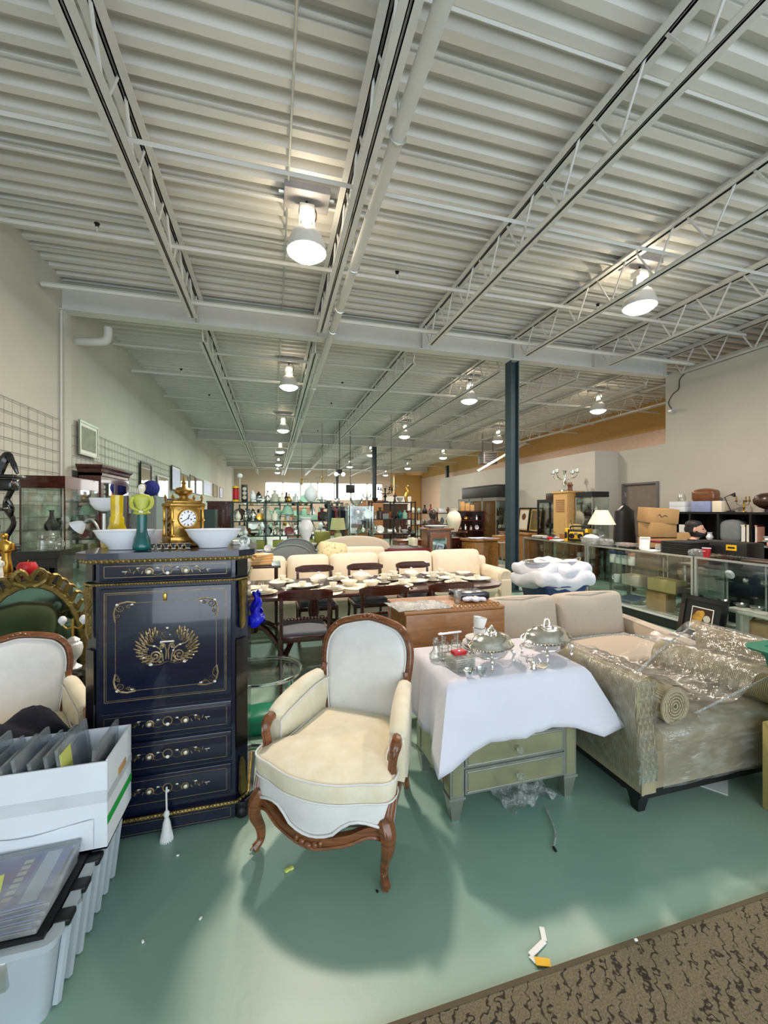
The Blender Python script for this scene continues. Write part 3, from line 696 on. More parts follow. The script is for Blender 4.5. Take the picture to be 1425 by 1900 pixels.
# ---- bergere armchair
def bergere(name, label, loc, rz):
    e = thing(name, label, 'armchair', loc, rz, 'carved bergere armchairs')
    # seat deck and cushion outlines
    half = [(.0, -.40), (.12, -.385), (.22, -.345), (.305, -.315), (.335, -.27), (.325, -.2), (.262, -.16), (.245, -.05), (.235, .1), (.215, .21), (.12, .235)]
    out = half + [(0, .24)] + [(-x, y) for x, y in reversed(half[1:])]
    out = [(p[0], p[1]) for p in spline([(x, y, 0) for x, y in out], 3, True)]
    def puff(pt): return pt
    G().pad(out, .335, .43, .022, .045).obj('seat_cushion', 'velvet_cream', e, smooth=60)
    up = [(x, y, .412) for x, y in out if y < -.1]; 
    rim = [(x * 1.003, y * 1.003, .425) for x, y in out]; low = [(x * 1.003, y * 1.003, .345) for x, y in out]
    G().tube(rim, .0045, 5, closed=True).tube(low, .0045, 5, closed=True).obj('piping', 'velvet_white', e)
    # upholstered seat rail with a scalloped lower edge
    h2 = [(0, -.385), (.1, -.375), (.2, -.345), (.285, -.315), (.318, -.27), (.31, -.2), (.29, -.1), (.265, .05), (.24, .22), (.12, .25)]
    o2 = h2 + [(0, .26)] + [(-x, y) for x, y in reversed(h2[1:])]
    o2 = [(p[0], p[1]) for p in spline([(x, y, 0) for x, y in o2], 3, True)]
    def low_z(x, y): return .235 - (.045 * max(0, cos(x / .3 * pi)) - .03 * max(0, cos((abs(x) - .2) / .1 * pi / 2)) if y < -.25 else .0) * (1 if abs(x) < .3 else 0) + .0
    rings = []
    for k_, t_ in enumerate((0, .15, .5, .85, 1)):
        rings.append([(x * (.985 if k_ in (0, 4) else 1.0), y * (.985 if k_ in (0, 4) else 1.0), low_z(x, y) * (1 - t_) + .34 * t_) for x, y in o2])
    G().loft(rings).obj('seat_rail', 'velvet_white', e, smooth=60)
    G().tube([(x * 1.008, y * 1.008, low_z(x, y) + .004) for x, y in o2], .006, 6, closed=True).obj('gimp_piping', 'velvet_white', e)
    # carved apron rails
    def rail(pts, nm):
        P = spline(pts, 5); g = G()
        g.loft([[(x, y - .012, z + h), (x, y + .02, z + h), (x, y + .02, z - .03), (x, y - .012, z - .026 + .0)] for (x, y, z), h in ((p, .012) for p in P)])
        g.tube([(x, y - .014, z - .026) for x, y, z in P], .007, 5)
        return g.obj(nm, 'walnut', e)
    ap = rail([(-.29, -.295, .215), (-.24, -.325, .235), (-.15, -.36, .205), (0, -.385, .18), (.15, -.36, .205), (.24, -.325, .235), (.29, -.295, .215)], 'front_apron')
    g = G()
    for a, b, r_ in ((0, .168, .02), (-.03, .172, .016), (.03, .172, .016), (-.055, .18, .012), (.055, .18, .012)): g.sph(a, -.402 + abs(a) * .15, b, r_, .012, .014, 8, 5)
    g.obj('carved_shell', 'walnut', ap)
    for s in (-1, 1):
        P = spline([(s * .30, -.28, .215), (s * .288, -.1, .235), (s * .265, .08, .225), (s * .24, .24, .215)], 5)
        G().loft([[(x - s * .012, y, z + .012), (x + s * .012, y, z + .012), (x + s * .012, y, z - .03), (x - s * .012, y, z - .03)] for x, y, z in P]).obj('side_apron', 'walnut', e)
        # cabriole legs
        leg = spline([(s * .292, -.285, .26), (s * .315, -.305, .215), (s * .318, -.315, .16), (s * .300, -.295, .09), (s * .296, -.295, .04), (s * .312, -.318, .012), (s * .318, -.325, .008)], 4)
        n_ = len(leg); rr = [.036, .038, .038, .037, .036, .034, .032, .029, .027, .025, .023, .021, .020, .019, .018, .017, .017, .017, .018, .019, .020, .020, .018, .014, .009]
        rr = [rr[int(i * (len(rr) - 1) / (n_ - 1))] for i in range(n_)]
        L = G().tube(leg, rr, 8).obj('front_leg', 'walnut', e)
        G().tube([(x + s * .01, y - r_ * .9, z) for (x, y, z), r_ in list(zip(leg, rr))[2:-3]], .005, 5).obj('leg_carving', 'walnut', L)
        leg = spline([(s * .235, .235, .26), (s * .24, .25, .18), (s * .232, .27, .08), (s * .235, .30, .008)], 4)
        G().tube(leg, [.028 - .010 * i / len(leg) for i in range(len(leg))], 8).obj('rear_leg', 'walnut', e)
    # back: outline in x,z leaned backwards
    lean = .16
    bo = [(.205, .36), (.222, .46), (.238, .56), (.252, .66), (.256, .74), (.240, .815), (.19, .872), (.12, .897), (.05, .912)]
    bl = [(-x, z) for x, z in bo]; full = bo + [(0, .918)] + list(reversed(bl))
    fs_ = spline([(x, z, 0) for x, z in full], 4)
    def bk(x, z, off=0): return (x, .215 + (z - .36) * lean * 1.4 + off + .018 * (1 - (x / .26) ** 2), z)
    Mb = lambda p, off: bk(p[0], p[1], off)
    pad = []
    cxz = (0, .63)
    for k_, off in ((1.0, .012), (1.0, -.012), (.96, -.028), (.85, -.038), (.55, -.046), (.25, -.048), (.03, -.048)):
        pad.append([bk(cxz[0] + (x - cxz[0]) * k_ * .94, cxz[1] + (z - cxz[1]) * k_ * .95, off) for x, z, _ in fs_])
    G().loft(pad).obj('back_pad', 'velvet_white', e, smooth=60)
    G().loft([[bk(x * k_ * .95, .63 + (z - .63) * k_ * .96, off) for x, z, _ in fs_] for k_, off in ((1, .012), (1, .03), (.9, .05), (.5, .06), (.03, .06))]).obj('outside_back', 'velvet_cream', e, smooth=60)
    fr = G().tube([bk(x, z, -.004) for x, z, _ in fs_], .021, 8)
    fr.tube([bk(x * .985, .63 + (z - .63) * .985, -.026) for x, z, _ in fs_], .008, 6)
    fr.tube([bk(x * 1.05, .63 + (z - .63) * 1.035, -.012) for x, z, _ in fs_], .008, 6)
    f_ = fr.obj('back_frame', 'walnut', e)
    G().tube([bk(x * .925, .63 + (z - .63) * .935, -.03) for x, z, _ in fs_], .0045, 5).obj('back_piping', 'velvet_white', e)
    g = G()
    for a, b, r_ in ((0, .925, .02), (-.028, .922, .014), (.028, .922, .014), (-.05, .914, .010), (.05, .914, .010), (-.2, .868, .012), (.2, .868, .012)):
        x, y, z = bk(a, b, -.02); g.sph(x, y, z, r_, .014, r_ * .8, 8, 5)
    g.obj('crest_carving', 'walnut', f_)['kind'] = 'stuff'
    # arms
    for s in (-1, 1):
        st = spline([(s * .245, .245, .60), (s * .265, .12, .605), (s * .285, 0, .585), (s * .305, -.1, .555), (s * .315, -.155, .53)], 4)
        rings = []
        for i, (x, y, z) in enumerate(st):
            zt = z; t_ = i / (len(st) - 1); zb = .34
            w_ = .030 + .004 * sin(pi * t_)
            rings.append([(x - s * w_, y, zb), (x - s * w_ * 1.15, y, zb + (zt - zb) * .5), (x - s * w_ * .9, y, zt - .02), (x, y, zt - .004), (x + s * w_ * .9, y, zt - .02), (x + s * w_ * 1.1, y, zb + (zt - zb) * .5), (x + s * w_, y, zb - .08 * min(1, max(0, (.0 - y) * -1 + .12) / .12) if y > -.12 else zb)])
        a_ = G().loft(rings).obj('arm_panel', 'velvet_cream', e, smooth=60)
        G().tube([(r_[1][0] - s * .001, r_[1][1], r_[2][2] + .004) for r_ in rings] + [(rings[-1][1][0], rings[-1][1][1] - .004, .36)], .0045, 5).obj('arm_piping', 'velvet_white', a_)
        st2 = [(x, y, z + .012) for x, y, z in st[2:]]; n_ = len(st2)
        G().tube([(st2[0][0], st2[0][1] + .02, st2[0][2])] + st2 + [(st2[-1][0], st2[-1][1] - .012, st2[-1][2] - .012)], [.02] + [.038 + .006 * sin(pi * i / n_) for i in range(n_)] + [.022], 10, sq=.8).obj('arm_pad', 'velvet_cream', e, smooth=60)
        post = spline([(s * .315, -.165, .545), (s * .322, -.205, .535), (s * .318, -.228, .50), (s * .31, -.225, .44), (s * .318, -.245, .36), (s * .315, -.285, .28), (s * .305, -.29, .23)], 4)
        q = G().tube(post, [.02, .021, .022, .024, .026, .026, .025, .023, .021, .02, .02, .02, .02, .021, .021, .022, .022, .022, .023, .023, .024, .024, .024, .024, .024][:len(post)], 8)
        q.tube([(x + s * .006, y - .021, z) for x, y, z in post[5:-2]], .006, 5)
        q.obj('arm_post', 'walnut', e)
        G().tube(spline([(s * .245, .25, .66), (s * .25, .235, .625), (s * .255, .19, .61), (s * .262, .12, .615)], 4), [.018] * 13, 7).obj('arm_knuckle', 'walnut', e)
    return e
berg = bergere('bergere_armchair', 'cream velvet bergere armchair with carved walnut frame standing alone mid-floor', (.36, 2.035, 0), radians(-33.4))
berg2 = dup(berg, (-1.275, 2.52, 0), radians(25), 'cream bergere armchair partly hidden behind the white carton and dark cloth', scale=(.9, .9, .9))
# dark cloth over the left chair
def drape(name, label, cat, mat, fn, nu=18, nv=14, th=.006):
    o = G().grid(fn, nu, nv).obj(name, mat, smooth=180, solid=th)
    return tag(o, label, cat)
rr_ = random.Random(3)
def fn(u, v):
    x = -1.62 + .68 * u; y = 2.03 + .36 * v
    z = .50 + .05 * sin(9 * u + 2 * v) * sin(7 * v + 3 * u) + .04 * sin(17 * u * v + 2) - .14 * max(0, u - .8) * 5 * .5
    return (x, y, z)
drape('dark_jacket', 'crumpled dark navy garment heaped on the left bergere seat', 'clothing', 'navy_fabric', fn, 24, 18, .03)

# ---- mirrored low chest under a white cloth
CX0, CX1, CY0, CY1, CZ = .84, 1.575, 1.84, 2.32, .70
e = thing('mirrored_chest', 'low mirrored chest of drawers with tapered feet under the white cloth', 'chest', (CX0, CY0, 0))
W = CX1 - CX0; D = CY1 - CY0
pf = .075
G().box(.01, W - .01, .01, D - .01, .135, CZ - .01).obj('carcass', 'frame_silver', e, smooth=0)
G().box(-.005, W + .005, -.005, D + .005, CZ - .01, CZ + .005).obj('top', 'antique_mirror', e, smooth=0)
for x0 in (0, W - pf):
    for y0 in (0, D - pf):
        p_ = G().box(x0, x0 + pf, y0, y0 + pf, .125, CZ - .01).obj('corner_post', 'frame_silver', e, smooth=0)
        if y0 == 0:
            G().box(x0 + .012, x0 + pf - .012, -.003, .004, .14, CZ - .03).obj('mirror_strip', 'antique_mirror', p_, smooth=0)
        xs = -.003 if x0 == 0 else W - .004
        G().box(xs, xs + .007, y0 + .012, y0 + pf - .012, .14, CZ - .03).obj('mirror_strip', 'antique_mirror', p_, smooth=0)
        G().box(x0 - .006, x0 + pf + .006, y0 - .006, y0 + pf + .006, .115, .128).obj('foot_collar', 'frame_silver', p_, smooth=0)
        m_ = (x0 + pf / 2, y0 + pf / 2); G().loft([[(m_[0] + sx * h_, m_[1] + sy * h_, z) for sx, sy in ((-1, -1), (1, -1), (1, 1), (-1, 1))] for z, h_ in ((.115, pf / 2), (0.0, .02))]).obj('tapered_foot', 'frame_silver', e, smooth=0)
for k_, (z0, z1) in enumerate(((.135, .258), (.268, .391), (.401, .524), (.534, .657))):
    d = G().box(pf + .004, W - pf - .004, -.004, .012, z0, z1).obj('drawer', 'frame_silver', e, smooth=0)
    G().box(pf + .02, W - pf - .02, -.007, -.003, z0 + .016, z1 - .016).obj('mirror_panel', 'antique_mirror', d, smooth=0)
    for (a, b_, c_, d_) in ((pf + .012, W - pf - .012, z0 + .008, z0 + .016), (pf + .012, W - pf - .012, z1 - .016, z1 - .008)): G().rbox((a + b_) / 2, -.006, (c_ + d_) / 2, b_ - a, .008, d_ - c_, .003).obj('bead_trim', 'frame_silver', d)
    zc = (z0 + z1) / 2
    if k_ < 2: G().tube([(W / 2, -.004, zc), (W / 2, -.016, zc), (W / 2, -.02, zc)], [.016, .01, .008], 8).sph(W / 2, -.04, zc, .021, .021, .021, 8, 6).obj('crystal_knob', 'glass_ware', d, smooth=0)
# side panel
for x0, x1 in ((-.002, .012), (W - .012, W + .002)): G().box(x0, x1, pf + .01, D - pf - .01, .15, CZ - .03).obj('side_mirror', 'antique_mirror', e, smooth=0)

# white cloth: flat top with a hem that drops lowest at the corners
tx0, tx1, ty0, ty1, tz = CX0 - .015, CX1 + .035, CY0 - .015, CY1 + .02, CZ + .008
def cloth():
    per = []
    n = 22
    crn = [(tx0, ty0), (tx1, ty0), (tx1, ty1), (tx0, ty1)]
    for s in range(4):
        a, b = crn[s], crn[(s + 1) % 4]
        for k in range(n):
            t = k / n; per.append((a[0] + (b[0] - a[0]) * t, a[1] + (b[1] - a[1]) * t, s, t))
    cx, cy = (tx0 + tx1) / 2, (ty0 + ty1) / 2
    g = G(); rings = []
    for k in (.02, .35, .7, .93): rings.append([(cx + (x - cx) * k, cy + (y - cy) * k, tz + .001 * sin(30 * x) * sin(25 * y)) for x, y, s, t in per])
    nrm = [(0, -1), (1, 0), (0, 1), (-1, 0)]
    def drop(s, t):
        base = [.325 - .055 * t, .2 + .02 * t, .3, .34 + .0 * t][s]
        cw = max(0, 1 - min(t, 1 - t) / .17) ** 1.3
        ex = {0: .06, 1: .08, 2: .1, 3: .1}[s if t < .5 else (s + 1) % 4]
        return base + ex * cw, cw
    for j in range(0, 11):
        q = j / 10; r_ = []
        for i, (x, y, s, t) in enumerate(per):
            dp, cw = drop(s, t)
            nx, ny = nrm[s]
            if t < .5: ox, oy = nrm[s - 1]
            else: ox, oy = nrm[(s + 1) % 4]
            nx += ox * cw * .9; ny += oy * cw * .9
            fl = .012 + .03 * q + cw * q * (.07 if not (s in (1,) or (s == 0 and t > .5) or (s == 2 and t < .5)) else .085)
            rip = .012 * q * sin(t * 16 + s * 2.1) + .006 * q * sin(t * 41 + s)
            z = tz - dp * q
            if j == 0: fl, z = .004, tz - .004
            r_.append((x + nx * (fl + rip), y + ny * (fl + rip), z))
        rings.append(r_)
    g.loft(rings, cap=False)
    g.f.append(tuple(range(len(per))))
    return g
tc_ = tag(cloth().obj('white_tablecloth', 'cloth_white', smooth=70, solid=.003), 'white linen cloth draped over the low mirrored chest', 'cloth')
# ================================================================ sofas, wrapped settee, tables
def soft(k=.02, kx=.0): return lambda x, y, z: (kx * x * max(0, (1 - y * y)), 0, k * z * max(0, 1 - x * x) * max(0, 1 - y * y))
def softy(k=.03): return lambda x, y, z: (0, k * y * max(0, 1 - x * x) * max(0, 1 - z * z) + .015 * sin(3 * x + 2 * z), .012 * z * max(0, 1 - x * x))
# ---- grey beige love seat
e = thing('love_seat', 'beige-grey fabric love seat with two loose back cushions behind the wrapped settee', 'sofa', (1.55, 2.42, 0))
LW = 1.72
G().rbox(LW / 2, .46, .20, LW - .3, .86, .2, .02).obj('base', 'sofa_grey', e)
for k in (0, 1): G().rbox(.15 + .355 + .71 * k, .36, .36, .70, .72, .15, .05, 2, 2, soft(.02)).obj('seat_cushion', 'sofa_grey', e)
G().rbox(LW / 2, .84, .42, LW, .16, .60, .05, 2).obj('back_frame', 'sofa_grey', e)
for k in (0, 1):
    c_ = G().rbox(0, 0, 0, .69, .19, .40, .06, 2, 3, softy(.05), M=T(.15 + .355 + .71 * k, .68, .585, 0, radians(-12))).obj('back_cushion', 'sofa_grey', e)
    G().tube([T(.15 + .355 + .71 * k, .68, .585, 0, radians(-12)) @ Vector(p) for p in spline([(-.32, -.07, -.17), (-.335, -.07, .1), (-.3, -.075, .185), (0, -.085, .197), (.3, -.075, .185), (.335, -.07, .1), (.32, -.07, -.17)], 4)], .005, 5).obj('piping', 'sofa_grey', c_)
for s in (0, 1):
    x0 = 0 if s == 0 else LW - .15
    g = G().loft([[(x0 + .0, y, .1), (x0 + .15, y, .1), (x0 + .15, y, h - .04), (x0 + .135, y, h - .008), (x0 + .075, y, h), (x0 + .015, y, h - .008), (x0, y, h - .04)] for y, h in ((.0, .47), (.03, .505), (.3, .53), (.6, .55), (.9, .56))])
    a_ = g.obj('arm', 'sofa_grey', e, smooth=50)
    G().tube([(x0 + (.135 if s == 0 else .015), y, h - .004) for y, h in ((.02, .5), (.3, .528), (.6, .548), (.85, .558))], .005, 5).obj('piping', 'sofa_grey', a_)
for x in (.08, LW - .08):
    for y in (.07, .84): G().loft([[(x - h, y - h, z), (x + h, y - h, z), (x + h, y + h, z), (x - h, y + h, z)] for z, h in ((0, .02), (.1, .03))]).obj('foot', 'dark_wood', e, smooth=0)

# ---- wrapped settee with scroll arms
PX, PY, PW, PD = 1.775, 1.625, 1.28, .66
e = thing('scroll_arm_settee', 'olive beige backless settee with striped scroll arms wrapped in plastic film', 'settee', (PX, PY, 0))
G().box(.06, PW - .06, .012, PD, .125, .34).obj('front_panel', 'taupe_velvet', e, smooth=0)
G().box(.01, PW - .01, .01, PD - .01, .085, .125).obj('plinth', 'black', e, smooth=0)
G().rbox(PW / 2, PD / 2 - .005, .375, PW - .15, PD + .03, .13, .05, 2, 3, soft(.05)).obj('seat_cushion', 'taupe_velvet', e)
sec = [(0, .125), (-.008, .3), (-.03, .5), (-.042, .6), (-.036, .66), (-.012, .695), (.025, .70), (.058, .675), (.062, .63), (.05, .56), (.066, .42), (.085, .3), (.085, .125)]
for s in (0, 1):
    q = [(x if s == 0 else PW - x, z) for x, z in sec]
    a_ = G().loft([[(x, y, z) for x, z in q] for y in (.0, .2, .45, PD)]).obj('scroll_arm', 'stripe_fabric_y', e, smooth=50)
    G().loft([[(x + (cx_ := (.02 if s == 0 else PW - .02), 0)[1] + (x - cx_ if s < 0 else 0), y, z) for x, z in q] for y in (-.012, .001)]).obj('arm_front', 'stripe_fabric', a_, smooth=0)
    G().tube([(x, -.012, z) for x, z in q[:-1]], .006, 5).obj('welt', 'stripe_fabric', a_)
for x in (.05, PW - .05):
    for y in (.06, PD - .06): G().loft([[(x - h, y - h, z), (x + h, y - h, z), (x + h, y + h, z), (x - h, y + h, z)] for z, h in ((0, .02), (.09, .036))]).obj('leg', 'black', e, smooth=0)
def bolster(label, a, b, r, mat):
    A, B_ = Vector(a), Vector(b); t = thing('bolster', label, 'bolster', a)
    L = (B_ - A).length; M_ = Matrix.Rotation(math.atan2(B_.y - A.y, B_.x - A.x), 4, 'Z') @ Matrix.Rotation(radians(90), 4, 'Y')
    G().lathe([(r * .97, 0), (r, .012), (r, L - .012), (r * .97, L)], n=22, M=M_).obj('cover', mat, t, smooth=50)
    g = G()
    for z in (-.001, L + .001):
        for k in range(1, 6): g.lathe([(r * k / 6 - .0045, z), (r * k / 6, z + (.003 if z > 0 else -.003)), (r * k / 6 + .0045, z)], n=20, M=M_)
    g.obj('end_rings', 'stripe_fabric', t)['kind'] = 'stuff'
    G().tube([M_ @ Vector((r * cos(2 * pi * k / 20), r * sin(2 * pi * k / 20), .004)) for k in range(20)], .006, 5, closed=True).obj('end_welt', 'taupe_velvet', t)
bolster('striped bolster cushion lying against the near arm of the wrapped settee', (2.0, 1.625, .535), (1.985, 2.05, .535), .092, 'stripe_fabric')
bolster('long striped bolster cushion lying loose across the wrapped settee', (2.74, 1.60, .545), (2.58, 2.22, .545), .098, 'stripe_fabric_y')
# plastic film
f = thing('plastic_wrap', 'clear plastic film stretched round the settee and its bolsters', 'plastic film', (0, 0, 0))
path = [(1.752, .16), (1.745, .34), (1.722, .5), (1.722, .62), (1.74, .695), (1.80, .722), (1.86, .70), (1.93, .65), (2.02, .640), (2.12, .60), (2.28, .52), (2.46, .56), (2.56, .645), (2.68, .66), (2.8, .64), (2.95, .70), (3.03, .728), (3.085, .70), (3.1, .6), (3.085, .4), (3.075, .18)]
ps = [(p[0], p[1]) for p in spline([(a, b, 0) for a, b in path], 4)]
def fn(u, v):
    i = u * (len(ps) - 1); k = min(int(i), len(ps) - 2); t = i - k
    x = ps[k][0] * (1 - t) + ps[k + 1][0] * t; z = ps[k][1] * (1 - t) + ps[k + 1][1] * t
    mid = 1.9 < x < 2.98
    y = 1.60 + .72 * v
    if mid: z += .014 * sin(23 * x + 9 * v) + .01 * sin(40 * v + 11 * x) 
    else: x += .004 * sin(30 * v + 9 * z)
    return (x, y, z)
G().grid(fn, 80, 16).obj('film_over_arms', 'film', f, smooth=180)
def fn(u, v):
    x = 1.86 + 1.1 * u; z = .47 - .30 * max(0, v - .35) / .65; y = 1.98 - .40 * min(1, v / .45)
    b = .004 + .012 * abs(sin(14 * u + 6 * v)) * (1 if v < .5 else .6)
    return (x, y - (b if v > .4 else 0), z + (b if v < .45 else 0) + .035 * (1 - (2 * u - 1) ** 2) * (1 - min(1, v / .5)) )
G().grid(fn, 40, 18).obj('film_over_seat', 'film', f, smooth=180)
def fn(u, v):
    x = 1.735 + .12 * u + .01 * sin(9 * v); z = .70 - .5 * v
    return (x - .015 + .03 * (1 - v) * 0, 1.598 - .012 * abs(sin(12 * u + 14 * v)), z)
G().grid(fn, 12, 18).obj('film_on_arm_front', 'film_soft', f, smooth=180)
for pts in ([(1.80, 1.66, .722), (2.3, 1.95, .70), (2.98, 2.25, .735)], [(1.85, 2.2, .72), (2.3, 2.24, .70), (2.62, 2.1, .66)], [(2.1, 1.6, .50), (2.6, 1.6, .62), (3.0, 1.62, .70)]):
    G().tube(spline(pts, 6), .006, 5).obj('film_strand', 'bubble', f)

# ---- green bin on a carton, right edge
e = thing('cardboard_carton', 'tall tan cardboard carton under the green bin at the right edge', 'box', (2.45, 1.14, 0))
G().rbox(.2, .19, .225, .40, .38, .45, .006).obj('carton_body', 'card_yellow', e)
G().rbox(-.001, .2, .36, .008, .11, .035, .004).obj('hand_hole', 'black', e)
G().box(-.003, .0, .02, .36, .29, .296).obj('flap_edge', 'card_brown', e, smooth=0)
e = thing('storage_bin', 'green plastic tapered storage bin standing on the tan carton', 'bin', (2.62, 1.33, .451))
def rect(hx, hy, z, r=.04):
    o = []
    for sx, sy, a0 in ((1, 1, 0), (-1, 1, 90), (-1, -1, 180), (1, -1, 270)):
        for k in range(4): a = radians(a0 + 30 * k); o.append((sx * (hx - r) + r * cos(a), sy * (hy - r) + r * sin(a), z))
    return o
G().loft([rect(.13, .13, .0), rect(.19, .185, .34), rect(.2, .195, .35), rect(.2, .195, .37), rect(.235, .23, .38), rect(.24, .235, .395), rect(.19, .185, .395), rect(.18, .175, .36), rect(.125, .125, .01)]).obj('bin_body', 'green_plastic', e, smooth=40)
G().tube([(x, y, .385) for x, y, z in rect(.236, .231, 0)], .012, 6, closed=True).obj('rim', 'green_plastic', e)

pm('sleeve_grey', S(132, 146, 164), .4, var=.15, sc=20)
pm('slab_blue', S(150, 160, 200), .4, var=.1)
# ---- grey attached-lid tote, white carton and plastic sleeves at the left edge
e = thing('storage_tote', 'pale grey ribbed plastic tote with dark interlocking lid at the lower left', 'crate', (0, 0, 0))
def trect(x0, x1, y0, y1, z, r=.03): return [(p[0] + (x0 + x1) / 2, p[1] + (y0 + y1) / 2, z) for p in rect((x1 - x0) / 2, (y1 - y0) / 2, 0, r)]
g = G().loft([trect(-1.27, -.665, 1.45, 2.0, 0), trect(-1.3, -.635, 1.42, 2.03, .25), trect(-1.315, -.62, 1.405, 2.045, .255), trect(-1.315, -.62, 1.405, 2.045, .275), trect(-1.28, -.65, 1.435, 2.01, .275), trect(-1.26, -.68, 1.46, 1.98, .02)])
g.obj('tote_body', 'tote_grey', e, smooth=40)
for k in range(7):
    y = 1.50 + .075 * k; G().tube([(-.653, y, .01), (-.625, y, .245)], .013, 6).obj('side_rib', 'tote_grey', e)
for k in range(5): G().rbox(-.632, 1.5 + .11 * k, .268, .05, .05, .022, .006).obj('lid_tooth', 'black', e)
G().box(-1.29, -.655, 1.43, 2.015, .262, .285).obj('lid', 'black', e, smooth=0)
g = G().rbox(-.80, 1.427, .20, .12, .02, .09, .008); g.obj('label_plate', 'aluminium', e)
G().rbox(-.80, 1.416, .20, .06, .012, .02, .004).obj('latch_slot', 'black', e)
e = thing('white_carton', 'white cardboard carton with green tape and hand hole full of plastic sleeves', 'box', (0, 0, 0))
x0, x1, y0, y1, z0, z1 = -1.30, -.595, 1.735, 2.0, .287, .615
G().box(x0, x1, y0, y0 + .006, z0, z1 - .004).obj('front_wall', 'card_white', e, smooth=0)
G().box(x0, x1, y1 - .006, y1, z0, z1).obj('back_wall', 'card_white', e, smooth=0)
G().box(x0, x0 + .006, y0 + .006, y1 - .006, z0, z1).obj('end_wall', 'card_white', e, smooth=0)
r_ = G().box(x1 - .006, x1, y0 + .006, y1 - .006, z0, z1).obj('end_wall', 'card_white', e, smooth=0)
G().box(x0, x1, y0, y1, z0, z0 + .006).obj('carton_floor', 'card_white', e, smooth=0)
G().rbox(x1 + .001, (y0 + y1) / 2 + .02, .50, .004, .085, .028, .002).obj('hand_hole', 'card_brown', e)
G().box(x1 + .001, x1 + .0025, y0, y1, .375, .405).obj('green_tape', 'green_tape', e, smooth=0)
G().box(x1 + .001, x1 + .002, y0, y1, .46, .49).obj('clear_tape', 'tape_clear', e, smooth=0)
G().box(x0, x1, y0 - .0015, y0 - .0005, .46, .505).obj('clear_tape', 'tape_clear', e, smooth=0)
def fn(u, v): return (x0 + (x1 - x0) * u * .94, y0 - .004 - .006 * abs(sin(9 * u + 8 * v)), .30 + .1 * v + .015 * sin(7 * u) * v)
G().grid(fn, 20, 6).obj('torn_flap', 'card_white', e, smooth=180)
rr_ = random.Random(11)
for k in range(15):
    t = k / 14; x = -.655 - .62 * t
    if k == 1: x -= .015
    s = thing('plastic_sleeve', 'clear plastic sleeve in the white carton, %s' % (['apart from the rest at its right end', 'with a yellow note near its right end'] + ['%s from its right end' % w_ for w_ in ('third', 'fourth', 'fifth', 'sixth', 'seventh', 'eighth', 'ninth', 'tenth', 'eleventh', 'twelfth', 'thirteenth', 'fourteenth', 'fifteenth')])[k], 'plastic sleeve', (x, 1.866, .296), 0, 'plastic sleeves in the white carton')
    tilt = radians(-6 - 4 * min(1, k / 3) + rr_.uniform(-.8, .8)) if k else radians(2)
    h = .355 + rr_.uniform(-.02, .025)
    M_ = Matrix.Rotation(tilt, 4, 'Y')
    G().box(-.006, .006, -.118, .118, .0, h, M_).obj('clear_case', 'case_plastic', s, smooth=0)
    G().box(-.002, .002, -.10, .10, .015, h - .05, M_).obj('insert_card', 'sleeve_grey' if k % 3 else 'grey_cloth', s, smooth=0)
    if k == 1: G().box(.0075, .009, -.12, -.04, h - .13, h - .02, M_).obj('sticky_note', 'note_yellow', s, smooth=0)
# graded plastic slabs stacked flat on the tote
for k in range(4):
    s = thing('plastic_slab', ['bottom', 'second from bottom', 'third from bottom', 'top'][k] + ' clear plastic slab of the stack lying on the dark tote lid' + (' with yellow-green note' if k == 3 else ''), 'plastic case', (-.895 + .004 * k, 1.572 + .003 * k, .287 + .0165 * k), radians(1.5 * k - 1), 'flat plastic slabs on the tote')
    G().rbox(0, 0, .008, .44, .26, .016, .004).obj('clear_case', 'case_plastic', s)
    G().box(-.2, .2, -.112, .112, .006, .011).obj('printed_sheet', 'slab_blue', s, smooth=0)
    if k == 3:
        pm('print_pink', S(190, 130, 150), .5, c2=S(120, 150, 200), sc=9)
        G().box(-.19, .12, -.1, .1, .011, .0118).obj('cover_art', 'print_pink', s, smooth=0)
        G().box(.13, .175, -.1, .1, .011, .012).obj('label_strip', 'card_white', s, smooth=0)
        for j in range(7): G().box(.075, .1, -.08 + .024 * j, -.065 + .024 * j, .0118, .0124).obj('letter', 'shade_cream', s, smooth=0)
        G().box(-.05, .045, -.06, .02, .0166, .0176, Matrix.Rotation(.3, 4, 'Z')).obj('sticky_note', 'note_yellow', s, smooth=0)
        G().box(-.2, -.08, -.05, .03, .0166, .0174, Matrix.Rotation(-.1, 4, 'Z')).obj('sticky_note', 'note_yellow', s, smooth=0)

# ---- closed drop-leaf table behind the armchair
e = thing('drop_leaf_table', 'brown wooden drop-leaf table with folded leaf behind the armchair', 'table', (.845, 2.55, 0))
G().rbox(.365, .21, .86, .745, .43, .022, .006).obj('tabletop', 'box_wood', e)
G().rbox(.365, -.002, .60, .73, .02, .50, .005).obj('drop_leaf', 'box_wood', e)
G().rbox(.365, .42, .60, .73, .02, .50, .005).obj('drop_leaf', 'box_wood', e)
G().box(.02, .71, .02, .40, .72, .85).obj('apron', 'box_wood', e, smooth=0)
for x in (.03, .70):
    for y in (.04, .38): G().lathe([(.022, .72), (.028, .6), (.02, .4), (.018, .1), (.012, 0)], x, y, 0, 10).obj('leg', 'box_wood', e)
for k in range(12):
    x = .34 + .031 * k; G().tube([(x + .012 * cos(2 * pi * j / 10), -.002, .886 + .012 * sin(2 * pi * j / 10)) for j in range(10)], .003, 4, closed=True).obj('gallery_ring', 'brass', e)
def fn(u, v): return (.80 + .40 * u - .03 * v, 2.56 + .26 * v, .8725 + .006 * abs(sin(8 * u + 5 * v)) + .003 * abs(sin(21 * v)))
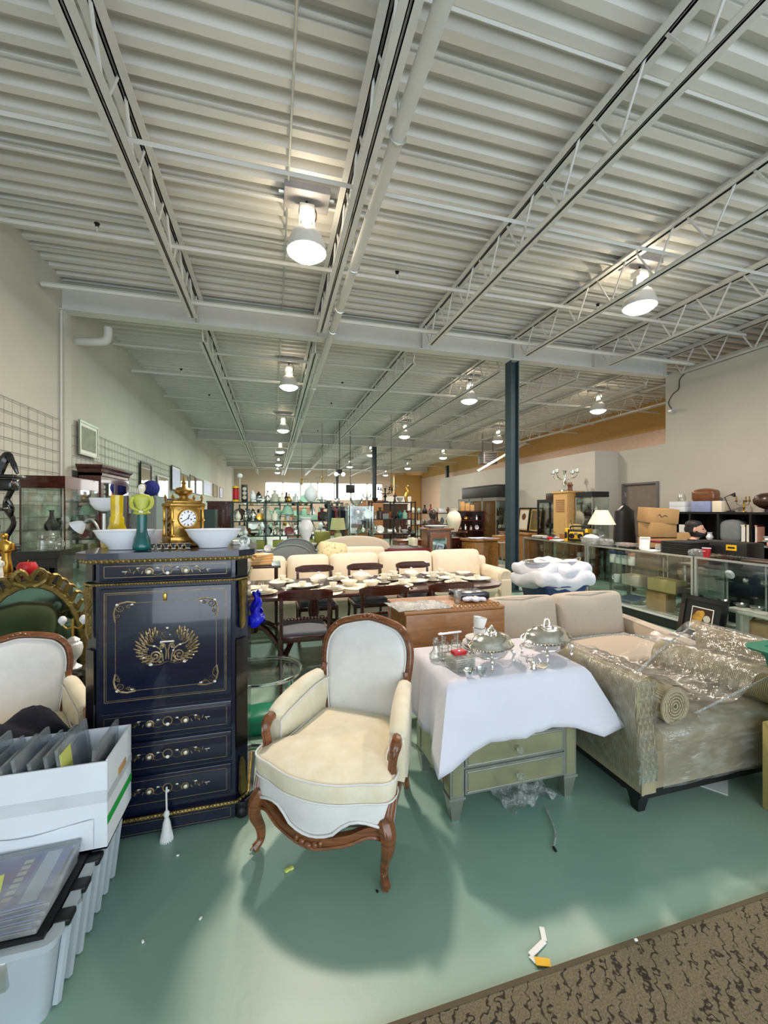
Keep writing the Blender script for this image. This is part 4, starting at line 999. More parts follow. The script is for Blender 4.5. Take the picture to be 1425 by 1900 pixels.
tag(G().grid(fn, 16, 10).obj('folded_plastic', 'bubble', smooth=180, solid=.002), 'folded clear plastic sheet lying on the left end of the drop-leaf table', 'plastic')
tag(G().lathe([(.0, .872), (.024, .872), (.03, .955), (.028, .955), (.022, .878), (.0, .878)], 1.29, 2.70, 0, 14).obj('drinking_glass', 'glass_ware'), 'clear drinking glass on the brown drop-leaf table', 'glass')
rr_ = random.Random(5)
g = G()
for k in range(7): g.sph(1.36 + .022 * k, 2.70 + rr_.uniform(-.02, .02), .885 + rr_.uniform(0, .012), .028, .03, .016, 7, 5)
tag(g.obj('crumpled_tissue', 'cloth_white', smooth=30), 'crumpled white tissue beside the navy case on the drop-leaf table', 'tissue')
e = thing('navy_case', 'flat navy blue presentation case on the right end of the drop-leaf table', 'case', (1.46, 2.86, .872))
G().rbox(0, 0, .025, .25, .2, .05, .008).obj('case_body', 'ebony_blue', e); G().box(-.121, .121, -.101, -.098, .024, .027).obj('seam', 'black', e, smooth=0); G().rbox(0, -.101, .026, .02, .004, .012, .002).obj('clasp', 'brass', e)

# ---- long dining table and regency chairs
TX0, TX1, TY0, TY1 = -.85, 2.48, 3.86, 4.86
e = thing('dining_table', 'long mahogany dining table with rounded end and splayed pedestal legs laid with china', 'table', (0, 0, 0))
o_ = [(TX0, TY0), (TX1 - .35, TY0)] + [(TX1 - .35 + .35 * sin(a), TY0 + .30 - .30 * cos(a)) for a in [pi / 2 * k / 7 for k in range(1, 8)]] + [(TX1 - .35 + .35 * cos(a), TY1 - .3 + .3 * sin(a)) for a in [pi / 2 * k / 7 for k in range(0, 8)]] + [(TX0, TY1)]
G().prism(o_, .705, .738).obj('tabletop', 'mahogany', e, smooth=30)
G().tube([(x, y, .722) for x, y in o_], .017, 6, closed=True).obj('reeded_edge', 'mahogany', e)
for xc in (-.2, .42, 1.75):
    G().lathe([(.09, .70), (.06, .68), (.045, .6), (.065, .5), (.05, .42), (.07, .36), (.06, .30)], xc, 4.36, 0, 14).obj('pedestal_column', 'mahogany', e)
    for k in range(4):
        a = radians(45 + 90 * k)
        P = spline([(xc + r_ * cos(a), 4.36 + r_ * sin(a), z) for r_, z in ((.04, .36), (.16, .36), (.32, .26), (.46, .09), (.53, .055))], 4)
        L = G().tube(P, [.034 - .014 * i / len(P) for i in range(len(P))], 7).obj('splayed_leg', 'mahogany', e)
        q = P[-1]; G().sph(q[0], q[1], .026, .03, .03, .026, 8, 6).tube([(q[0], q[1], .045), q], .017, 6).obj('brass_caster', 'brass', L)
def regency(label, loc, rz):
    e = thing('dining_chair', label, 'chair', loc, rz, 'regency chairs round the dining table')
    P = [(x, .205 + .03 * (1 - (x / .235) ** 2) + .02, .815) for x in [-.235 + .47 * k / 12 for k in range(13)]]
    G().loft([[(x, y - .014, z - h), (x, y + .014, z - h), (x, y + .016, z + h * .7), (x, y + .006, z + h), (x, y - .012, z + h * .8)] for (x, y, z), h in zip(P, [.02, .034, .042, .044, .044, .044, .044, .044, .044, .044, .042, .034, .02])]).obj('crest_rail', 'mahogany', e)
    for s in (-1, 1):
        st = spline([(s * .205, .235, .80), (s * .205, .215, .62), (s * .205, .19, .46), (s * .205, .20, .40)], 4)
        G().tube(st, .017, 6).obj('back_stile', 'mahogany', e)
        G().tube(spline([(s * .205, .20, .43), (s * .207, .23, .25), (s * .21, .31, .006)], 5), [.022 - .001 * i for i in range(11)], 6).obj('rear_leg', 'mahogany', e)
        G().tube(spline([(s * .21, -.2, .43), (s * .212, -.205, .25), (s * .214, -.25, .006)], 5), [.022 - .001 * i for i in range(11)], 6).obj('front_leg', 'mahogany', e)
        G().rbox(s * .21, 0, .425, .03, .42, .055, .006).obj('side_rail', 'mahogany', e)
    g = G()
    for k in range(15):
        x = -.2 + .4 * k / 14; g.sph(x, .215, .60, .017, .013, .014 + .006 * (1 - abs(k - 7) / 7), 6, 5)
    o = g.obj('rope_rail', 'mahogany', e)
    G().rbox(0, -.205, .425, .42, .03, .055, .006).obj('front_rail', 'mahogany', e); G().rbox(0, .20, .425, .42, .03, .055, .006).obj('back_rail', 'mahogany', e)
    G().rbox(0, 0, .455, .40, .40, .055, .02, 2, 2, soft(.02)).obj('seat', 'slate_seat', e)
    return e
ch = regency('dark mahogany regency chair, back to camera, leftmost on the near side of dining table', (.275, 3.80, 0), pi)
dup(ch, (.985, 3.81, 0), pi, 'dark mahogany regency chair with back to the camera, middle one on the near side')
dup(ch, (1.64, 3.80, 0), pi, 'dark mahogany regency chair with back to the camera, behind the drop-leaf table')
for k, u in enumerate((585, 680, 770)):
    dup(ch, (XY(u, 5.0), 4.86, 0), 0, 'mahogany regency chair facing the camera across the table, %s on the far side' % ['leftmost', 'middle one', 'rightmost'][k])

# ---- long cream sofa
e = thing('cream_sofa', 'very long cream upholstered sofa with five back cushions behind the dining table', 'sofa', (0, 0, 0))
G().rbox(1.1, 5.85, .2, 4.5, .9, .22, .03).obj('base', 'sofa_cream', e)
G().rbox(1.1, 6.2, .45, 4.7, .2, .66, .06, 2).obj('back_frame', 'sofa_cream', e)
bx = [-1.15, -.31, .19, .80, 1.54, 2.40, 3.22]
for k in range(6):
    a, b = bx[k], bx[k + 1]
    hh = .44 + .03 * (k / 5)
    G().rbox(0, 0, 0, b - a - .01, .24, hh, .08, 2, 3, softy(.06), M=T((a + b) / 2, 5.98, .43 + hh / 2, 0, radians(-11))).obj('back_cushion', 'sofa_cream', e)
for a, b in ((-1.15, .3), (.3, 1.75), (1.75, 3.22)): G().rbox((a + b) / 2, 5.63, .37, b - a - .01, .62, .16, .06, 2, 2, soft(.02)).obj('seat_cushion', 'sofa_cream', e)
for x in (-1.28, 3.36):
    g = G().rbox(x, 5.78, .31, .2, .84, .42, .04, 2)
    g.lathe([(.10, -.43), (.125, -.40), (.125, .38), (.10, .41)], n=14, M=T(x, 5.78, .53, 0, radians(90)))
    g.obj('rolled_arm', 'sofa_cream', e)
for x in (-1.25, 1.1, 3.33):
    for y in (5.46, 6.2): G().lathe([(.018, 0), (.03, .04), (.026, .1)], x, y, 0, 8).obj('foot', 'dark_wood', e)
# ================================================================ small things: builders
CP = {}
def one(name, label, cat, mat, g, loc=(0, 0, 0), rz=0, group=None, smooth=40):
    return tag(g.obj(name, mat, smooth=smooth, loc=loc, rz=rz), label, cat, group)
def bowl_prof(r, h, foot=.4): return [(0, 0), (r * foot, 0), (r * foot, h * .06), (r * .75, h * .45), (r, h), (r * .97, h), (r * .7, h * .5), (r * .35, h * .14), (0, h * .12)]
def plate_prof(r, h=.02): return [(0, 0), (r * .6, 0), (r * .68, h * .3), (r, h), (r * .99, h * 1.12), (r * .66, h * .45), (0, h * .3)]
VASES = [
    [(0, 0), (.5, 0), (.55, .05), (.9, .35), (1, .55), (.8, .78), (.42, .88), (.4, .94), (.55, 1), (.48, 1), (.34, .93), (0, .9)],
    [(0, 0), (.7, 0), (.75, .03), (.5, .12), (.45, .2), (.9, .5), (1, .7), (.7, .85), (.6, .9), (.85, 1), (.78, 1), (.5, .9), (0, .88)],
    [(0, 0), (.8, 0), (1, .1), (1, .3), (.5, .55), (.3, .7), (.28, .9), (.45, 1), (.38, 1), (.2, .92), (0, .9)],
    [(0, 0), (.6, 0), (.62, .04), (.15, .1), (.12, .45), (.5, .55), (.95, .75), (1, 1), (.95, 1), (.85, .75), (.3, .58), (0, .55)],
    [(0, 0), (.9, 0), (1, .03), (1, .6), (.95, .68), (.4, .76), (.36, .9), (.5, .92), (.5, 1), (0, 1)],
    [(0, 0), (.75, 0), (.8, .04), (.6, .08), (.95, .25), (1, .4), (.85, .6), (.5, .7), (.6, .74), (.35, .85), (.2, .9), (.26, .96), (0, 1)]]
def vase(label, cat, mat, x, y, z, r, h, kind=0, name='vase', group=None, n=12):
    return one(name, label, cat, mat, G().lathe([(a * r, b * h) for a, b in VASES[kind]], n=n), (x, y, z), 0, group)
def book(label, mat, x, y, z, w, d, h, rz=0, group=None):
    e = thing('book', label, 'book', (x, y, z), rz, group)
    G().box(-w / 2, w / 2, -d / 2, d / 2, 0, h * .08).box(-w / 2, w / 2, -d / 2, d / 2, h * .92, h).box(-w / 2, -w / 2 + .004, -d / 2, d / 2, 0, h).obj('cover', mat, e, smooth=0)
    G().box(-w / 2 + .003, w / 2 - .006, -d / 2 + .005, d / 2 - .005, h * .08, h * .92).obj('pages', 'paper', e, smooth=0)
    return e
def carton(label, x, y, z, w, d, h, rz=0, mat='card_brown', lid=False, group=None, name='cardboard_box'):
    e = thing(name, label, 'box', (x, y, z), rz, group)
    G().rbox(0, 0, h / 2, w, d, h, .006).obj('carton_body', mat, e)
    if lid: G().rbox(0, 0, h - .02, w + .015, d + .015, .045, .005).obj('lid', mat, e)
    else:
        G().box(-w / 2, w / 2, -.003, .003, h, h + .002).obj('seam', 'black', e, smooth=0); G().box(-w / 2, w / 2, -.025, .025, h, h + .0015).obj('tape', 'pine', e, smooth=0)
    return e
def frame(name, label, cat, w, h, loc, rz, rx=0, fm='dark_wood', pm_='paper', mat_w=.03, fw=.025, inner=None, depth=.025, group=None):
    """picture or mirror standing in its own x,z plane, facing -y"""
    e = thing(name, label, cat, loc, rz, group)
    M_ = Matrix.Rotation(rx, 4, 'X')
    g = G()
    for a in ((-w / 2, w / 2, 0, fw), (-w / 2, w / 2, h - fw, h), (-w / 2, -w / 2 + fw, fw, h - fw), (w / 2 - fw, w / 2, fw, h - fw)): g.box(a[0], a[1], -depth, 0, a[2], a[3], M_)
    g.obj('frame', fm, e, smooth=0)
    G().box(-w / 2 + fw, w / 2 - fw, -.012, -.004, fw, h - fw, M_).obj('glass' if pm_ == 'mirror' else 'mount', pm_, e, smooth=0)
    if inner: G().box(-w / 2 + fw + mat_w, w / 2 - fw - mat_w, -.0135, -.0118, fw + mat_w, h - fw - mat_w, M_).obj('picture', inner, e, smooth=0)
    return e
def table_lamp(label, x, y, z, rb, h, rs, sh, shade, base, kind=0, r0=.45, name='table_lamp'):
    e = thing(name, label, 'lamp', (x, y, z))
    G().lathe([(a * rb, b * (h - sh)) for a, b in VASES[kind]], n=14).obj('base', base, e)
    G().cyl(0, 0, (h - sh) * .95, h - sh * .5, .008, 6).obj('stem', 'brass', e)
    G().lathe([(rs, h - sh), (rs * r0, h), (rs * r0 - .006, h), (rs - .006, h - sh)], n=20).obj('shade', shade, e)
    G().sph(0, 0, h + .015, .012, .012, .018, 8, 5).cyl(0, 0, h - sh * .5, h + .01, .003, 5).obj('finial', 'brass', e)
    return e
def candelabrum(label, x, y, z, h, span, mat, arms=4, name='candelabrum'):
    e = thing(name, label, 'candelabrum', (x, y, z))
    G().lathe([(0, 0), (.22 * span, 0), (.2 * span, .05 * h), (.06 * span, .09 * h), (.05 * span, .3 * h), (.12 * span, .4 * h), (.05 * span, .52 * h), (.04 * span, .7 * h), (.06 * span, .95 * h), (.09 * span, h), (0, h)], n=12).obj('stem', mat, e)
    for k in range(arms):
        a = 2 * pi * k / arms + .3; c, s = cos(a), sin(a)
        P = spline([(.02 * c, .02 * s, .62 * h), (.22 * span * c, .22 * span * s, .58 * h), (.45 * span * c, .45 * span * s, .68 * h), (.5 * span * c, .5 * span * s, .84 * h)], 4)
        A = G().tube(P, .022 * span, 6).obj('arm', mat, e)
        G().lathe([(.0, 0), (.09 * span, .01), (.1 * span, .03), (.04 * span, .04), (.05 * span, .1), (0, .1)], .5 * span * c, .5 * span * s, .84 * h, 8).obj('candle_cup', mat, A)
    return e
def cup(label, x, y, z, r, h, mat='china', rz=0, saucer=True, group=None):
    e = thing('cup_and_saucer' if saucer else 'cup', label, 'cup', (x, y, z), rz, group)
    z0 = 0
    if saucer: G().lathe(plate_prof(r * 1.75, .014), n=12).obj('saucer', mat, e); z0 = .006
    c_ = G().lathe(bowl_prof(r, h, .5), 0, 0, z0, 12).obj('cup_bowl', mat, e)
    G().tube([(r * .9 + r * .5 * sin(a), 0, z0 + h * .5 + h * .32 * cos(a)) for a in [pi * k / 5 for k in range(6)]], r * .09, 5).obj('handle', mat, e)
    return e
def teapot(label, x, y, z, r, mat, rz=0):
    e = thing('teapot', label, 'teapot', (x, y, z), rz)
    G().lathe([(0, 0), (r * .6, 0), (r * .62, r * .1), (r, r * .8), (r * .8, r * 1.3), (r * .45, r * 1.5), (0, r * 1.5)], n=14).obj('pot_body', mat, e)
    G().lathe([(r * .46, r * 1.48), (r * .35, r * 1.62), (r * .08, r * 1.7), (r * .12, r * 1.82), (0, r * 1.88)], n=12).obj('lid', mat, e)
    G().tube(spline([(r * .9, 0, r * .6), (r * 1.4, 0, r * .8), (r * 1.7, 0, r * 1.4)], 4), [r * .2 - r * .012 * k for k in range(9)], 7).obj('spout', mat, e)
    G().tube(spline([(-r * .8, 0, r * 1.2), (-r * 1.5, 0, r * 1.2), (-r * 1.5, 0, r * .6), (-r * .95, 0, r * .5)], 4), r * .08, 6).obj('handle', mat, e)
    return e
def statuette(label, x, y, z, h, mat, rz=0, name='figurine', n=10):
    """small draped standing figure in one surface: base, robe, arms, shoulders, neck, head"""
    P = [(.0, 0, 0), (.17, .15, 0), (.17, .15, .04), (.12, .1, .06), (.14, .11, .12), (.105, .085, .3), (.085, .07, .48), (.12, .08, .58), (.15, .085, .70), (.135, .07, .78), (.05, .045, .82), (.045, .045, .84), (.065, .07, .88), (.075, .08, .93), (.055, .06, .98), (.0, .0, 1.0)]
    g = G()
    g.loft([[(a * h * cos(2 * pi * k / n) + .02 * h * sin(5 * c), b * h * sin(2 * pi * k / n), c * h) for k in range(n)] for a, b, c in P], cap=False)
    for s in (-1, 1): g.tube([(s * .14 * h, 0, .74 * h), (s * .18 * h, -.04 * h, .6 * h), (s * .05 * h, -.12 * h, .55 * h)], [.04 * h, .035 * h, .025 * h], 6)
    return one(name, label, 'figurine', mat, g, (x, y, z), rz, smooth=60)

# ================================================================ on the secretary
ZS = 1.352
def oval_bowl(label, x, y, r):
    e = thing('serving_bowl', label, 'bowl', (x, y, ZS), 0, 'white serving bowls on the secretary')
    G().lathe([(0, 0), (r * .52, 0), (r * .56, .012), (r * .62, .02), (r * .86, .055), (r, .092), (r * .975, .094), (r * .83, .062), (r * .5, .03), (0, .024)], n=28, sy=.62).obj('bowl_body', 'white_ceramic', e)
    G().tube([(r * .99 * cos(2 * pi * k / 28), r * .61 * sin(2 * pi * k / 28), .092) for k in range(28)], .004, 5, closed=True).obj('rim', 'white_ceramic', e)
oval_bowl('large white oval bowl on the left end of the blue-black secretary', XY(232, 2.31), 2.31, .137)
oval_bowl('large white oval bowl on the right end of the blue-black secretary', XY(396, 2.29), 2.29, .135)
one('small_bowl', 'small white bowl behind the green figurine on the secretary', 'bowl', 'white_ceramic', G().lathe(bowl_prof(.065, .085), n=16), (XY(284, 2.47), 2.47, ZS))
# figurine of a woman in a chartreuse jacket and teal skirt
x, y = XY(263, 2.205), 2.205
e = thing('lady_figurine', 'porcelain lady figurine in chartreuse jacket and teal skirt on the secretary', 'figurine', (x, y, ZS), radians(8))
def ring(a, b, z, n=14, dx=0, f=0): return [((a + f * cos(4 * 2 * pi * k / n)) * cos(2 * pi * k / n) + dx, b * sin(2 * pi * k / n), z) for k in range(n)]
G().loft([ring(.028, .026, .0), ring(.038, .034, .006), ring(.04, .036, .02), ring(.036, .032, .032, f=.002), ring(.03, .028, .06, f=.003), ring(.024, .022, .075, f=.003), ring(.02, .018, .10, f=.002), ring(.021, .018, .15, f=.002), ring(.022, .018, .175)]).obj('skirt', 'teal_glaze', e, smooth=60)
g = G().loft([ring(.024, .019, .172), ring(.036, .024, .178, f=.003), ring(.028, .020, .195), ring(.024, .017, .21), ring(.032, .019, .235), ring(.038, .018, .255), ring(.034, .016, .266), ring(.012, .011, .272)])
for s in (-1, 1): g.tube(spline([(s * .036, 0, .258), (s * .043, -.004, .232), (s * .036, -.016, .206), (s * .008, -.026, .19)], 4), [.011] * 4 + [.010] * 5 + [.008] * 4, 7)
g.obj('jacket', 'chartreuse', e, smooth=60)
g = G().loft([ring(.009, .009, .266), ring(.008, .008, .278), ring(.012, .014, .284), ring(.016, .018, .293), ring(.0165, .019, .304), ring(.014, .016, .314), ring(.005, .005, .32)])
g.sph(0, -.019, .296, .003, .004, .004, 6, 4)
h_ = g.obj('head', 'china', e, smooth=60)
G().sph(0, .009, .306, .0205, .0205, .0195, 12, 8).sph(0, .020, .300, .010, .009, .009, 8, 5).obj('hair', 'hair', h_)
G().sph(-.004, -.026, .187, .006, .004, .007, 7, 5).sph(.004, -.027, .185, .006, .004, .007, 7, 5).obj('hands', 'china', e)
# tall yellow glazed statuette
one('yellow_statuette', 'glossy yellow glazed tall figure standing behind the left white bowl', 'figurine', 'yellow_glaze',
    G().loft([ring(.066, .05, 0, 14, f=.006), ring(.064, .05, .02, f=.010), ring(.054, .044, .06, f=.010), ring(.038, .034, .095, f=.008), ring(.03, .027, .12, f=.005), ring(.032, .028, .15, f=.003), ring(.027, .025, .165), ring(.029, .026, .18), ring(.03, .027, .26), ring(.03, .027, .272), ring(.0, .0, .274)]), (XY(217, 2.44), 2.44, ZS), smooth=25)
# gilt mantel clock
x, y = XY(341, 2.40), 2.40
e = thing('mantel_clock', 'gilt brass mantel clock with white dial and urn finial on the secretary', 'clock', (x, y, ZS), radians(33))
pm('gold', S(178, 142, 76), .3, .95, var=.2, sc=30, bump=.1)
G().rbox(0, 0, .012, .20, .14, .024, .006).rbox(0, 0, .04, .18, .122, .034, .006).obj('plinth', 'gold', e)
G().rbox(0, 0, .135, .142, .095, .16, .004).obj('case', 'gold', e)
G().rbox(0, 0, .222, .182, .125, .018, .005).rbox(0, 0, .237, .155, .11, .014, .004).obj('cornice', 'gold', e)
for sx in (-1, 1):
    for sy in (-1, 1):
        G().lathe([(.009, .056), (.011, .06), (.007, .07), (.007, .13), (.011, .137), (.007, .145), (.007, .2), (.011, .208), (.012, .213)], sx * .079, sy * .053, 0, 8).obj('column', 'brass', e)
        G().lathe([(.008, .244), (.004, .25), (.009, .262), (.004, .272), (.0, .28)], sx * .075, sy * .05, 0, 8).obj('corner_finial', 'gold', e)
for sx in (-1, 1):
    p_ = G().box(sx * .0715 - .001, sx * .0715 + .001, -.036, .036, .07, .2).obj('side_panel', 'inlay_brass', e, smooth=0)
    g = G()
    for k in range(4): g.tube([(sx * .074, .018 * cos(a + k), .085 + .033 * k + .012 * sin(a)) for a in [2 * pi * j / 10 for j in range(10)]], .003, 4, closed=True)
    g.obj('fretwork', 'gold', p_)
G().lathe([(.05, .244), (.045, .252), (.02, .26), (.022, .27), (.042, .285), (.046, .3), (.036, .312), (.012, .318), (.008, .33), (.014, .34), (.006, .35), (.004, .375), (.0, .38)], 0, 0, 0, 14).obj('urn_finial', 'gold', e)
Md = T(0, -.049, .150, 0, radians(90))
dl = G().lathe([(0, 0), (.044, .0), (.044, .004), (0, .006)], n=24, M=Md).obj('dial', 'white_ceramic', e)
G().tube([Md @ Vector((.047 * cos(2 * pi * k / 24), .047 * sin(2 * pi * k / 24), .004)) for k in range(24)], .004, 6, closed=True).obj('bezel', 'brass', e)
for k in range(12):
    G().box(-.0018 if k % 3 else -.003, .0018 if k % 3 else .003, .031, .040, .0062, .0068, Md @ Matrix.Rotation(-2 * pi * k / 12, 4, 'Z')).obj('hour_mark', 'black', dl, smooth=0)
G().box(-.002, .002, -.004, .022, .007, .008, Md @ Matrix.Rotation(radians(-20), 4, 'Z')).obj('hour_hand', 'black', dl, smooth=0)
G().box(-.0015, .0015, -.004, .034, .0082, .0092, Md @ Matrix.Rotation(radians(-240), 4, 'Z')).obj('minute_hand', 'black', dl, smooth=0)
G().cyl(0, 0, .006, .0094, .004, 8).xf(Md).obj('hand_boss', 'black', dl)
G().lathe([(.004, .0), (.004, .002)], .016, -.006, .006, 8, M=Md).obj('winding_hole', 'black', dl)
for k, u in enumerate((283, 296, 309, 322, 335, 348)):
    one('shot_cup', 'small silver shot cup in front of the gilt clock, %s' % ORD[k], 'cup', 'silver', G().lathe([(0, 0), (.014, 0), (.015, .003), (.009, .008), (.011, .014), (.016, .03), (.015, .03), (.01, .016), (0, .012)], n=12), (XY(u, 2.215), 2.215, ZS), 0, 'silver cups in front of the clock')
one('paper_pad', 'small pad of white paper on the right rear corner of the secretary', 'paper', 'paper', G().box(-.03, .03, -.04, .04, 0, .02), (-.195, 2.47, ZS), .3, smooth=0)
e = thing('wine_glass', 'cut wine glass lying on its side by the right white bowl', 'glass', (-.150, 2.36, ZS + .024))
G().lathe([(.03, 0), (.004, .004), (.004, .05), (.018, .065), (.024, .1), (.022, .1), (.016, .067), (0, .055)], n=12, M=Matrix.Rotation(radians(84), 4, 'X')).obj('glass_body', 'glass_ware', e)

# blue bag on the right side of the secretary
o = one('blue_bag', 'shiny royal blue plastic bag hanging by the right side of the secretary', 'bag', 'blue_bag', G().grid(lambda u, v: (.0 + (.012 + .03 * v + .010 * sin(14 * v + 3 * u)) * cos(2 * pi * u), (.02 + .03 * v) * sin(2 * pi * u) + .012 * sin(12 * v + 6 * u), .17 - .17 * v + .012 * sin(12 * u + 9 * v)), 24, 16), (-.088, 2.36, .92), 0, smooth=20)

# ================================================================ on the white cloth
ZC = CZ + .012
def tureen(label, x, y, r, h, loop, rz):
    e = thing('entree_dish', label, 'serving dish', (x, y, ZC), rz, 'silver entree dishes')
    k = h / .2
    G().lathe([(0, .045 * k), (r * .55, .045 * k), (r * .8, .07 * k), (r * .93, .095 * k), (r * .99, .1 * k), (r, .106 * k), (r * .9, .106 * k), (r * .5, .07 * k), (0, .06 * k)], n=28, sy=.74).obj('dish', 'silver', e)
    G().lathe([(r * .99, .108 * k), (r * .95, .114 * k), (r * .90, .120 * k), (r * .85, .138 * k), (r * .74, .154 * k), (r * .63, .160 * k), (r * .6, .164 * k), (r * .3, .170 * k), (0, .172 * k)], n=28, sy=.74).obj('lid', 'silver', e)
    g = G()
    for j in range(44): a = 2 * pi * j / 44; g.sph(r * cos(a), r * .74 * sin(a), .106 * k, .0045, .0045, .0045, 5, 3)
    o = g.obj('gadroon_rim', 'silver', e); o['kind'] = 'stuff'
    s_ = G().tube([(r * .62 * cos(2 * pi * j / 20), r * .46 * sin(2 * pi * j / 20), .05 * k) for j in range(20)], .005, 6, closed=True).obj('stand_ring', 'silver', e)
    for sx, sy in ((-1, -1), (1, -1), (1, 1), (-1, 1)):
        G().tube(spline([(sx * r * .6, sy * r * .44, .075 * k), (sx * r * .72, sy * r * .54, .05 * k), (sx * r * .66, sy * r * .5, .02 * k), (sx * r * .72, sy * r * .54, .006)], 4), [.006, .008, .009, .009, .008, .007, .006, .006, .006, .007, .008, .009, .009], 6).sph(sx * r * .72, sy * r * .54, .008, .011, .011, .008, 7, 5).obj('scroll_foot', 'silver', e)
    for s in (-1, 1):
        G().tube(spline([(s * r * .95, -.03, .09 * k), (s * r * 1.1, -.022, .085 * k), (s * r * 1.16, 0, .088 * k), (s * r * 1.1, .022, .085 * k), (s * r * .95, .03, .09 * k)], 4), .0055, 6).obj('side_handle', 'silver', e)
    if loop:
        q = G().lathe([(.04, .17 * k), (.038, .176 * k), (.028, .182 * k), (.0, .186 * k)], n=16).obj('handle_boss', 'silver', e)
        g = G()
        for j in range(13): a = pi * (j / 12) * 1.15 - .12; g.sph(.026 * cos(a), 0, .186 * k + .03 * sin(a) + .004, .0075, .007, .0075, 7, 5)
        g.obj('beaded_ring_handle', 'silver', q)
    else:
        for j in range(5): a = 2 * pi * j / 5; G().tube(spline([(.026 * cos(a), .022 * sin(a), .17 * k), (.03 * cos(a), .026 * sin(a), .185 * k), (.012 * cos(a), .01 * sin(a), .2 * k), (.004 * cos(a), .004 * sin(a), .212 * k)], 3), .005, 5).obj('leaf_scroll', 'silver', e)
        G().sph(0, 0, .207 * k, .008, .008, .012, 8, 5).obj('finial', 'silver', e)
    return e
tureen('silver lidded entree dish with leafy finial, nearer one beside the stacked plates', 1.15, 1.985, .142, .190, False, radians(25))
tureen('silver lidded entree dish with beaded ring handle near the right edge of the cloth', 1.515, 2.005, .162, .190, True, radians(18))
x, y = 1.20, 2.21
for k in range(7):
    r = .115 - .004 * k if k < 4 else .085
    one('dinner_plate', 'white spotted plate, %s of the stack behind the silver dish' % ['bottom one', 'second from bottom', 'third from bottom', 'fourth from bottom', 'fifth from bottom', 'sixth from bottom', 'topmost'][k], 'plate', 'china_spots', G().lathe(plate_prof(r, .014), n=24), (x + .003 * (k % 3), y - .003 * (k % 2), ZC + .009 * k), 0, 'plates stacked on the cloth')
zt = ZC + .009 * 6 + .016
one('beaker_cup', 'white spotted cup standing on the plate stack, lower one', 'cup', 'china_spots', G().lathe([(0, 0), (.03, 0), (.032, .004), (.039, .055), (.036, .055), (.03, .008), (0, .006)], n=18), (x, y, zt))
one('beaker_cup', 'white spotted cup tipped on top of the lower cup', 'cup', 'china_spots', G().lathe([(0, 0), (.03, 0), (.032, .004), (.041, .06), (.038, .06), (.03, .008), (0, .006)], n=18, M=Matrix.Rotation(radians(10), 4, 'Y')), (x - .004, y, zt + .058))
cup('white spotted teacup beside the stack of plates', x + .12, y + .02, ZC, .042, .055, 'china_spots', .2, False)
# cruet frame, bottle, glass plates
e = thing('cruet_stand', 'silver cruet stand with a flat bar handle at the left of the cloth', 'cruet', (.975, 2.14, ZC), .1)
G().rbox(0, 0, .008, .16, .09, .012, .004).obj('tray', 'silver', e)
for s in (-1, 1):
    G().tube([(s * .05, 0, .01), (s * .05, 0, .128)], .003, 5).obj('post', 'silver', e)
    G().tube([(s * .04 + .034 * cos(2 * pi * k / 14), .034 * sin(2 * pi * k / 14), .06) for k in range(14)], .0025, 5, closed=True).obj('bottle_ring', 'silver', e)
G().rbox(0, 0, .133, .15, .016, .010, .004).obj('bar_handle', 'white_ceramic', e)
vase('cut glass cruet bottle standing in the left ring of the silver frame', 'bottle', 'glass_ware', .935, 2.136, ZC + .016, .031, .10, 4, 'cruet_bottle')
vase('cut glass cruet bottle standing in the right ring of the silver frame', 'bottle', 'glass_ware', 1.015, 2.144, ZC + .016, .031, .10, 4, 'cruet_bottle')
e = thing('glass_decanter', 'small glass decanter with round stopper at the left end of the cloth', 'decanter', (.872, 2.10, ZC))
G().lathe([(0, 0), (.03, 0), (.036, .01), (.036, .035), (.016, .06), (.014, .09), (.02, .098), (0, .096)], n=14).obj('decanter_body', 'glass_ware', e)
G().lathe([(.011, .096), (.012, .1), (.016, .115), (.012, .128), (0, .132)], n=10).obj('stopper', 'glass_ware', e)
for k in range(6): one('glass_plate', 'square glass coaster, %s of the stack under the red box' % ['bottom', 'second', 'third', 'fourth', 'fifth', 'top'][k], 'coaster', 'pressed_glass', G().rbox(0, 0, .006, .12, .12, .010, .003), (.955, 1.975, ZC + .011 * k), .15 + .02 * (k % 2), 'glass coasters under the red box')
e = thing('red_box', 'small red box with a clasp lying on the glass coasters', 'box', (.955, 1.985, ZC + .068), .1)
G().rbox(0, 0, .01, .075, .045, .02, .003).obj('box_body', 'red', e); G().rbox(-.01, -.02, .024, .012, .008, .008, .002).obj('clasp', 'silver', e)
one('glass_salt', 'small cut glass salt at the front of the cloth, left one', 'glass', 'chrome', G().lathe(bowl_prof(.028, .038), n=14), (.945, 1.85, ZC), 0, 'small salts on the cloth')
one('glass_salt', 'small cut glass salt at the front of the cloth, right one', 'glass', 'glass_ware', G().lathe(bowl_prof(.028, .04), n=14), (1.012, 1.845, ZC), 0, 'small salts on the cloth')
cup('small silver cream cup near the back edge of the cloth', 1.385, 2.26, ZC, .026, .042, 'silver', .4, False)
e = thing('glass_star_dish', 'small silver and glass posy bowl between the two silver dishes', 'bowl', (1.325, 1.862, ZC))
G().lathe([(0, 0), (.022, 0), (.012, .01), (.03, .03), (.026, .03), (0, .014)], n=12).obj('bowl_body', 'silver', e)
for k in range(6): a = pi * k / 3; G().tube(spline([(.02 * cos(a), .02 * sin(a), .028), (.042 * cos(a), .042 * sin(a), .04), (.03 * cos(a), .03 * sin(a), .06)], 3), .003, 5).obj('wire_petal', 'silver', e)
one('price_tag', 'small cream price tag lying between the two silver dishes', 'tag', 'shade_cream', G().box(-.035, .035, -.02, .02, 0, .0015), (1.395, 1.875, ZC), .5, smooth=0)

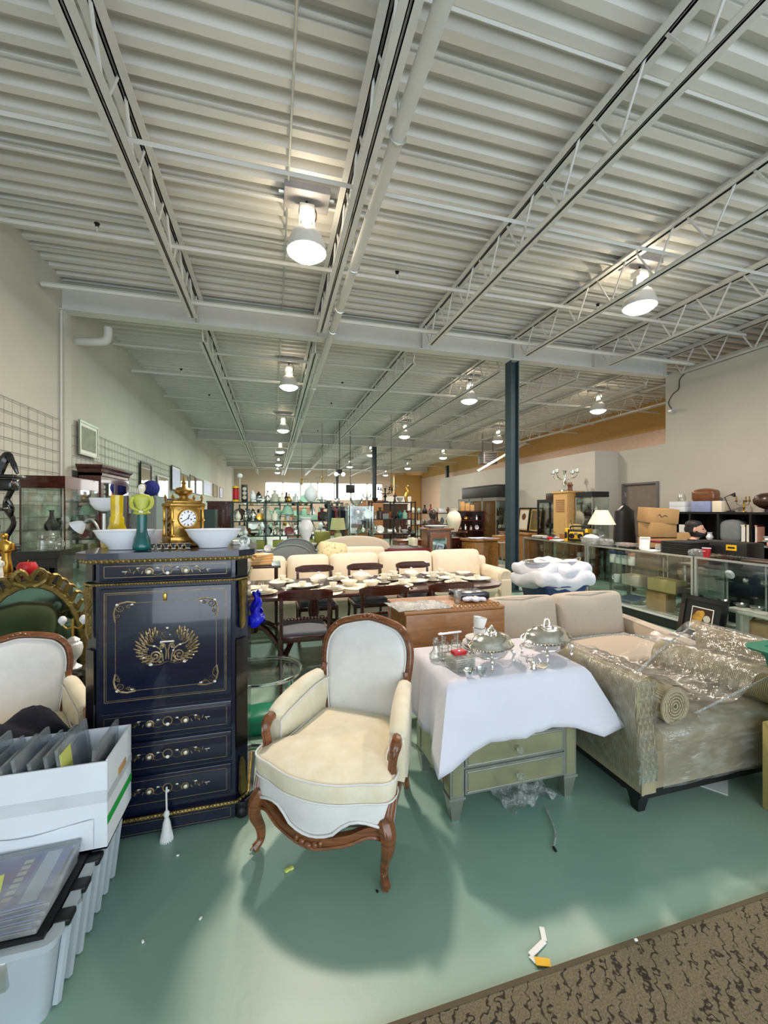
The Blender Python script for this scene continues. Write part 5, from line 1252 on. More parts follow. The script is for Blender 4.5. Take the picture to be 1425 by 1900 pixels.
# ================================================================ on the dining table
ZT = .7395
rr_ = random.Random(21)
def setting(i, x, y, rz, side):
    gname = 'china laid out on the dining table'
    pl = '%s setting from left, %s side of dining table' % (['first', 'second', 'third', 'fourth', 'fifth', 'sixth', 'seventh'][i], side)
    one('dinner_plate', 'gold-rimmed cream dinner plate, ' + pl, 'plate', 'china', G().lathe(plate_prof(.13, .02), n=20), (x, y, ZT), 0, gname)
    one('side_plate', 'cream side plate on the dinner plate, ' + pl, 'plate', 'china', G().lathe(plate_prof(.095, .018), n=18), (x, y, ZT + .012), 0, gname)
    cup('cream cup and saucer, ' + pl, x + .005, y, ZT + .024, .042, .05, 'china', rr_.uniform(0, 6), True, gname)
    e = thing('cutlery_set', 'silver cutlery, ' + pl, 'cutlery', (x - .2, y, ZT), rz)
    for k in range(3): G().tube([(.022 * k, -.09, .003), (.022 * k, .03, .004), (.022 * k, .05, .006)], .004, 5).sph(.022 * k, .07, .006, .011, .022, .003, 7, 4).obj(['fork', 'knife', 'spoon'][k], 'silver', e)
for i, x in enumerate((-.08, .58, 1.30, 1.93)): setting(i, x, 4.07, 0, 'near')
for i, x in enumerate((.1, .72, 1.36, 1.98)): setting(i, x, 4.63, pi, 'far')
gname = 'serving china in the middle of the dining table'
k = 0; NK = {}
for x, y, kind in sorted(((.30, 4.3, 'plate'), (.48, 4.42, 'tureen'), (.78, 4.25, 'bowl'), (.95, 4.45, 'tureen'), (1.0, 4.16, 'bowl'), (1.18, 4.32, 'cups'), (1.34, 4.45, 'cups'), (1.5, 4.25, 'plate'), (1.55, 4.47, 'tureen'), (1.75, 4.3, 'cups'), (1.78, 4.5, 'bowl'), (2.0, 4.33, 'plate'), (2.2, 4.45, 'bowl'), (2.25, 4.2, 'plate'), (.05, 4.35, 'bowl'), (-.25, 4.3, 'plate'))):
    k += 1
    NK[kind] = NK.get(kind, 0) + 1
    pos = ORD[NK[kind] - 1] + ' along the middle of the table'
    if kind == 'plate':
        one('oval_platter', 'cream oval platter, ' + pos, 'platter', 'china', G().lathe(plate_prof(.17, .025), n=22, sy=.7), (x, y, ZT), 0, gname)
        cup('cream cup on the oval platter, ' + pos, x, y, ZT + .012, .04, .05, 'china', k, False, gname)
    elif kind == 'bowl': one('serving_bowl', 'cream serving bowl, ' + pos, 'bowl', 'china', G().lathe(bowl_prof(.09, .06), n=18), (x, y, ZT), 0, gname)
    elif kind == 'cups':
        for j in range(2): cup('%s cup of the stacked pair, %s' % (['lower', 'upper'][j], pos), x, y, ZT + .045 * j, .045, .05, 'china', k + j, True, gname)
    else:
        e = thing('soup_tureen', 'cream lidded tureen, ' + pos, 'tureen', (x, y, ZT), k, gname)
        G().lathe([(0, 0), (.06, 0), (.05, .012), (.1, .05), (.11, .075), (.1, .078), (0, .07)], n=18, sy=.8).obj('tureen_body', 'china', e)
        G().lathe([(.1, .08), (.08, .1), (.02, .115), (.012, .125), (.018, .135), (0, .14)], n=16, sy=.8).obj('lid', 'china', e)
        for s in (-1, 1): G().tube(spline([(s * .1, -.02, .06), (s * .135, 0, .065), (s * .1, .02, .06)], 3), .006, 5).obj('handle', 'china', e)
for k, x in enumerate((.48, .86, 1.18)): one('lace_mat', 'cream lace mat under the china on the near side, %s' % ORD[k], 'place mat', 'shade_cream', G().lathe([(0, 0), (.19, 0), (.19, .0025), (0, .0025)], n=20), (x, 4.2 if k % 2 else 4.0, ZT - .0008), 0, 'lace mats on the dining table')
# ================================================================ along the left wall
# gridwall panels on the left wall
for k, (y0, y1) in enumerate(((2.2, 3.42), (3.44, 4.66), (4.68, 5.9), (5.92, 6.66), (7.02, 8.24), (8.26, 9.48), (9.5, 10.72), (10.74, 11.96), (11.98, 13.2), (13.22, 14.44))):
    e = thing('gridwall_panel', 'wire grid display panel on the left wall, %s counting from the camera' % ['first', 'second', 'third', 'fourth', 'fifth', 'sixth', 'seventh', 'eighth', 'ninth', 'tenth'][k], 'wire panel', (XL + .03, y0, 1.15), 0, 'gridwall panels on the left wall')
    L = y1 - y0; H = 1.65
    n = 11
    for j in range(n + 1): G().tube([(0, 0, H * j / n), (0, L, H * j / n)], .004, 4).obj('horizontal_wire', 'wire_grey', e)
    n = max(3, int(L / .15))
    for j in range(n + 1): G().tube([(.006, L * j / n, 0), (.006, L * j / n, H)], .0022, 4).obj('vertical_wire', 'wire_grey', e)
def glass_case(name, label, x0, x1, y0, y1, h, top, shelves, frame_m='dark_wood', base=.12, fascia=True, cat='display case', group=None, post=.012):
    e = thing(name, label, cat, (x0, y0, 0), 0, group); W, D = x1 - x0, y1 - y0
    G().box(0, W, 0, D, 0, base).obj('base', frame_m, e, smooth=0)
    G().box(0, W, 0, D, h - top, h).obj('top_fascia', frame_m, e, smooth=0)
    for x in (0, W - post):
        for y in (0, D - post): G().box(x, x + post, y, y + post, base, h - top).obj('corner_post', frame_m if not fascia else 'aluminium', e, smooth=0)
    t = .004
    for a in ((t, W - t, .002, .002 + t), (t, W - t, D - .002 - t, D - .002), (.002, .002 + t, t, D - t), (W - .002 - t, W - .002, t, D - t)): G().box(*a, base, h - top).obj('glass_pane', 'glass', e, smooth=0)
    for z in shelves: G().box(.01, W - .01, .01, D - .01, z, z + .006).obj('glass_shelf', 'glass', e, smooth=0)
    return e
RI = random.Random(33)
PAL = ['white_ceramic', 'china', 'glass_ware', 'brass', 'teal_glaze', 'dark_wood', 'silver', 'stone', 'chartreuse', 'dark_red', 'china_spots', 'walnut', 'shade_mint', 'iron']
PN = {'white_ceramic': 'white', 'china': 'cream', 'glass_ware': 'clear glass', 'brass': 'brass', 'teal_glaze': 'teal', 'dark_wood': 'dark brown', 'silver': 'silver', 'stone': 'grey', 'chartreuse': 'lime green', 'dark_red': 'dark red', 'china_spots': 'spotted white', 'walnut': 'brown', 'shade_mint': 'mint green', 'iron': 'black', 'chrome': 'polished', 'slab_blue': 'pale blue', 'pink_shade': 'salmon pink', 'red': 'red', 'grey_cloth': 'slate grey', 'bubble': 'frosted', 'tool_yellow': 'yellow'}
AVOID = []
OSH = ['leftmost'] + ['%s from left' % w_ for w_ in ('second', 'third', 'fourth', 'fifth', 'sixth', 'seventh', 'eighth', 'ninth', 'tenth', 'eleventh', 'twelfth', 'thirteenth', 'fourteenth', 'fifteenth')]
def shelf_row(place, xs, y, z, hmax, pal, dx=0, ax='x', kinds=None, group=None):
    """one row of countable ornaments, every one its own object"""
    i = -1
    for x in xs:
        a_, b_ = (x, y) if ax == 'x' else (y, x)
        if any(p0 < a_ < p1 and q0 < b_ < q1 and abs(z - zz_) < .1 for p0, p1, q0, q1, zz_ in AVOID): continue
        i += 1
        m_ = pal[RI.randrange(len(pal))]; kd = RI.choice(kinds or ['vase', 'vase', 'bowl', 'jar', 'figurine', 'plate', 'box', 'bottle'])
        px, py = (x, y) if ax == 'x' else (y, x)
        h = hmax * RI.uniform(.5, .95); lb = '%s %s, %s %s' % (PN[m_], kd, OSH[min(i, 14)], place)
        if kd in ('vase', 'jar', 'bottle'): vase(lb, kd, m_, px, py, z, h * RI.uniform(.26, .36), h, {'vase': RI.randrange(3), 'jar': 5, 'bottle': 4}[kd], {'vase': 'vase', 'jar': 'ginger_jar', 'bottle': 'bottle'}[kd], group, 10)
        elif kd == 'bowl': one('bowl', lb, 'bowl', m_, G().lathe(bowl_prof(min(.11, hmax * .5), h * .4), n=12), (px, py, z), 0, group)
        elif kd == 'plate': one('display_plate', lb, 'plate', m_, G().lathe(plate_prof(h * .48, .02), n=14, M=T(0, 0, h * .48 + .002, 0, radians(75))), (px, py, z), 0 if ax == 'x' else radians(90), group)
        elif kd == 'figurine': statuette(lb, px, py, z, h, m_, RI.uniform(0, 6))['group'] = group or 'ornaments'
        else: one('trinket_box', lb, 'box', m_, G().rbox(0, 0, h * .25, h * .7, h * .5, h * .5, .01).rbox(0, 0, h * .53, h * .74, h * .54, h * .06, .008), (px, py, z), RI.uniform(-.3, .3), group)
def lin(a, b, n): return [a + (b - a) * (k + .5) / n for k in range(n)]

glass_case('display_cabinet', 'glass display cabinet with brown wooden top by the left wall', -2.50, -2.10, 5.0, 5.85, 1.90, .13, (.5, .9, 1.32), 'mahogany', .3, False)
for z, nm in ((.506, 'lowest shelf'), (.906, 'middle shelf'), (1.326, 'top shelf')): shelf_row('on the %s of the brown-topped cabinet' % nm, lin(5.06, 5.8, 5), -2.28, z, .24, ['white_ceramic', 'china', 'glass_ware', 'silver', 'stone', 'iron'], ax='y', group='ornaments in the brown-topped cabinet')
e = thing('china_cabinet', 'dark red-brown wooden cabinet with cornice and glazed doors by the left wall', 'cabinet', (-2.78, 7.0, 0))
e.scale = (.6, 1.1, 1.06)
G().box(0, .02, 0, 1.1, .1, 1.98).box(0, .5, 0, .03, .1, 1.98).box(0, .5, 1.07, 1.1, .1, 1.98).box(0, .5, 0, 1.1, 1.94, 1.98).obj('body', 'mahogany', e, smooth=0)
G().box(0, .5, 0, 1.1, 0, .1).obj('plinth', 'mahogany', e, smooth=0)
g = G().loft([[(-.0, -.0 - o, z), (.5 + o, -.0 - o, z), (.5 + o, 1.1 + o, z), (0, 1.1 + o, z)] for z, o in ((1.98, .0), (2.0, .02), (2.03, .03), (2.06, .07), (2.09, .08))]); g.obj('cornice', 'mahogany', e, smooth=0)
for k in (0, 1):
    d = G().box(.48, .5, .03 + .52 * k, .09 + .52 * k, .12, 1.93).box(.48, .5, .49 + .52 * k, .55 + .52 * k, .12, 1.93).box(.48, .5, .09 + .52 * k, .49 + .52 * k, .12, .2).box(.48, .5, .09 + .52 * k, .49 + .52 * k, 1.84, 1.93).obj('door', 'mahogany', e, smooth=0)
    G().box(.488, .492, .09 + .52 * k, .49 + .52 * k, .2, 1.84).obj('glazing', 'mirror', d, smooth=0); G().sph(.512, .47 + .14 * k, 1.0, .012).obj('door_knob', 'brass', d)
# black carved overmantel and mantels
e = thing('black_mantel', 'black carved fireplace mantel standing at the far left', 'mantel', (-2.86, 4.66, 0), -pi / 2)
for y in (0, .75): G().box(0, .3, y, y + .22, 0, 1.12).box(-.01, .33, y - .01, y + .23, 0, .14).box(-.01, .33, y - .01, y + .23, 1.02, 1.1).obj('jamb', 'black_gloss', e, smooth=0)
for y in (.11, .86): G().lathe([(.05, .14), (.06, .2), (.045, .3), (.05, .8), (.06, .95), (.07, 1.02)], .34, y, 0, 12).obj('half_column', 'black_gloss', e)
G().box(0, .28, .22, .75, .82, 1.12).obj('frieze', 'black_gloss', e, smooth=0)
G().box(-.02, .40, -.06, 1.03, 1.12, 1.18).obj('mantel_shelf', 'black_gloss', e, smooth=0)
g = G()
for k in range(7): g.sph(.29, .28 + .07 * k, .96, .02, .04, .05 + .02 * (k % 2), 7, 5)
g.obj('carved_swag', 'black_gloss', e)['kind'] = 'stuff'
e = thing('carved_overmantel', 'ornate black carved stand with a small oval mirror on the black mantel', 'stand', (-2.42, 4.44, 1.182), -pi / 2)
e.scale = (.75, .72, 1.05)
for s in (-1, 1):
    G().tube(spline([(0, s * .2, .0), (0, s * .14, .1), (0, s * .22, .24), (0, s * .13, .38), (0, s * .2, .52)], 5), .03, 7).obj('scroll_side', 'black_gloss', e)
    G().tube(spline([(.02, s * .2, .30), (.08, s * .25, .36), (.1, s * .2, .44), (.04, s * .16, .42)], 5), .02, 6).obj('scroll_bracket', 'black_gloss', e)
G().rbox(0, 0, .02, .2, .5, .04, .01).obj('foot_board', 'black_gloss', e); G().rbox(.04, 0, .35, .2, .34, .025, .008).obj('shelf', 'black_gloss', e)
G().rbox(0, 0, .56, .2, .5, .1, .03).rbox(0, 0, .63, .26, .58, .03, .01).obj('pediment', 'black_gloss', e)
g = G().sph(0, 0, .70, .05, .12, .07)
for s in (-1, 1): g.tube(spline([(0, s * .06, .66), (0, s * .14, .8), (0, s * .19, .78), (0, s * .26, .66)], 5), [.05, .05, .05, .05, .05, .045, .045, .04, .04, .04, .035, .03, .03, .025, .02, .015], 7)
g.obj('eagle_crest', 'black_gloss', e)
G().lathe([(0, 0), (.1, 0), (.1, .01)], 0, 0, 0, 20, 1.6, 1, M=T(.03, 0, .2, 0, 0, radians(90))).obj('oval_mirror', 'mirror', e)
shelf_row('standing on the black mantel', lin(-2.06, -1.86, 3), 4.4, 1.182, .2, ['glass_ware'], kinds=['vase', 'bottle', 'jar'], group='glassware on the black mantel')
e = thing('pedestal_table', 'small black pedestal table with red apple and figurine at the far left', 'table', (-1.90, 3.75, 0))
G().lathe([(.2, 0), (.18, .03), (.05, .08), (.04, .5), (.06, .9), (.05, .98), (.2, 1.0), (.24, 1.02), (.235, 1.04), (0, 1.04)], n=18, sy=.8).obj('pedestal', 'black_gloss', e)
e = thing('apple_ornament', 'red apple ornament on the small black pedestal', 'ornament', (-1.82, 3.74, 1.041))
G().lathe([(0, .012), (.03, 0), (.06, .03), (.066, .065), (.05, .1), (.02, .1), (0, .088)], n=16).obj('apple', 'red', e); G().tube([(0, 0, .09), (.008, 0, .12)], .004, 5).obj('stem', 'brass', e)
statuette('white and gold porcelain figurine beside the red apple', -1.98, 3.78, 1.041, .33, 'brass')
statuette('short cream porcelain figurine in front of the gold one', -1.95, 3.66, 1.041, .16, 'china')
e = thing('gilt_mirror', 'oval gilt framed mirror with leafy ribbon crest behind the left armchair', 'mirror', (-1.60, 3.32, .0), radians(26))
ov = [(.30 * cos(2 * pi * k / 28), .52 * sin(2 * pi * k / 28)) for k in range(28)]
G().loft([[(x * f, y, .52 + z * f) for x, z in ov] for f, y in ((1, .0), (1, -.015), (.02, -.016))], cap=False).obj('mirror_glass', 'mirror_dim_reflection', e)
G().tube([(x, -.01, .52 + z) for x, z in ov], .028, 7, closed=True).obj('frame', 'gilt', e)
g = G()
for s in (-1, 1):
    for k in range(9):
        a = pi / 2 - s * .16 * k; x, z = .31 * cos(a), .52 + .53 * sin(a)
        g.tube(spline([(x, -.02, z), (x + s * .03, -.04, z + .07), (x + s * .07, -.02, z + .03 + .01 * (k % 3))], 3), [.012, .016, .018, .016, .012, .008, .004], 5)
    g.tube(spline([(0, -.03, 1.07), (s * .05, -.05, 1.14), (s * .09, -.03, 1.07), (s * .02, -.03, 1.02)], 4), .016, 6)
g.obj('leaf_crest', 'gilt', e)
e = thing('urn_lamp', 'white porcelain urn lamp with two round bulbs on the floor beside the secretary', 'lamp', (-1.27, 3.13, .50))
e.scale = (.66, .66, .66)
G().lathe([(.07, 0), (.075, .015), (.03, .05), (.025, .075), (.07, .13), (.085, .2), (.075, .25), (.05, .27), (.06, .285), (.03, .31), (0, .33)], n=16).obj('urn', 'china_spots', e)
G().cyl(0, 0, .32, .5, .012, 8).obj('stem', 'brass', e)
for s in (-1, 1):
    A = G().tube(spline([(0, 0, .42), (s * .05, 0, .40), (s * .09, 0, .44)], 4), .008, 6).obj('arm', 'brass', e); G().lathe([(.014, .44), (.018, .45), (.036, .475), (.036, .5), (.02, .525), (0, .532)], s * .09, 0, 0, 12).obj('bulb', 'white_ceramic', A)
e = thing('low_stool', 'low black stool carrying the porcelain urn lamp', 'stool', (-1.27, 3.13, 0))
G().rbox(0, 0, .475, .3, .3, .05, .01).obj('seat', 'black_gloss', e)
for sx in (-1, 1):
    for sy in (-1, 1): G().lathe([(.015, 0), (.02, .1), (.025, .45)], sx * .11, sy * .11, 0, 8).obj('leg', 'black_gloss', e)
e = thing('torchiere_lamp', 'floor lamp with white glass bowl and side reading shade behind the secretary', 'lamp', (XY(193, 3.3), 3.3, 0))
G().lathe([(.14, 0), (.14, .02), (.02, .04), (.012, .06), (.012, 1.52)], n=14).obj('pole', 'aluminium', e)
G().lathe([(.02, 1.535), (.055, 1.55), (.08, 1.585), (.09, 1.63), (.086, 1.63), (.075, 1.588), (.05, 1.556), (0, 1.545)], n=22).obj('bowl_shade', 'white_ceramic', e)
A = G().tube(spline([(0, 0, 1.2), (-.02, -.03, 1.4), (-.06, -.05, 1.48), (-.1, -.06, 1.46)], 5), .008, 6).obj('reading_arm', 'aluminium', e)
G().lathe([(.015, 0), (.035, -.02), (.055, -.06), (.05, -.06), (.03, -.02), (0, -.01)], n=16, M=T(-.1, -.06, 1.46, 0, 0, radians(50))).obj('reading_shade', 'white_ceramic', A)
# pictures and mirrors high on the left wall, receding
for k, (u0, u1, v0, v1, kind, lb) in enumerate(((147, 182, 786, 847, 'pic', 'framed landscape print in pale frame, highest on the left wall'), (261, 281, 859, 905, 'mir', 'tall silver mirror on the left wall above the green figurine'), (293, 313, 884, 925, 'mir', 'white framed mirror on the left wall left of the gilt clock'), (319, 335, 866, 910, 'pic', 'dark framed pale blue print on the left wall above the gilt clock'), (337, 352, 880, 912, 'mir', 'mirror on the left wall right of the blue print'), (355, 364, 882, 915, 'mir', 'narrow mirror further along the left wall'), (366, 378, 889, 918, 'mir', 'pale mirror in the middle of the receding row on the left wall'), (380, 394, 893, 920, 'pic', 'light print near the far end of the row'), (397, 405, 899, 922, 'mir', 'dark edged mirror near the far end of the row'), (409, 415, 905, 924, 'pic', 'farthest small print on the left wall'))):
    Y0, Y1 = YX(u0, XL + .06), YX(u1, XL + .06); Ym = (Y0 + Y1) / 2
    zt, zb = ZA(v0, XL, Ym), ZA(v1, XL, Ym)
    xo = XL + (.002 if Ym > 14 else .046)
    frame('wall_mirror' if kind == 'mir' else 'framed_print', lb, 'mirror' if kind == 'mir' else 'picture', Y1 - Y0, zt - zb, (xo, Ym, zb), radians(90), 0, 'frame_silver' if k == 0 else 'steel_white' if k in (2, 7) else 'iron', 'mirror' if kind == 'mir' else 'paper', .05, .03, None if kind == 'mir' else ('print_sage' if k == 0 else 'slab_blue'))
# more cases further along the left wall
e = thing('grey_cabinet', 'tall plain grey cabinet by the left wall behind the green figurine', 'cabinet', (-2.5, 8.4, 0))
e.scale = (.8, .9, 1)
G().box(0, .5, 0, .9, .05, 1.80).obj('body', 'grey_cloth', e, smooth=0); G().box(.5, .515, .01, .89, .07, 1.78).obj('door', 'grey_cloth', e, smooth=0); G().box(.02, .48, .02, .88, 0, .05).obj('plinth', 'iron', e, smooth=0)
one('blue_pompom', 'fluffy dark blue feather ball on the grey cabinet', 'ornament', 'blue_feather', G().sph(0, 0, .15, .15, .15, .15, 18, 12), (-2.22, 8.6, 1.80), smooth=0)
for k, (y0, y1, h) in enumerate(((9.3, 10.3, 1.75), (10.6, 11.6, 1.8), (12.2, 13.2, 1.7))):
    glass_case('display_cabinet', 'glass cabinet with dark green top by the left wall, %s beyond the grey cabinet' % ['first', 'second', 'third'][k], -2.55, -2.1, y0, y1, h, .1, (.5, .9, 1.25), 'rack_green', .3, False)
    for j, z in enumerate((.506, .906, 1.256)): shelf_row('on %s shelf of %s dark green cabinet' % (['lowest', 'middle', 'top'][j], ['first', 'second', 'third'][k]), lin(y0 + .05, y1 - .05, 4), -2.3, z, .26, ['white_ceramic', 'china', 'glass_ware', 'silver', 'brass'], ax='y', group='ornaments in the green cabinets')
# things on the floor by the secretary's left
e = thing('glass_coffee_table', 'round glass and chrome side table behind the cream armchair', 'table', (-.06, 3.02, 0))
for z in (.02, .40): G().tube([(.26 * cos(2 * pi * k / 24), .26 * sin(2 * pi * k / 24), z) for k in range(24)], .012, 6, closed=True).obj('ring', 'chrome', e)
for k in range(4): a = pi / 4 + k * pi / 2; G().cyl(.26 * cos(a), .26 * sin(a), .02, .4, .01, 8).obj('leg', 'chrome', e)
G().lathe([(0, .41), (.27, .41), (.27, .42), (0, .42)], n=24).obj('glass_top', 'glass', e)
one('green_cushion', 'dark green cushion lying under the round glass table', 'cushion', 'green_plastic', G().rbox(0, 0, .06, .3, .26, .12, .05, 2, 2, soft(.03)), (-.06, 3.02, 0))
book('white booklet standing on the floor between the armchair and dining chair', 'paper', .43, 3.1, 0, .03, .2, .28, .2)
# ================================================================ glass counters on the right
def counter(k, y0, y1):
    e = thing('display_counter', 'long glass display counter with aluminium edges, %s from the camera' % ['nearest', 'second', 'third'][k], 'display case', (4.95, y0, 0), 0, 'glass display counters'); D, L, H = .52, y1 - y0, .975
    G().box(.03, D - .02, .01, L - .01, 0, .13).obj('kick_base', 'black', e, smooth=0)
    G().box(0, D, 0, L, .13, .155).obj('deck', 'steel_white', e, smooth=0)
    for x in (0, D - .025):
        for y in (0, L - .025): G().box(x, x + .025, y, y + .025, .155, H - .02).obj('corner_post', 'aluminium', e, smooth=0)
    for a in ((0, .025, .025, L - .025), (D - .025, D, .025, L - .025), (0, D, 0, .025), (0, D, L - .025, L)): G().box(*a, H - .022, H).obj('top_rail', 'aluminium', e, smooth=0)
    G().box(.025, D - .025, .025, L - .025, H - .008, H - .002).obj('glass_top', 'glass', e, smooth=0)
    for a in ((.008, .014, .025, L - .025), (.025, D - .025, .006, .012), (.025, D - .025, L - .012, L - .006)): G().box(*a, .155, H - .022).obj('glass_pane', 'glass', e, smooth=0)
    for y in (L * .36, L * .70): G().box(D - .16, D - .148, y, y + .012, .155, H - .02).obj('shelf_upright', 'aluminium', e, smooth=0)
    for z, d in ((.42, .40), (.70, .28)): G().box(D - d - .03, D - .03, .03, L - .03, z, z + .006).obj('glass_shelf', 'glass', e, smooth=0)
    G().box(D - .012, D - .006, .025, L - .025, .155, H - .022).obj('sliding_back', 'glass', e, smooth=0)
    return e
for k, (a, b) in enumerate(((2.02, 3.78), (3.80, 5.54), (5.56, 7.30))): counter(k, a, b)
ZK = .976
# inside the middle counter
for k in range(4):
    e = thing('jar', 'jar with blue lid on the top shelf of the second counter, %s' % ORD[k], 'jar', (5.22, 5.28 - .115 * k, .707), 0, 'blue lidded jars')
    G().lathe([(0, 0), (.045, 0), (.048, .01), (.048, .13), (.04, .145), (0, .145)], n=12).obj('glass_body', 'china_spots', e); G().lathe([(.046, .14), (.05, .142), (.05, .18), (0, .182)], n=12).obj('lid', 'blue_plastic' if k < 3 else 'pink_shade', e)
carton('brown carton standing in the second counter beside the blue folders', 5.18, 4.42, .156, .18, .3, .25, 0, 'card_brown')
carton('long tan carton on the middle shelf of the second counter', 5.2, 4.35, .427, .2, .42, .17, 0, 'card_yellow')
carton('grey carton lying on the middle shelf of the second counter', 5.2, 4.85, .427, .2, .3, .15, 0, 'stone')
carton('dark padded case at the near end of the second counter', 5.2, 3.98, .427, .22, .26, .11, 0, 'navy_fabric')
for k in range(4): book('blue folder leaning in the second counter, %s' % ORD[k], ['blue_plastic', 'grey_cloth', 'blue_plastic', 'blue_plastic'][k], 5.16, 4.93 - .035 * k, .156 + .028 * k, .2, .26, .026, .1 * k, 'folders in the second counter')
e = thing('white_mug', 'white mug at the far end of the second counter, middle shelf', 'mug', (5.14, 5.12, .427)); G().lathe([(0, 0), (.045, 0), (.05, .01), (.05, .12), (.046, .12), (.044, .01), (0, .008)], n=14).obj('mug_body', 'white_ceramic', e); G().tube(spline([(0, .045, .1), (0, .085, .085), (0, .085, .04), (0, .045, .03)], 4), .007, 6).obj('handle', 'white_ceramic', e)
carton('open yellow tray of small goods at the far end of the second counter', 5.15, 5.32, .156, .26, .3, .06, 0, 'pine')
shelf_row('on the deck of the second counter', lin(4.0, 4.25, 3), 5.12, .156, .12, ['silver', 'glass_ware', 'stone'], ax='y', kinds=['bowl', 'box'], group='ware in the counters')
# inside the far counter
shelf_row('on the top shelf of the third counter', lin(5.7, 7.2, 7), 5.25, .707, .16, ['white_ceramic', 'glass_ware', 'china', 'silver'], ax='y', kinds=['bowl', 'vase', 'jar', 'box'], group='ware in the counters')
shelf_row('on the middle shelf of the third counter', lin(5.7, 7.2, 7), 5.18, .427, .18, ['white_ceramic', 'glass_ware', 'china', 'stone'], ax='y', kinds=['bowl', 'vase', 'box'], group='ware in the counters')
teapot('white teapot on the floor of the third counter', 5.1, 6.6, .156, .055, 'white_ceramic', 2)
# inside the near counter: marble bracket shelf and silver ware
e = thing('bracket_shelf', 'grey marble shelf on two scrolled brackets in the nearest counter', 'shelf', (5.1, 3.05, .156))
G().rbox(0, 0, .255, .26, .85, .035, .01).obj('marble_slab', 'marble_white', e)
for y in (-.27, .27): G().loft([[(-.1, y - .035, z), (.1 - .12 * t, y - .035, z), (.1 - .12 * t, y + .035, z), (-.1, y + .035, z)] for z, t in ((0, .6), (.04, .2), (.09, .7), (.15, .8), (.2, .2), (.24, 0))]).obj('scroll_bracket', 'marble_white', e)
shelf_row('on the middle shelf of the nearest counter', lin(2.5, 3.7, 7), 5.2, .427, .14, ['silver', 'chrome', 'glass_ware'], ax='y', kinds=['bowl', 'vase', 'jar', 'plate'], group='ware in the counters')
shelf_row('on the top shelf of the nearest counter', lin(2.6, 3.7, 6), 5.26, .707, .14, ['silver', 'chrome', 'glass_ware', 'white_ceramic'], ax='y', kinds=['bowl', 'box', 'plate'], group='ware in the counters')
carton('tan carton on the floor of the nearest counter under the marble shelf', 5.2, 3.2, .156, .2, .26, .16, 0, 'card_brown')

# on the far counter top
def plates_at(x, y, n, r, lb, mat='china'):
    for k in range(n): one('plate', '%s plate of the stack %s' % (['bottom', 'second', 'third', 'fourth', 'top'][k] if n > 1 else 'single', lb), 'plate', mat, G().lathe(plate_prof(r, .02), n=18), (x, y, ZK + .012 * k), 0, 'plates on the counter')
plates_at(5.2, 7.1, 3, .15, 'at the far end of the third counter')
plates_at(5.22, 6.76, 2, .17, 'in the middle of the third counter', 'white_ceramic')
one('black_bowl', 'shallow black bowl on the white plates of the third counter', 'bowl', 'black_gloss', G().lathe(bowl_prof(.11, .05), n=16), (5.22, 6.76, ZK + .03))
one('paper_sheets', 'loose white papers spread over the third counter', 'paper', 'paper', G().rbox(0, 0, .006, .3, .22, .012, .002), (5.1, 6.38, ZK), .2)
carton('small brown box of oddments on the third counter top', 5.33, 6.47, ZK, .2, .16, .12, .1, 'oak')
one('red_trinket', 'small red ornament beside the plates on the third counter', 'ornament', 'red', G().rbox(0, 0, .03, .1, .08, .06, .02, 2), (5.03, 6.56, ZK))
carton('tall tan carton beside the yellow and black radio on the third counter', 5.33, 6.26, ZK, .14, .16, .30, 0, 'card_yellow')
e = thing('jobsite_radio', 'yellow and black rugged jobsite radio on the third counter', 'radio', (5.17, 5.98, ZK), radians(-62))
G().rbox(0, 0, .12, .36, .2, .2, .02).obj('radio_body', 'black', e)
G().rbox(0, -.095, .12, .24, .03, .13, .02).obj('front_panel', 'tool_yellow', e)
for s in (-1, 1):
    G().rbox(s * .17, 0, .12, .05, .24, .24, .02, 2).obj('corner_guard', 'tool_yellow', e); G().rbox(s * .172, -.07, .12, .052, .11, .13, .02).obj('guard_slot', 'black', e)
    G().lathe([(.045, 0), (.045, .01), (.03, .014), (0, .01)], n=14, M=T(s * .07, -.11, .11, 0, radians(90))).obj('speaker', 'iron', e)
G().rbox(0, -.112, .15, .06, .006, .04, .004).obj('display', 'door_grey', e); G().tube(spline([(-.15, .02, .22), (-.12, .02, .27), (.12, .02, .27), (.15, .02, .22)], 4), .014, 7).obj('carry_bar', 'black', e)
G().tube([(-.1, .06, .22), (-.17, .07, .38)], .004, 5).obj('antenna', 'iron', e)
table_lamp('table lamp with cream cone shade and clear glass base on the counters', 5.36, 5.66, ZK, .075, .56, .215, .24, 'shade_cream', 'glass_ware', 5, .45)
e = thing('plastic_tub', 'clear plastic tub holding lavender cloth on the counter in front of the lamp', 'tub', (5.08, 5.585, ZK), radians(90))
G().loft([rect(.15, .08, 0), rect(.17, .1, .11), rect(.165, .095, .11), rect(.145, .075, .01)]).obj('tub_body', 'bubble', e)
G().rbox(0, 0, .07, .27, .15, .11, .045, 2, 2, soft(.04)).obj('folded_cloth', 'cloth_white', e)
rr_ = random.Random(9)
def crumple(n, r, x, y, z, label, mat, cat='bag', name='plastic_bag'):
    g = G().rbox(0, 0, r * .55, r * 2, r * 1.6, r * 1.1, r * .4, 2, 4)
    g.v = [(a + rr_.uniform(-.3, .3) * r * .5, b + rr_.uniform(-.3, .3) * r * .5, max(0, c + rr_.uniform(-.3, .3) * r * .5)) for a, b, c in g.v]
    return one(name, label, cat, mat, g, (x, y, z), 0, smooth=20)
crumple(9, .09, 5.13, 5.32, ZK, 'crumpled clear plastic bag right of the lavender cloth tub', 'bubble')
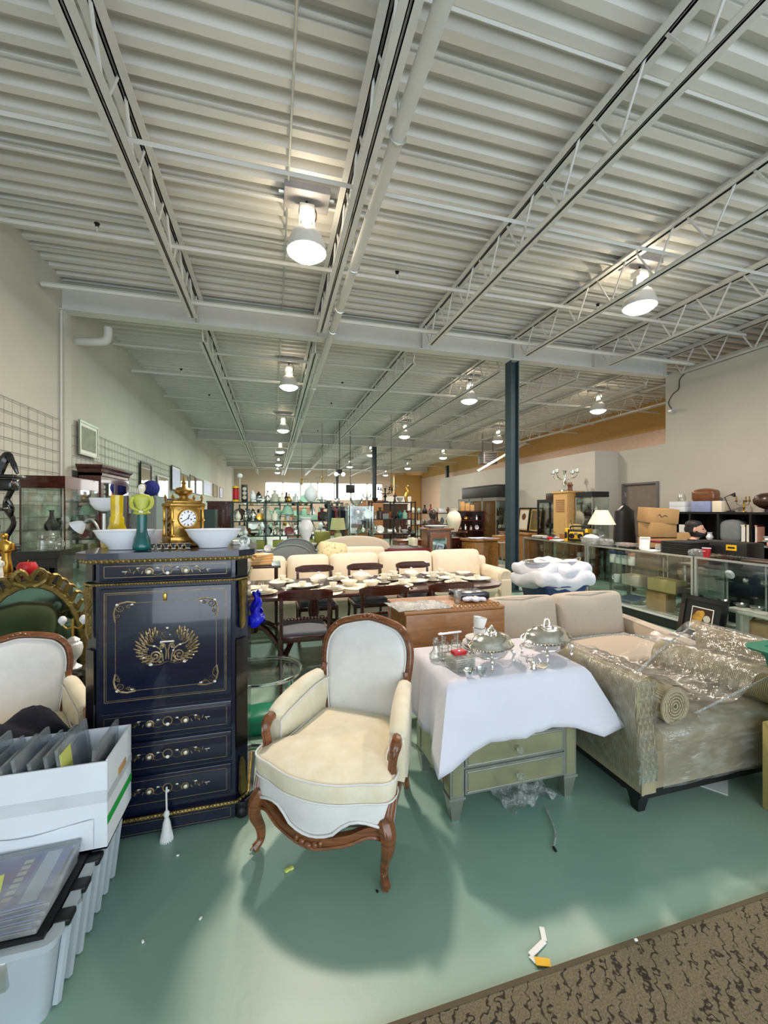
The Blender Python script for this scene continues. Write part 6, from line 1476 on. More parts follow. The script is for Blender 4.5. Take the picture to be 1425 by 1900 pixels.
e = thing('food_tub', 'shallow clear takeaway tub on the second counter right of the lamp', 'tub', (5.22, 5.02, ZK)); G().loft([rect(.09, .13, 0), rect(.1, .145, .06), rect(.098, .142, .06), rect(.085, .125, .008)]).obj('tub_body', 'bubble', e); G().rbox(0, 0, .03, .16, .22, .03, .012).obj('food', 'pink_shade', e)
for k, (x, y, w_, d_, h_, lb) in enumerate(((5.05, 4.85, .12, .2, .03, 'flat black wallet on the second counter before the takeaway tub'), (5.2, 4.66, .14, .2, .025, 'flat black notebook on the second counter beside the wallet'), (5.32, 4.52, .2, .14, .03, 'thin dark folder at the back of the second counter'))): one('notebook', lb, 'notebook', 'black', G().rbox(0, 0, h_ / 2, w_, d_, h_, .006), (x, y, ZK), .3 * k)
one('leaflet', 'loose white leaflets on the second counter before the photo stand', 'paper', 'paper', G().rbox(0, 0, .005, .2, .24, .01, .002), (5.08, 4.45, ZK), -.2)
frame('photo_stand', 'small white photo frame standing on the second counter', 'picture frame', .13, .18, (5.12, 4.62, ZK), radians(-60), radians(-14), 'steel_white', 'paper', .02, .015)
crumple(9, .085, 5.16, 4.36, ZK, 'crumpled clear cellophane beside the white photo frame', 'bubble')
for k in range(6):
    e = thing('jewellery_tray', 'black jewellery display tray, %s of the stack on the second counter' % ['bottom', 'second', 'third', 'fourth', 'fifth', 'topmost'][k], 'tray', (5.2 + .004 * (k % 2), 4.10, ZK + .026 * k), .02 * (k % 3), 'stacked jewellery trays')
    G().rbox(0, 0, .0125, .38, .36, .025, .004).obj('tray_body', 'black', e); G().box(-.17, .17, -.16, .16, .025, .0256).obj('felt_pad', 'navy_fabric', e, smooth=0)
one('red_tray', 'thin dark red lid lying behind the black trays', 'lid', 'dark_red', G().rbox(0, 0, .015, .18, .4, .03, .006), (5.3, 4.48, ZK + .10), 0)
e = thing('black_strongbox', 'black case with a yellow label behind the stacked jewellery trays', 'case', (5.62, 3.86, .80))
G().rbox(0, 0, .17, .3, .62, .34, .01).obj('case_body', 'black', e); G().box(-.152, -.1495, -.2, -.08, .24, .31).obj('yellow_label', 'tool_yellow', e, smooth=0); G().box(-.154, -.152, -.18, -.1, .265, .285).obj('print', 'black', e, smooth=0)
e = thing('stock_table', 'plain folding table behind the counters under the black case', 'table', (5.74, 3.52, 0))
G().rbox(0, 0, .785, .46, 1.84, .03, .006).obj('tabletop', 'door_grey', e)
for sx in (-1, 1):
    for sy in (-1, 1): G().cyl(sx * .2, sy * .85, 0, .775, .018, 8).obj('leg', 'aluminium', e)
crumple(9, .07, 5.08, 3.86, ZK, 'grey cellophane bag beside the red cup', 'bubble')
e = thing('paper_cup', 'red paper coffee cup on the corner of the second counter', 'cup', (5.01, 3.68, ZK))
G().lathe([(0, 0), (.032, 0), (.044, .11), (.041, .11), (.03, .006), (0, .005)], n=18).obj('cup_body', 'red', e); G().tube([(.044 * cos(2 * pi * k / 16), .044 * sin(2 * pi * k / 16), .11) for k in range(16)], .0035, 5, closed=True).obj('rolled_rim', 'white_ceramic', e)
for k in range(4): G().tube(spline([(-.0405, .014 - .008 * k, .07), (-.0405, .010 - .008 * k, .08), (-.0405, .007 - .008 * k, .07)], 3), .0016, 4).obj('white_script', 'paper', e)
for k in range(3):
    e = thing('eyeglasses', 'pair of spectacles on the nearest counter, %s' % ORD[k], 'glasses', (5.02, 3.58 - .125 * k, ZK), .1, 'spectacles on the counter')
    for s in (-1, 1):
        G().tube([(.0, s * .032 + .024 * cos(2 * pi * j / 12), .03 + .022 * sin(2 * pi * j / 12)) for j in range(12)], .0025, 5, closed=True).obj('lens_rim', ['brass', 'dark_red', 'iron'][k], e)
        G().tube(spline([(0, s * .058, .035), (.06, s * .06, .034), (.12, s * .055, .004)], 3), .002, 4).obj('temple', ['brass', 'dark_red', 'iron'][k], e)
one('magazine', 'brown covered magazine lying open on the nearest counter', 'magazine', 'dark_wood', G().rbox(0, 0, .012, .26, .42, .024, .008, 1, 2, soft(.01)), (5.1, 3.08, ZK), .1)
one('newspaper', 'folded white newspaper on the nearest counter at the right edge', 'newspaper', 'paper', G().rbox(0, 0, .012, .3, .34, .024, .006), (5.2, 2.66, ZK), -.1)
e = thing('red_carton', 'red box under folders on the table behind the nearest counter', 'box', (5.68, 3.18, .801)); G().rbox(0, 0, .15, .3, .36, .3, .006).obj('box_body', 'red', e); G().box(-.152, -.15, .04, .16, .15, .26).obj('white_label', 'shade_cream', e, smooth=0)
for k, (c, w_) in enumerate((('grey_cloth', .36), ('pink_shade', .33), ('pink_shade', .34), ('grey_cloth', .38), ('paper', .36), ('grey_cloth', .37))): one('folder', 'paper folder, %s of the pile on the red box' % ['bottom', 'second', 'third', 'fourth', 'fifth', 'top'][k], 'folder', c, G().rbox(0, 0, .011, w_, w_ + .06, .022, .004), (5.68, 3.18, 1.1015 + .0225 * k), .06 * ((k * 7) % 5 - 2), 'folders piled on the red box')
one('yellow_tape_roll', 'yellow tape roll on the nearest counter at the right edge', 'tape', 'tool_yellow', G().lathe([(.03, 0), (.055, 0), (.055, .05), (.03, .05)], n=18), (5.36, 3.1, ZK))

# framed picture leaning on the near counter
pm('lion_ochre', S(226, 170, 60), .5, c2=S(70, 50, 30), sc=7)
e = frame('framed_picture', 'black framed picture with white border of an animal leaning on the nearest counter', 'picture', .52, .52, (4.78, 3.60, .005), radians(-90), radians(-12), 'black_gloss', 'black', .09, .055)
Ml = Matrix.Rotation(radians(-12), 4, 'X'); 
G().box(-.125, .125, -.0155, -.0135, .12, .40, Ml).obj('white_border', 'paper', e, smooth=0); G().box(-.115, .115, -.0168, -.0155, .13, .39, Ml).obj('picture_ground', 'dark_wood', e, smooth=0)
g = G()
for a, b, r_ in ((-.05, .25, .06), (-.03, .30, .05), (-.06, .19, .05), (0, .33, .03)): g.lathe([(0, 0), (r_, 0), (r_, .0008), (0, .001)], n=16, sy=1.2, M=Ml @ T(a, -.0170, b, 0, radians(90)))
g.obj('ochre_animal_head', 'lion_ochre', e, smooth=0)
G().lathe([(0, 0), (.04, 0), (.04, .0008), (0, .001)], n=14, M=Ml @ T(.06, -.0170, .28, 0, radians(90))).obj('pale_animal_face', 'stone', e, smooth=0)

# towels on a blue tub behind the love seat
x, y = 3.33, 4.3
e = thing('low_table', 'low black table under the blue tub of towels', 'table', (x, y, 0)); G().rbox(0, 0, .33, .62, .6, .04, .006).obj('tabletop', 'black', e)
for sx in (-1, 1):
    for sy in (-1, 1): G().box(sx * .27 - .02, sx * .27 + .02, sy * .26 - .02, sy * .26 + .02, 0, .31).obj('leg', 'black', e, smooth=0)
e = thing('blue_tub', 'navy blue plastic tub under the heap of white towels', 'tub', (x, y, .351)); G().loft([rect(.24, .22, 0), rect(.29, .27, .28), rect(.31, .29, .285), rect(.31, .29, .3), rect(.28, .26, .3), rect(.23, .21, .01)]).obj('tub_body', 'blue_plastic', e)
def towel(dx, dy, z, w_, d_, h_, lb, seed):
    q = random.Random(seed); p = [q.uniform(0, 6) for _ in range(4)]
    g = G().rbox(0, 0, 0, w_, d_, h_, h_ * .45, 2, 14, soft(.05)); 
    g.v = [(a * (1 + .05 * sin(9 * b + p[0])), b * (1 + .06 * sin(8 * a + p[1])), c + .035 * sin(9 * a + p[2]) * cos(7 * b + p[3]) + .014 * sin(25 * a + 18 * b + p[0]) + .010 * sin(41 * a - 33 * b) * cos(20 * c)) for a, b, c in g.v]
    one('towel', lb, 'towel', 'towel_white', g, (x + dx, y + dy, z), q.uniform(-.3, .3), 'towels heaped on the blue tub', 180)
towel(0, 0, .70, .82, .62, .16, 'bulky white towel at the bottom of the heap on the blue tub', 1)
towel(-.12, .05, .81, .55, .5, .13, 'white towel on the left of the heap on the blue tub', 2)
towel(.17, .0, .81, .5, .5, .12, 'white towel bulging over the right end of the heap', 3)
e = thing('silver_tray', 'silver tray tilted on top of the white towels, left', 'tray', (x - .2, y, .885)); G().lathe(plate_prof(.2, .03), n=24, sy=.7).obj('tray_body', 'silver', e)
e = thing('silver_tray', 'silver handled tray on top of the white towels, right', 'tray', (x + .14, y + .03, .885)); G().lathe(plate_prof(.26, .025), n=24, sy=.66).obj('tray_body', 'silver', e)
for s in (-1, 1): G().tube(spline([(s * .25, -.05, .03), (s * .3, 0, .05), (s * .25, .05, .03)], 4), .008, 6).obj('handle', 'silver', e)

# ================================================================ behind the counters: boxes, man at the desk, black shelves
for k, (z, w_, lb) in enumerate(((.80, .46, 'bottom'), (1.07, .44, 'middle'), (1.32, .50, 'topmost tilted'))):
    c_ = carton('brown cardboard carton, %s of the stack by the grey door' % lb, 6.5, 5.62, z, w_, .36, .25, radians(-20 + 5 * k), 'card_brown', group='cartons stacked by the door')
    if k == 2: c_.rotation_euler = (radians(4), radians(3), radians(-22)); G().tube(spline([(-.1, -.182, .12), (-.06, -.182, .15), (-.03, -.182, .11), (.02, -.182, .14), (.06, -.182, .12)], 4), .006, 4).obj('scribbled_mark', 'dark_wood', c_)
carton('plain brown carton standing right of the carton stack', 6.87, 5.5, .80, .3, .34, .34, radians(-20), 'card_brown')
e = thing('work_table', 'dark work table under the brown carton stack', 'table', (6.6, 5.55, 0)); G().rbox(0, 0, .78, 1.0, .7, .04, .006).obj('tabletop', 'dark_wood', e)
for sx in (-1, 1):
    for sy in (-1, 1): G().box(sx * .46 - .02, sx * .46 + .02, sy * .31 - .02, sy * .31 + .02, 0, .76).obj('leg', 'dark_wood', e, smooth=0)
e = thing('coat_stand', 'black coat hung on a stand behind the carton stack', 'coat stand', (6.6, 6.4, 0)); G().cyl(0, 0, 0, 1.66, .02, 8).obj('pole', 'black', e); G().lathe([(.2, 0), (.2, .03), (.02, .05)], n=14).obj('foot', 'black', e)
G().loft([ring(.05, .05, 1.62), ring(.2, .12, 1.52), ring(.22, .13, 1.2), ring(.25, .15, .8), ring(.26, .15, .6)]).obj('coat', 'black', e)

# seated man
hx, hy = 6.2, 4.74
e = thing('person', 'bearded person with dark hair and dark shirt seated behind the counters facing right', 'person', (hx, hy, 0), radians(-60))
def el(cx, rx, ry, z, n=16, nose=0, chin=0):
    o = []
    for k in range(n):
        a = 2 * pi * k / n; x = cx + rx * cos(a); y = ry * sin(a)
        if k == 0: x += nose
        if k in (1, n - 1): x += nose * .15
        o.append((x, y, z))
    return o
g = G().loft([el(-.02, .15, .17, .46), el(-.02, .16, .18, .55), el(-.01, .13, .16, .72), el(0, .13, .18, .88), el(0, .12, .2, 1.0), el(0, .09, .17, 1.06), el(0, .06, .07, 1.09), el(.01, .055, .056, 1.12), el(.02, .06, .058, 1.135), el(.04, .075, .06, 1.145, chin=1), el(.04, .088, .068, 1.17, nose=.006), el(.035, .093, .073, 1.20, nose=.012), el(.03, .096, .076, 1.225, nose=.026), el(.025, .098, .077, 1.25, nose=.012), el(.02, .10, .077, 1.28), el(.012, .098, .075, 1.31), el(.005, .085, .066, 1.34), el(.0, .055, .045, 1.36), el(.0, .01, .01, 1.368)])
for s in (-1, 1):
    g.tube(spline([(0, s * .17, 1.02), (.05, s * .21, .86), (.1, s * .2, .74), (.25, s * .14, .80), (.36, s * .1, .835)], 4), [.055, .055, .052, .05, .048, .047, .046, .044, .042, .04, .038, .036, .033, .03, .028, .026, .025], 8)
    g.tube(spline([(0, s * .09, .52), (.22, s * .1, .54), (.42, s * .1, .53), (.45, s * .1, .3), (.44, s * .1, .07), (.54, s * .1, .035)], 4), [.085, .085, .083, .08, .078, .076, .072, .07, .066, .062, .06, .058, .055, .052, .05, .046, .042, .04, .04, .038, .03], 8)
    g.rbox(.40, s * .1, .842, .09, .075, .026, .012)
    for f in range(4): g.tube(spline([(.43, s * .1 - .028 + .019 * f, .846), (.475 + .006 * (f in (1, 2)), s * .1 - .03 + .02 * f, .85), (.505 + .008 * (f in (1, 2)), s * .1 - .03 + .02 * f, .835)], 3), .0085, 6)
    g.tube(spline([(.385, s * .1 - s * .035, .842), (.41, s * .1 - s * .06, .845), (.44, s * .1 - s * .062, .838)], 3), .009, 6)
    g.sph(.015, s * .078, 1.23, .018, .012, .03, 8, 6)
g.obj('body', 'skin', e, smooth=60)
for s in (-1, 1): G().sph(.112, s * .03, 1.252, .012, .012, .010, 8, 6).obj('eye', 'hair', e)
G().loft([el(.04, .082, .066, 1.135), el(.045, .092, .072, 1.155, nose=.004), el(.04, .096, .076, 1.18, nose=.004), el(.028, .09, .0785, 1.205), el(.015, .085, .079, 1.225)], cap=False).obj('beard', 'hair', e)
c_ = G().loft([el(-.004, .108, .084, 1.284), el(-.005, .112, .086, 1.315), el(-.005, .098, .078, 1.35), el(-.005, .06, .05, 1.376), el(-.005, .01, .01, 1.382)]).obj('hair_crown', 'hair', e)
G().loft([el(-.03, .085, .08, 1.2), el(-.04, .085, .083, 1.24), el(-.03, .09, .083, 1.28)], cap=False).obj('hair', 'hair', e)
g = G().loft([el(-.02, .175, .195, .50), el(-.01, .15, .18, .72), el(0, .145, .2, .88), el(0, .135, .215, 1.0), el(0, .105, .19, 1.065), el(0, .07, .085, 1.095)], cap=False)
for s in (-1, 1): g.tube(spline([(0, s * .17, 1.03), (.05, s * .215, .86), (.1, s * .205, .74), (.22, s * .155, .785)], 4), .064, 8)
g.obj('shirt', 'navy_fabric', e, smooth=60)
g = G()
for s in (-1, 1): g.tube(spline([(-.05, s * .09, .53), (.22, s * .1, .545), (.43, s * .1, .535), (.455, s * .1, .3), (.445, s * .1, .1)], 4), [.1] * 5 + [.092] * 4 + [.08] * 4 + [.07] * 4, 8); g.rbox(.49, s * .1, .035, .24, .09, .07, .025)
g.obj('trousers', 'iron', e, smooth=60)
e = thing('office_chair', 'black office chair under the seated person', 'chair', (hx, hy, 0), radians(-60)); G().rbox(0, 0, .42, .46, .46, .07, .03, 2).obj('seat', 'black', e); G().rbox(-.27, 0, .72, .06, .42, .44, .03, 2).obj('backrest', 'black', e); G().cyl(0, 0, .08, .39, .03, 8).obj('gas_column', 'iron', e); G().tube([(-.12, 0, .40), (-.27, 0, .42), (-.29, 0, .6)], .018, 6).obj('back_bracket', 'iron', e)
for k in range(5): a = 2 * pi * k / 5; G().tube([(0, 0, .1), (.26 * cos(a), .26 * sin(a), .05)], .02, 6).sph(.26 * cos(a), .26 * sin(a), .028, .028, .02, .028, 8, 5).obj('base_arm', 'iron', e)
e = thing('desk', 'dark desk in front of the seated person', 'desk', (6.545, 4.142, 0), radians(-60)); G().rbox(0, 0, .80, .6, .9, .04, .006).obj('desktop', 'black', e)
for s in (-1, 1): G().box(-.27, .27, s * .42 - .015, s * .42 + .015, 0, .78).obj('side_panel', 'black', e, smooth=0)

# black cube shelves along the right partition
SXF = 7.66
e = thing('black_shelving', 'long black cube shelving against the tall right partition', 'shelving', (SXF, 3.9, 0)); L, H, D = 2.55, 1.5, .4
for k in range(6): G().box(0, D, L * k / 5 - .018 + .018 * (k == 0) * 1, L * k / 5 + .018, .03, H - .036).obj('upright', 'black', e, smooth=0)
for z in (.0, .47, .95, 1.464): G().box(0, D, -.018, L + .018, z, z + .036).obj('shelf_board', 'black', e, smooth=0)
G().box(D - .01, D, 0, L, .03, H - .03).obj('back_panel', 'black', e, smooth=0)
Z1 = .987
for k in range(6): book('book standing on the black shelving right of the cream box, %s' % ORD[k], ['stone', 'shade_green', 'shade_cream', 'dark_red', 'slab_blue', 'teal_glaze'][k], SXF + .12, 4.10 + .055 * k, Z1, .05, .17, .28 + .012 * (k % 3), 0, 'books on the black shelving').rotation_euler = (0, 0, pi / 2)
for k, (y, c) in enumerate(((4.86, 'pink_shade'), (4.98, 'shade_cream'), (5.04, 'shade_cream'))): book('cream book standing in the middle of the black shelving, %s' % ORD[k], c, SXF + .12, y, Z1, .09 if k else .04, .17, .30, pi / 2, 'books on the black shelving')
one('draped_towel', 'grey blue cloth bag stuffed in the black shelving', 'cloth', 'grey_cloth', G().rbox(0, 0, .17, .3, .36, .34, .08, 2, 3, soft(.05)), (SXF + .17, 5.28, Z1), 0)
one('white_jug', 'small white jug in front of the grey cloth on the black shelving', 'jug', 'white_ceramic', G().lathe([(0, 0), (.04, 0), (.06, .05), (.035, .11), (.045, .14), (.04, .14), (0, .1)], n=14), (SXF + .07, 5.62, Z1))
statuette('white figurine beside the cream books in the black shelving', SXF + .15, 4.68, Z1, .26, 'china')
crumple(9, .1, SXF + .16, 5.95, Z1, 'green plastic bag at the far end of the black shelving', 'green_plastic')
one('open_book', 'white pamphlets at the far end of the black shelving', 'book', 'paper', G().rbox(0, 0, .13, .02, .18, .26, .003), (SXF + .2, 6.2, Z1), .3)
# on top of the black shelving
ZB = 1.502
e = thing('glass_jar', 'small clear jar on white boxes at the far end of the black shelving top', 'jar', (SXF + .16, 6.22, ZB + .202)); G().lathe([(0, 0), (.06, 0), (.065, .02), (.065, .1), (.05, .12), (.05, .14), (0, .14)], n=14).obj('jar_body', 'glass_ware', e)
for k in range(2): carton('flat white box, %s of two on the black shelving top' % ['lower', 'upper'][k], SXF + .16, 6.22, ZB + .1 * k, .26, .32, .098, 0, 'card_white', group='white boxes on the shelving')
carton('blue grey metal box on the black shelving top', SXF + .16, 5.78, ZB, .22, .36, .2, 0, 'slab_blue')
one('leather_bag', 'brown leather satchel lying on the blue grey box', 'bag', 'walnut', G().rbox(0, 0, .1, .22, .4, .2, .05, 2, 3, soft(.04)), (SXF + .16, 5.76, ZB + .202), .1)
carton('pale carton with a picture beside the blue grey box', SXF + .14, 5.48, ZB, .2, .16, .2, 0, 'shade_cream')
e = thing('desk_arm_lamp', 'small dark angled desk lamp on the black shelving top', 'lamp', (SXF + .12, 5.30, ZB)); G().cyl(0, 0, 0, .02, .06, 14).obj('base', 'iron', e); G().tube([(0, 0, .02), (0, .1, .26), (0, -.04, .32)], .009, 6).obj('arm', 'iron', e); G().lathe([(.01, .03), (.045, -.03), (.04, -.03)], n=12, M=T(0, -.05, .31, 0, radians(30))).obj('shade', 'iron', e)
candelabrum('low dark two arm candlestick on the black shelving top', SXF + .1, 5.08, ZB, .2, .2, 'brass', 3)
one('brown_hat', 'brown felt hat shape on a stand on the black shelving top', 'hat', 'dark_wood', G().lathe([(.03, 0), (.03, .05), (.1, .08), (.17, .14), (.18, .2), (.15, .27), (.08, .31), (0, .32)], n=16), (SXF + .16, 4.78, ZB))
candelabrum('tall dark five arm candelabrum on the black shelving top', SXF + .14, 4.42, ZB, .66, .30, 'iron', 5)
shelf_row('between the hat and candelabrum on the black shelving', [4.585], SXF + .06, ZB, .15, ['china'], ax='y', kinds=['jar'], group='ornaments on the black shelving')
e = thing('black_clock', 'black slate clock with a bronze figure at the right edge', 'clock', (SXF + .15, 4.03, ZB), -pi / 2)
G().rbox(0, 0, .03, .44, .2, .06, .01).rbox(0, 0, .17, .24, .16, .24, .02).obj('case', 'black_gloss', e); 
for s in (-1, 1): G().loft([[(s * x, -.07, z), (s * (x + .06), -.07, z), (s * (x + .06), .07, z), (s * x, .07, z)] for x, z in ((.14, .06), (.1, .12), (.1, .2), (.06, .3))]).obj('side_scroll', 'black_gloss', e)
G().lathe([(0, 0), (.075, 0), (.075, .008), (.06, .012), (0, .008)], n=20, M=T(0, -.082, .19, 0, radians(90))).obj('dial', 'brass', e); G().lathe([(0, 0), (.045, 0), (.045, .004), (0, .005)], n=18, M=T(0, -.095, .19, 0, radians(90))).obj('dial_centre', 'shade_cream', e)
g = G().loft([ring(.12, .08, .29), ring(.09, .07, .34, f=.01), ring(.07, .06, .46, f=.01), ring(.1, .07, .6, f=.008), ring(.11, .07, .68), ring(.04, .04, .74), ring(.055, .06, .8), ring(.04, .045, .86), ring(.005, .005, .88)])
g.tube(spline([(-.1, 0, .66), (-.17, -.03, .72), (-.14, -.03, .82)], 4), .03, 6).tube(spline([(.1, 0, .66), (.16, -.02, .6), (.14, -.06, .5)], 4), .03, 6)
g.obj('bronze_figure', 'iron', e, smooth=60)
# ================================================================ middle distance
# glass cases and cabinets along the office wall
glass_case('corner_display_case', 'glass display case with black fascia in front of the office wall corner', 6.70, 7.15, 7.34, 7.84, 1.94, .12, (.6, 1.0, 1.4), 'black')
for z, nm in ((1.006, 'middle'), (1.406, 'top')): shelf_row('on the %s shelf of the corner display case' % nm, lin(7.4, 7.8, 3), 6.92, z, .3, ['white_ceramic', 'china', 'iron', 'silver'], ax='y', kinds=['vase', 'jar', 'figurine', 'box'], group='ornaments in the corner case')
e = thing('pine_cabinet', 'tall narrow pine cabinet with slatted vent beside the corner display case', 'cabinet', (6.62, 7.98, 0))
G().box(0, .4, 0, .52, .05, 1.94).obj('body', 'pine', e, smooth=0); d = G().box(-.018, 0, .02, .5, .08, 1.9).obj('door', 'pine', e, smooth=0)
G().box(-.024, -.018, .1, .42, .2, 1.38).obj('raised_panel', 'pine', d, smooth=0)
for k in range(7): G().rbox(-.022, .26, 1.5 + .045 * k, .014, .3, .02, .004).obj('vent_slat', 'oak', d)
G().box(-.03, .43, -.03, .55, 1.94, 1.98).obj('cornice', 'pine', e, smooth=0); G().box(.02, .38, .02, .5, 0, .05).obj('plinth', 'oak', e, smooth=0); G().sph(-.03, .45, 1.0, .014).obj('door_knob', 'brass', d)
candelabrum('silver branched candelabrum on the tall pine cabinet', 6.8, 8.32, 1.982, .50, .62, 'silver', 4)
for k in range(3): statuette('tiny dark figurine on the pine cabinet, %s' % ORD[k], 6.72, 8.10 - .05 * k, 1.982, .2, 'walnut')['group'] = 'tiny figurines on the pine cabinet'
e = thing('black_vitrine', 'black framed vitrine between the pine cabinet and the framed icons', 'cabinet', (6.75, 8.62, 0)); G().box(0, .4, 0, .7, 0, .35).box(0, .4, 0, .7, 1.72, 1.8).obj('body', 'black', e, smooth=0)
for x in (0, .36):
    for y in (0, .66): G().box(x, x + .04, y, y + .04, .35, 1.72).obj('corner_post', 'black', e, smooth=0)
for a in ((.01, .016, .04, .66), (.384, .39, .04, .66), (.04, .36, .01, .016), (.04, .36, .684, .69)): G().box(*a, .35, 1.72).obj('glass_pane', 'glass', e, smooth=0)
G().box(.03, .37, .03, .67, 1.05, 1.058).obj('glass_shelf', 'glass', e, smooth=0)
shelf_row('inside the black vitrine', lin(8.7, 9.2, 3), 6.95, 1.06, .3, ['iron', 'dark_wood', 'teal_glaze'], ax='y', group='ornaments in the vitrine')
carton('small dark casket on top of the black vitrine', 6.95, 8.95, 1.802, .2, .3, .16, 0, 'dark_wood', name='casket')
for k, (y, c) in enumerate(((10.15, 'gilt'), (10.72, 'china'))):
    e = frame('framed_icon', 'black framed gold religious icon leaning on the office wall, %s' % ['right one', 'left one half behind the column'][k], 'picture', .56, .72, (7.26, y, .88), -pi / 2, radians(-8), 'black', 'pine', .04, .04, c)
    G().lathe([(0, 0), (.1, 0), (.1, .001), (0, .002)], n=16, M=Matrix.Rotation(radians(-8), 4, 'X') @ T(0, -.0165, .45, 0, radians(90))).obj('halo_figure', 'walnut', e)
e = thing('sideboard', 'brown sideboard under the framed icons', 'sideboard', (7.0, 10.4, 0)); G().rbox(0, 0, .44, .56, 1.5, .8, .01).obj('body', 'oak', e); G().rbox(0, 0, .86, .62, 1.56, .035, .006).obj('top', 'oak', e)
for y in (-.37, .37): d = G().box(-.3, -.28, y - .34, y + .34, .1, .8).obj('door', 'oak', e, smooth=0); G().sph(-.31, y + .28 * (-1 if y > 0 else 1), .5, .014).obj('door_knob', 'brass', d)
for k, (y0, y1) in enumerate(((11.15, 12.0), (12.05, 12.9), (12.95, 13.8))):
    glass_case('tower_vitrine', 'tall glass vitrine against the office wall, %s' % ['right one by the column', 'middle one', 'left one'][k], 6.62, 7.2, y0, y1, 1.92, .1, (.55, .95, 1.35), 'door_grey', .1, group='tall vitrines')
    for z, nm in ((.956, 'middle'), (1.356, 'upper')): shelf_row('on the %s shelf of the %s tall vitrine' % (nm, ['right', 'middle', 'left'][k]), lin(y0 + .1, y1 - .1, 3), 6.9, z, .3, ['glass_ware', 'brass', 'iron', 'teal_glaze', 'silver'], ax='y', group='ornaments in the tall vitrines')
carton('large black box lying on top of the tall glass vitrines', 6.9, 12.35, 1.922, .5, 2.4, .40, 0, 'black', lid=True, name='black_case')
e = thing('wire_stand', 'low metal frame stand with a small box beside the column', 'stand', (4.75, 8.0, 0))
for x in (0, .4):
    for y in (0, .4): G().box(x, x + .02, y, y + .02, 0, .8).obj('leg', 'aluminium', e, smooth=0)
G().rbox(.21, .21, .81, .46, .46, .02, .005).obj('top', 'stone', e); G().rbox(.21, .21, .25, .42, .42, .02, .005).obj('shelf', 'stone', e)
carton('small wooden box on the metal frame stand beside the column', 4.95, 8.2, .821, .2, .26, .14, .2, 'oak')

# burl demi-lune cabinet, drawer chest, mirror cabinet, red table
e = thing('burl_cabinet', 'curved burl wood cabinet with papers on its top beyond the cream sofa', 'cabinet', (4.3, 7.9, 0))
G().lathe([(.36, .06), (.40, .1), (.40, .86), (.38, .88)], n=24, sy=.8).obj('curved_body', 'burl', e); G().lathe([(.38, .88), (.44, .89), (.44, .925), (0, .925)], n=24, sy=.8).obj('top', 'burl', e)
for a in (-2.4, -1.57, -.75): G().tube([(.405 * cos(a), .325 * sin(a), .12), (.405 * cos(a), .325 * sin(a), .84)], .012, 5).obj('pilaster', 'oak', e)
for k in range(4): a = pi / 4 + k * pi / 2; G().lathe([(.02, 0), (.035, .03), (.025, .07)], .3 * cos(a), .24 * sin(a), 0, 8).obj('foot', 'dark_wood', e)
one('loose_prints', 'white and blue prints spread on the curved burl cabinet', 'papers', 'slab_blue', G().rbox(0, 0, .006, .5, .36, .012, .003), (4.3, 7.88, .926), .3)
one('loose_prints', 'white sheets at the left of the curved burl cabinet top', 'papers', 'paper', G().rbox(0, 0, .005, .3, .24, .01, .003), (4.16, 7.8, .9385), -.2)
def chest(label, x, y, w_, d_, h, rows, mat, name='chest_of_drawers', top=None):
    e = thing(name, label, 'chest', (x, y, 0)); G().box(-w_ / 2, w_ / 2, 0, d_, .06, h - .03).obj('carcass', mat, e, smooth=0); G().rbox(0, d_ / 2, h - .015, w_ + .05, d_ + .05, .03, .008).obj('top', top or mat, e)
    for sx in (-1, 1): G().lathe([(.02, 0), (.03, .02), (.025, .06)], sx * (w_ / 2 - .05), .05, 0, 8).obj('foot', mat, e)
    s = (h - .12) / rows
    for k in range(rows):
        d = G().rbox(0, -.008, .08 + s * (k + .5), w_ - .04, .02, s - .02, .004).obj('drawer', mat, e)
        for sx in (-1, 1): G().sph(sx * w_ * .25, -.028, .08 + s * (k + .5), .013).obj('knob', 'brass', d)
    return e
chest('brown wooden chest of drawers left of the mirror-door cabinet', 2.85, 8.16, .62, .42, .90, 4, 'walnut')
e = thing('mirror_cabinet', 'brown wooden cabinet with a mirrored door carrying a white platter', 'cabinet', (2.93, 7.45, 0))
G().box(0, .50, .02, .38, .04, 1.14).obj('body', 'walnut', e, smooth=0); G().rbox(.25, .18, 1.155, .58, .46, .04, .01).obj('top', 'walnut', e); G().box(.02, .48, .04, .36, 0, .04).obj('plinth', 'dark_wood', e, smooth=0)
d = G().box(.02, .1, -.004, .02, .1, 1.1).box(.4, .48, -.004, .02, .1, 1.1).box(.1, .4, -.004, .02, .1, .3).box(.1, .4, -.004, .02, .98, 1.1).obj('door', 'walnut', e, smooth=0); G().box(.1, .4, .006, .012, .3, .98).obj('mirror_panel', 'mirror', d, smooth=0); G().sph(.44, -.02, .65, .014).obj('door_knob', 'brass', d)
for sx in (.015, .485): G().lathe([(.02, .1), (.028, .14), (.018, .2), (.018, .95), (.028, 1.05), (.02, 1.1)], sx, .0, 0, 8).obj('turned_column', 'dark_wood', e)
one('white_platter', 'large white platter on top of the mirror-door cabinet', 'platter', 'white_ceramic', G().lathe(plate_prof(.24, .045), n=22, sy=.8), (3.18, 7.63, 1.176))
chest('dark brown chest right of the mirror-door cabinet', 4.25 - .45, 8.25, .6, .4, .92, 3, 'mahogany')
one('green_dish', 'flat grey green dish on the dark brown chest', 'dish', 'shade_mint', G().lathe(plate_prof(.15, .04), n=16), (3.75, 8.4, .921))
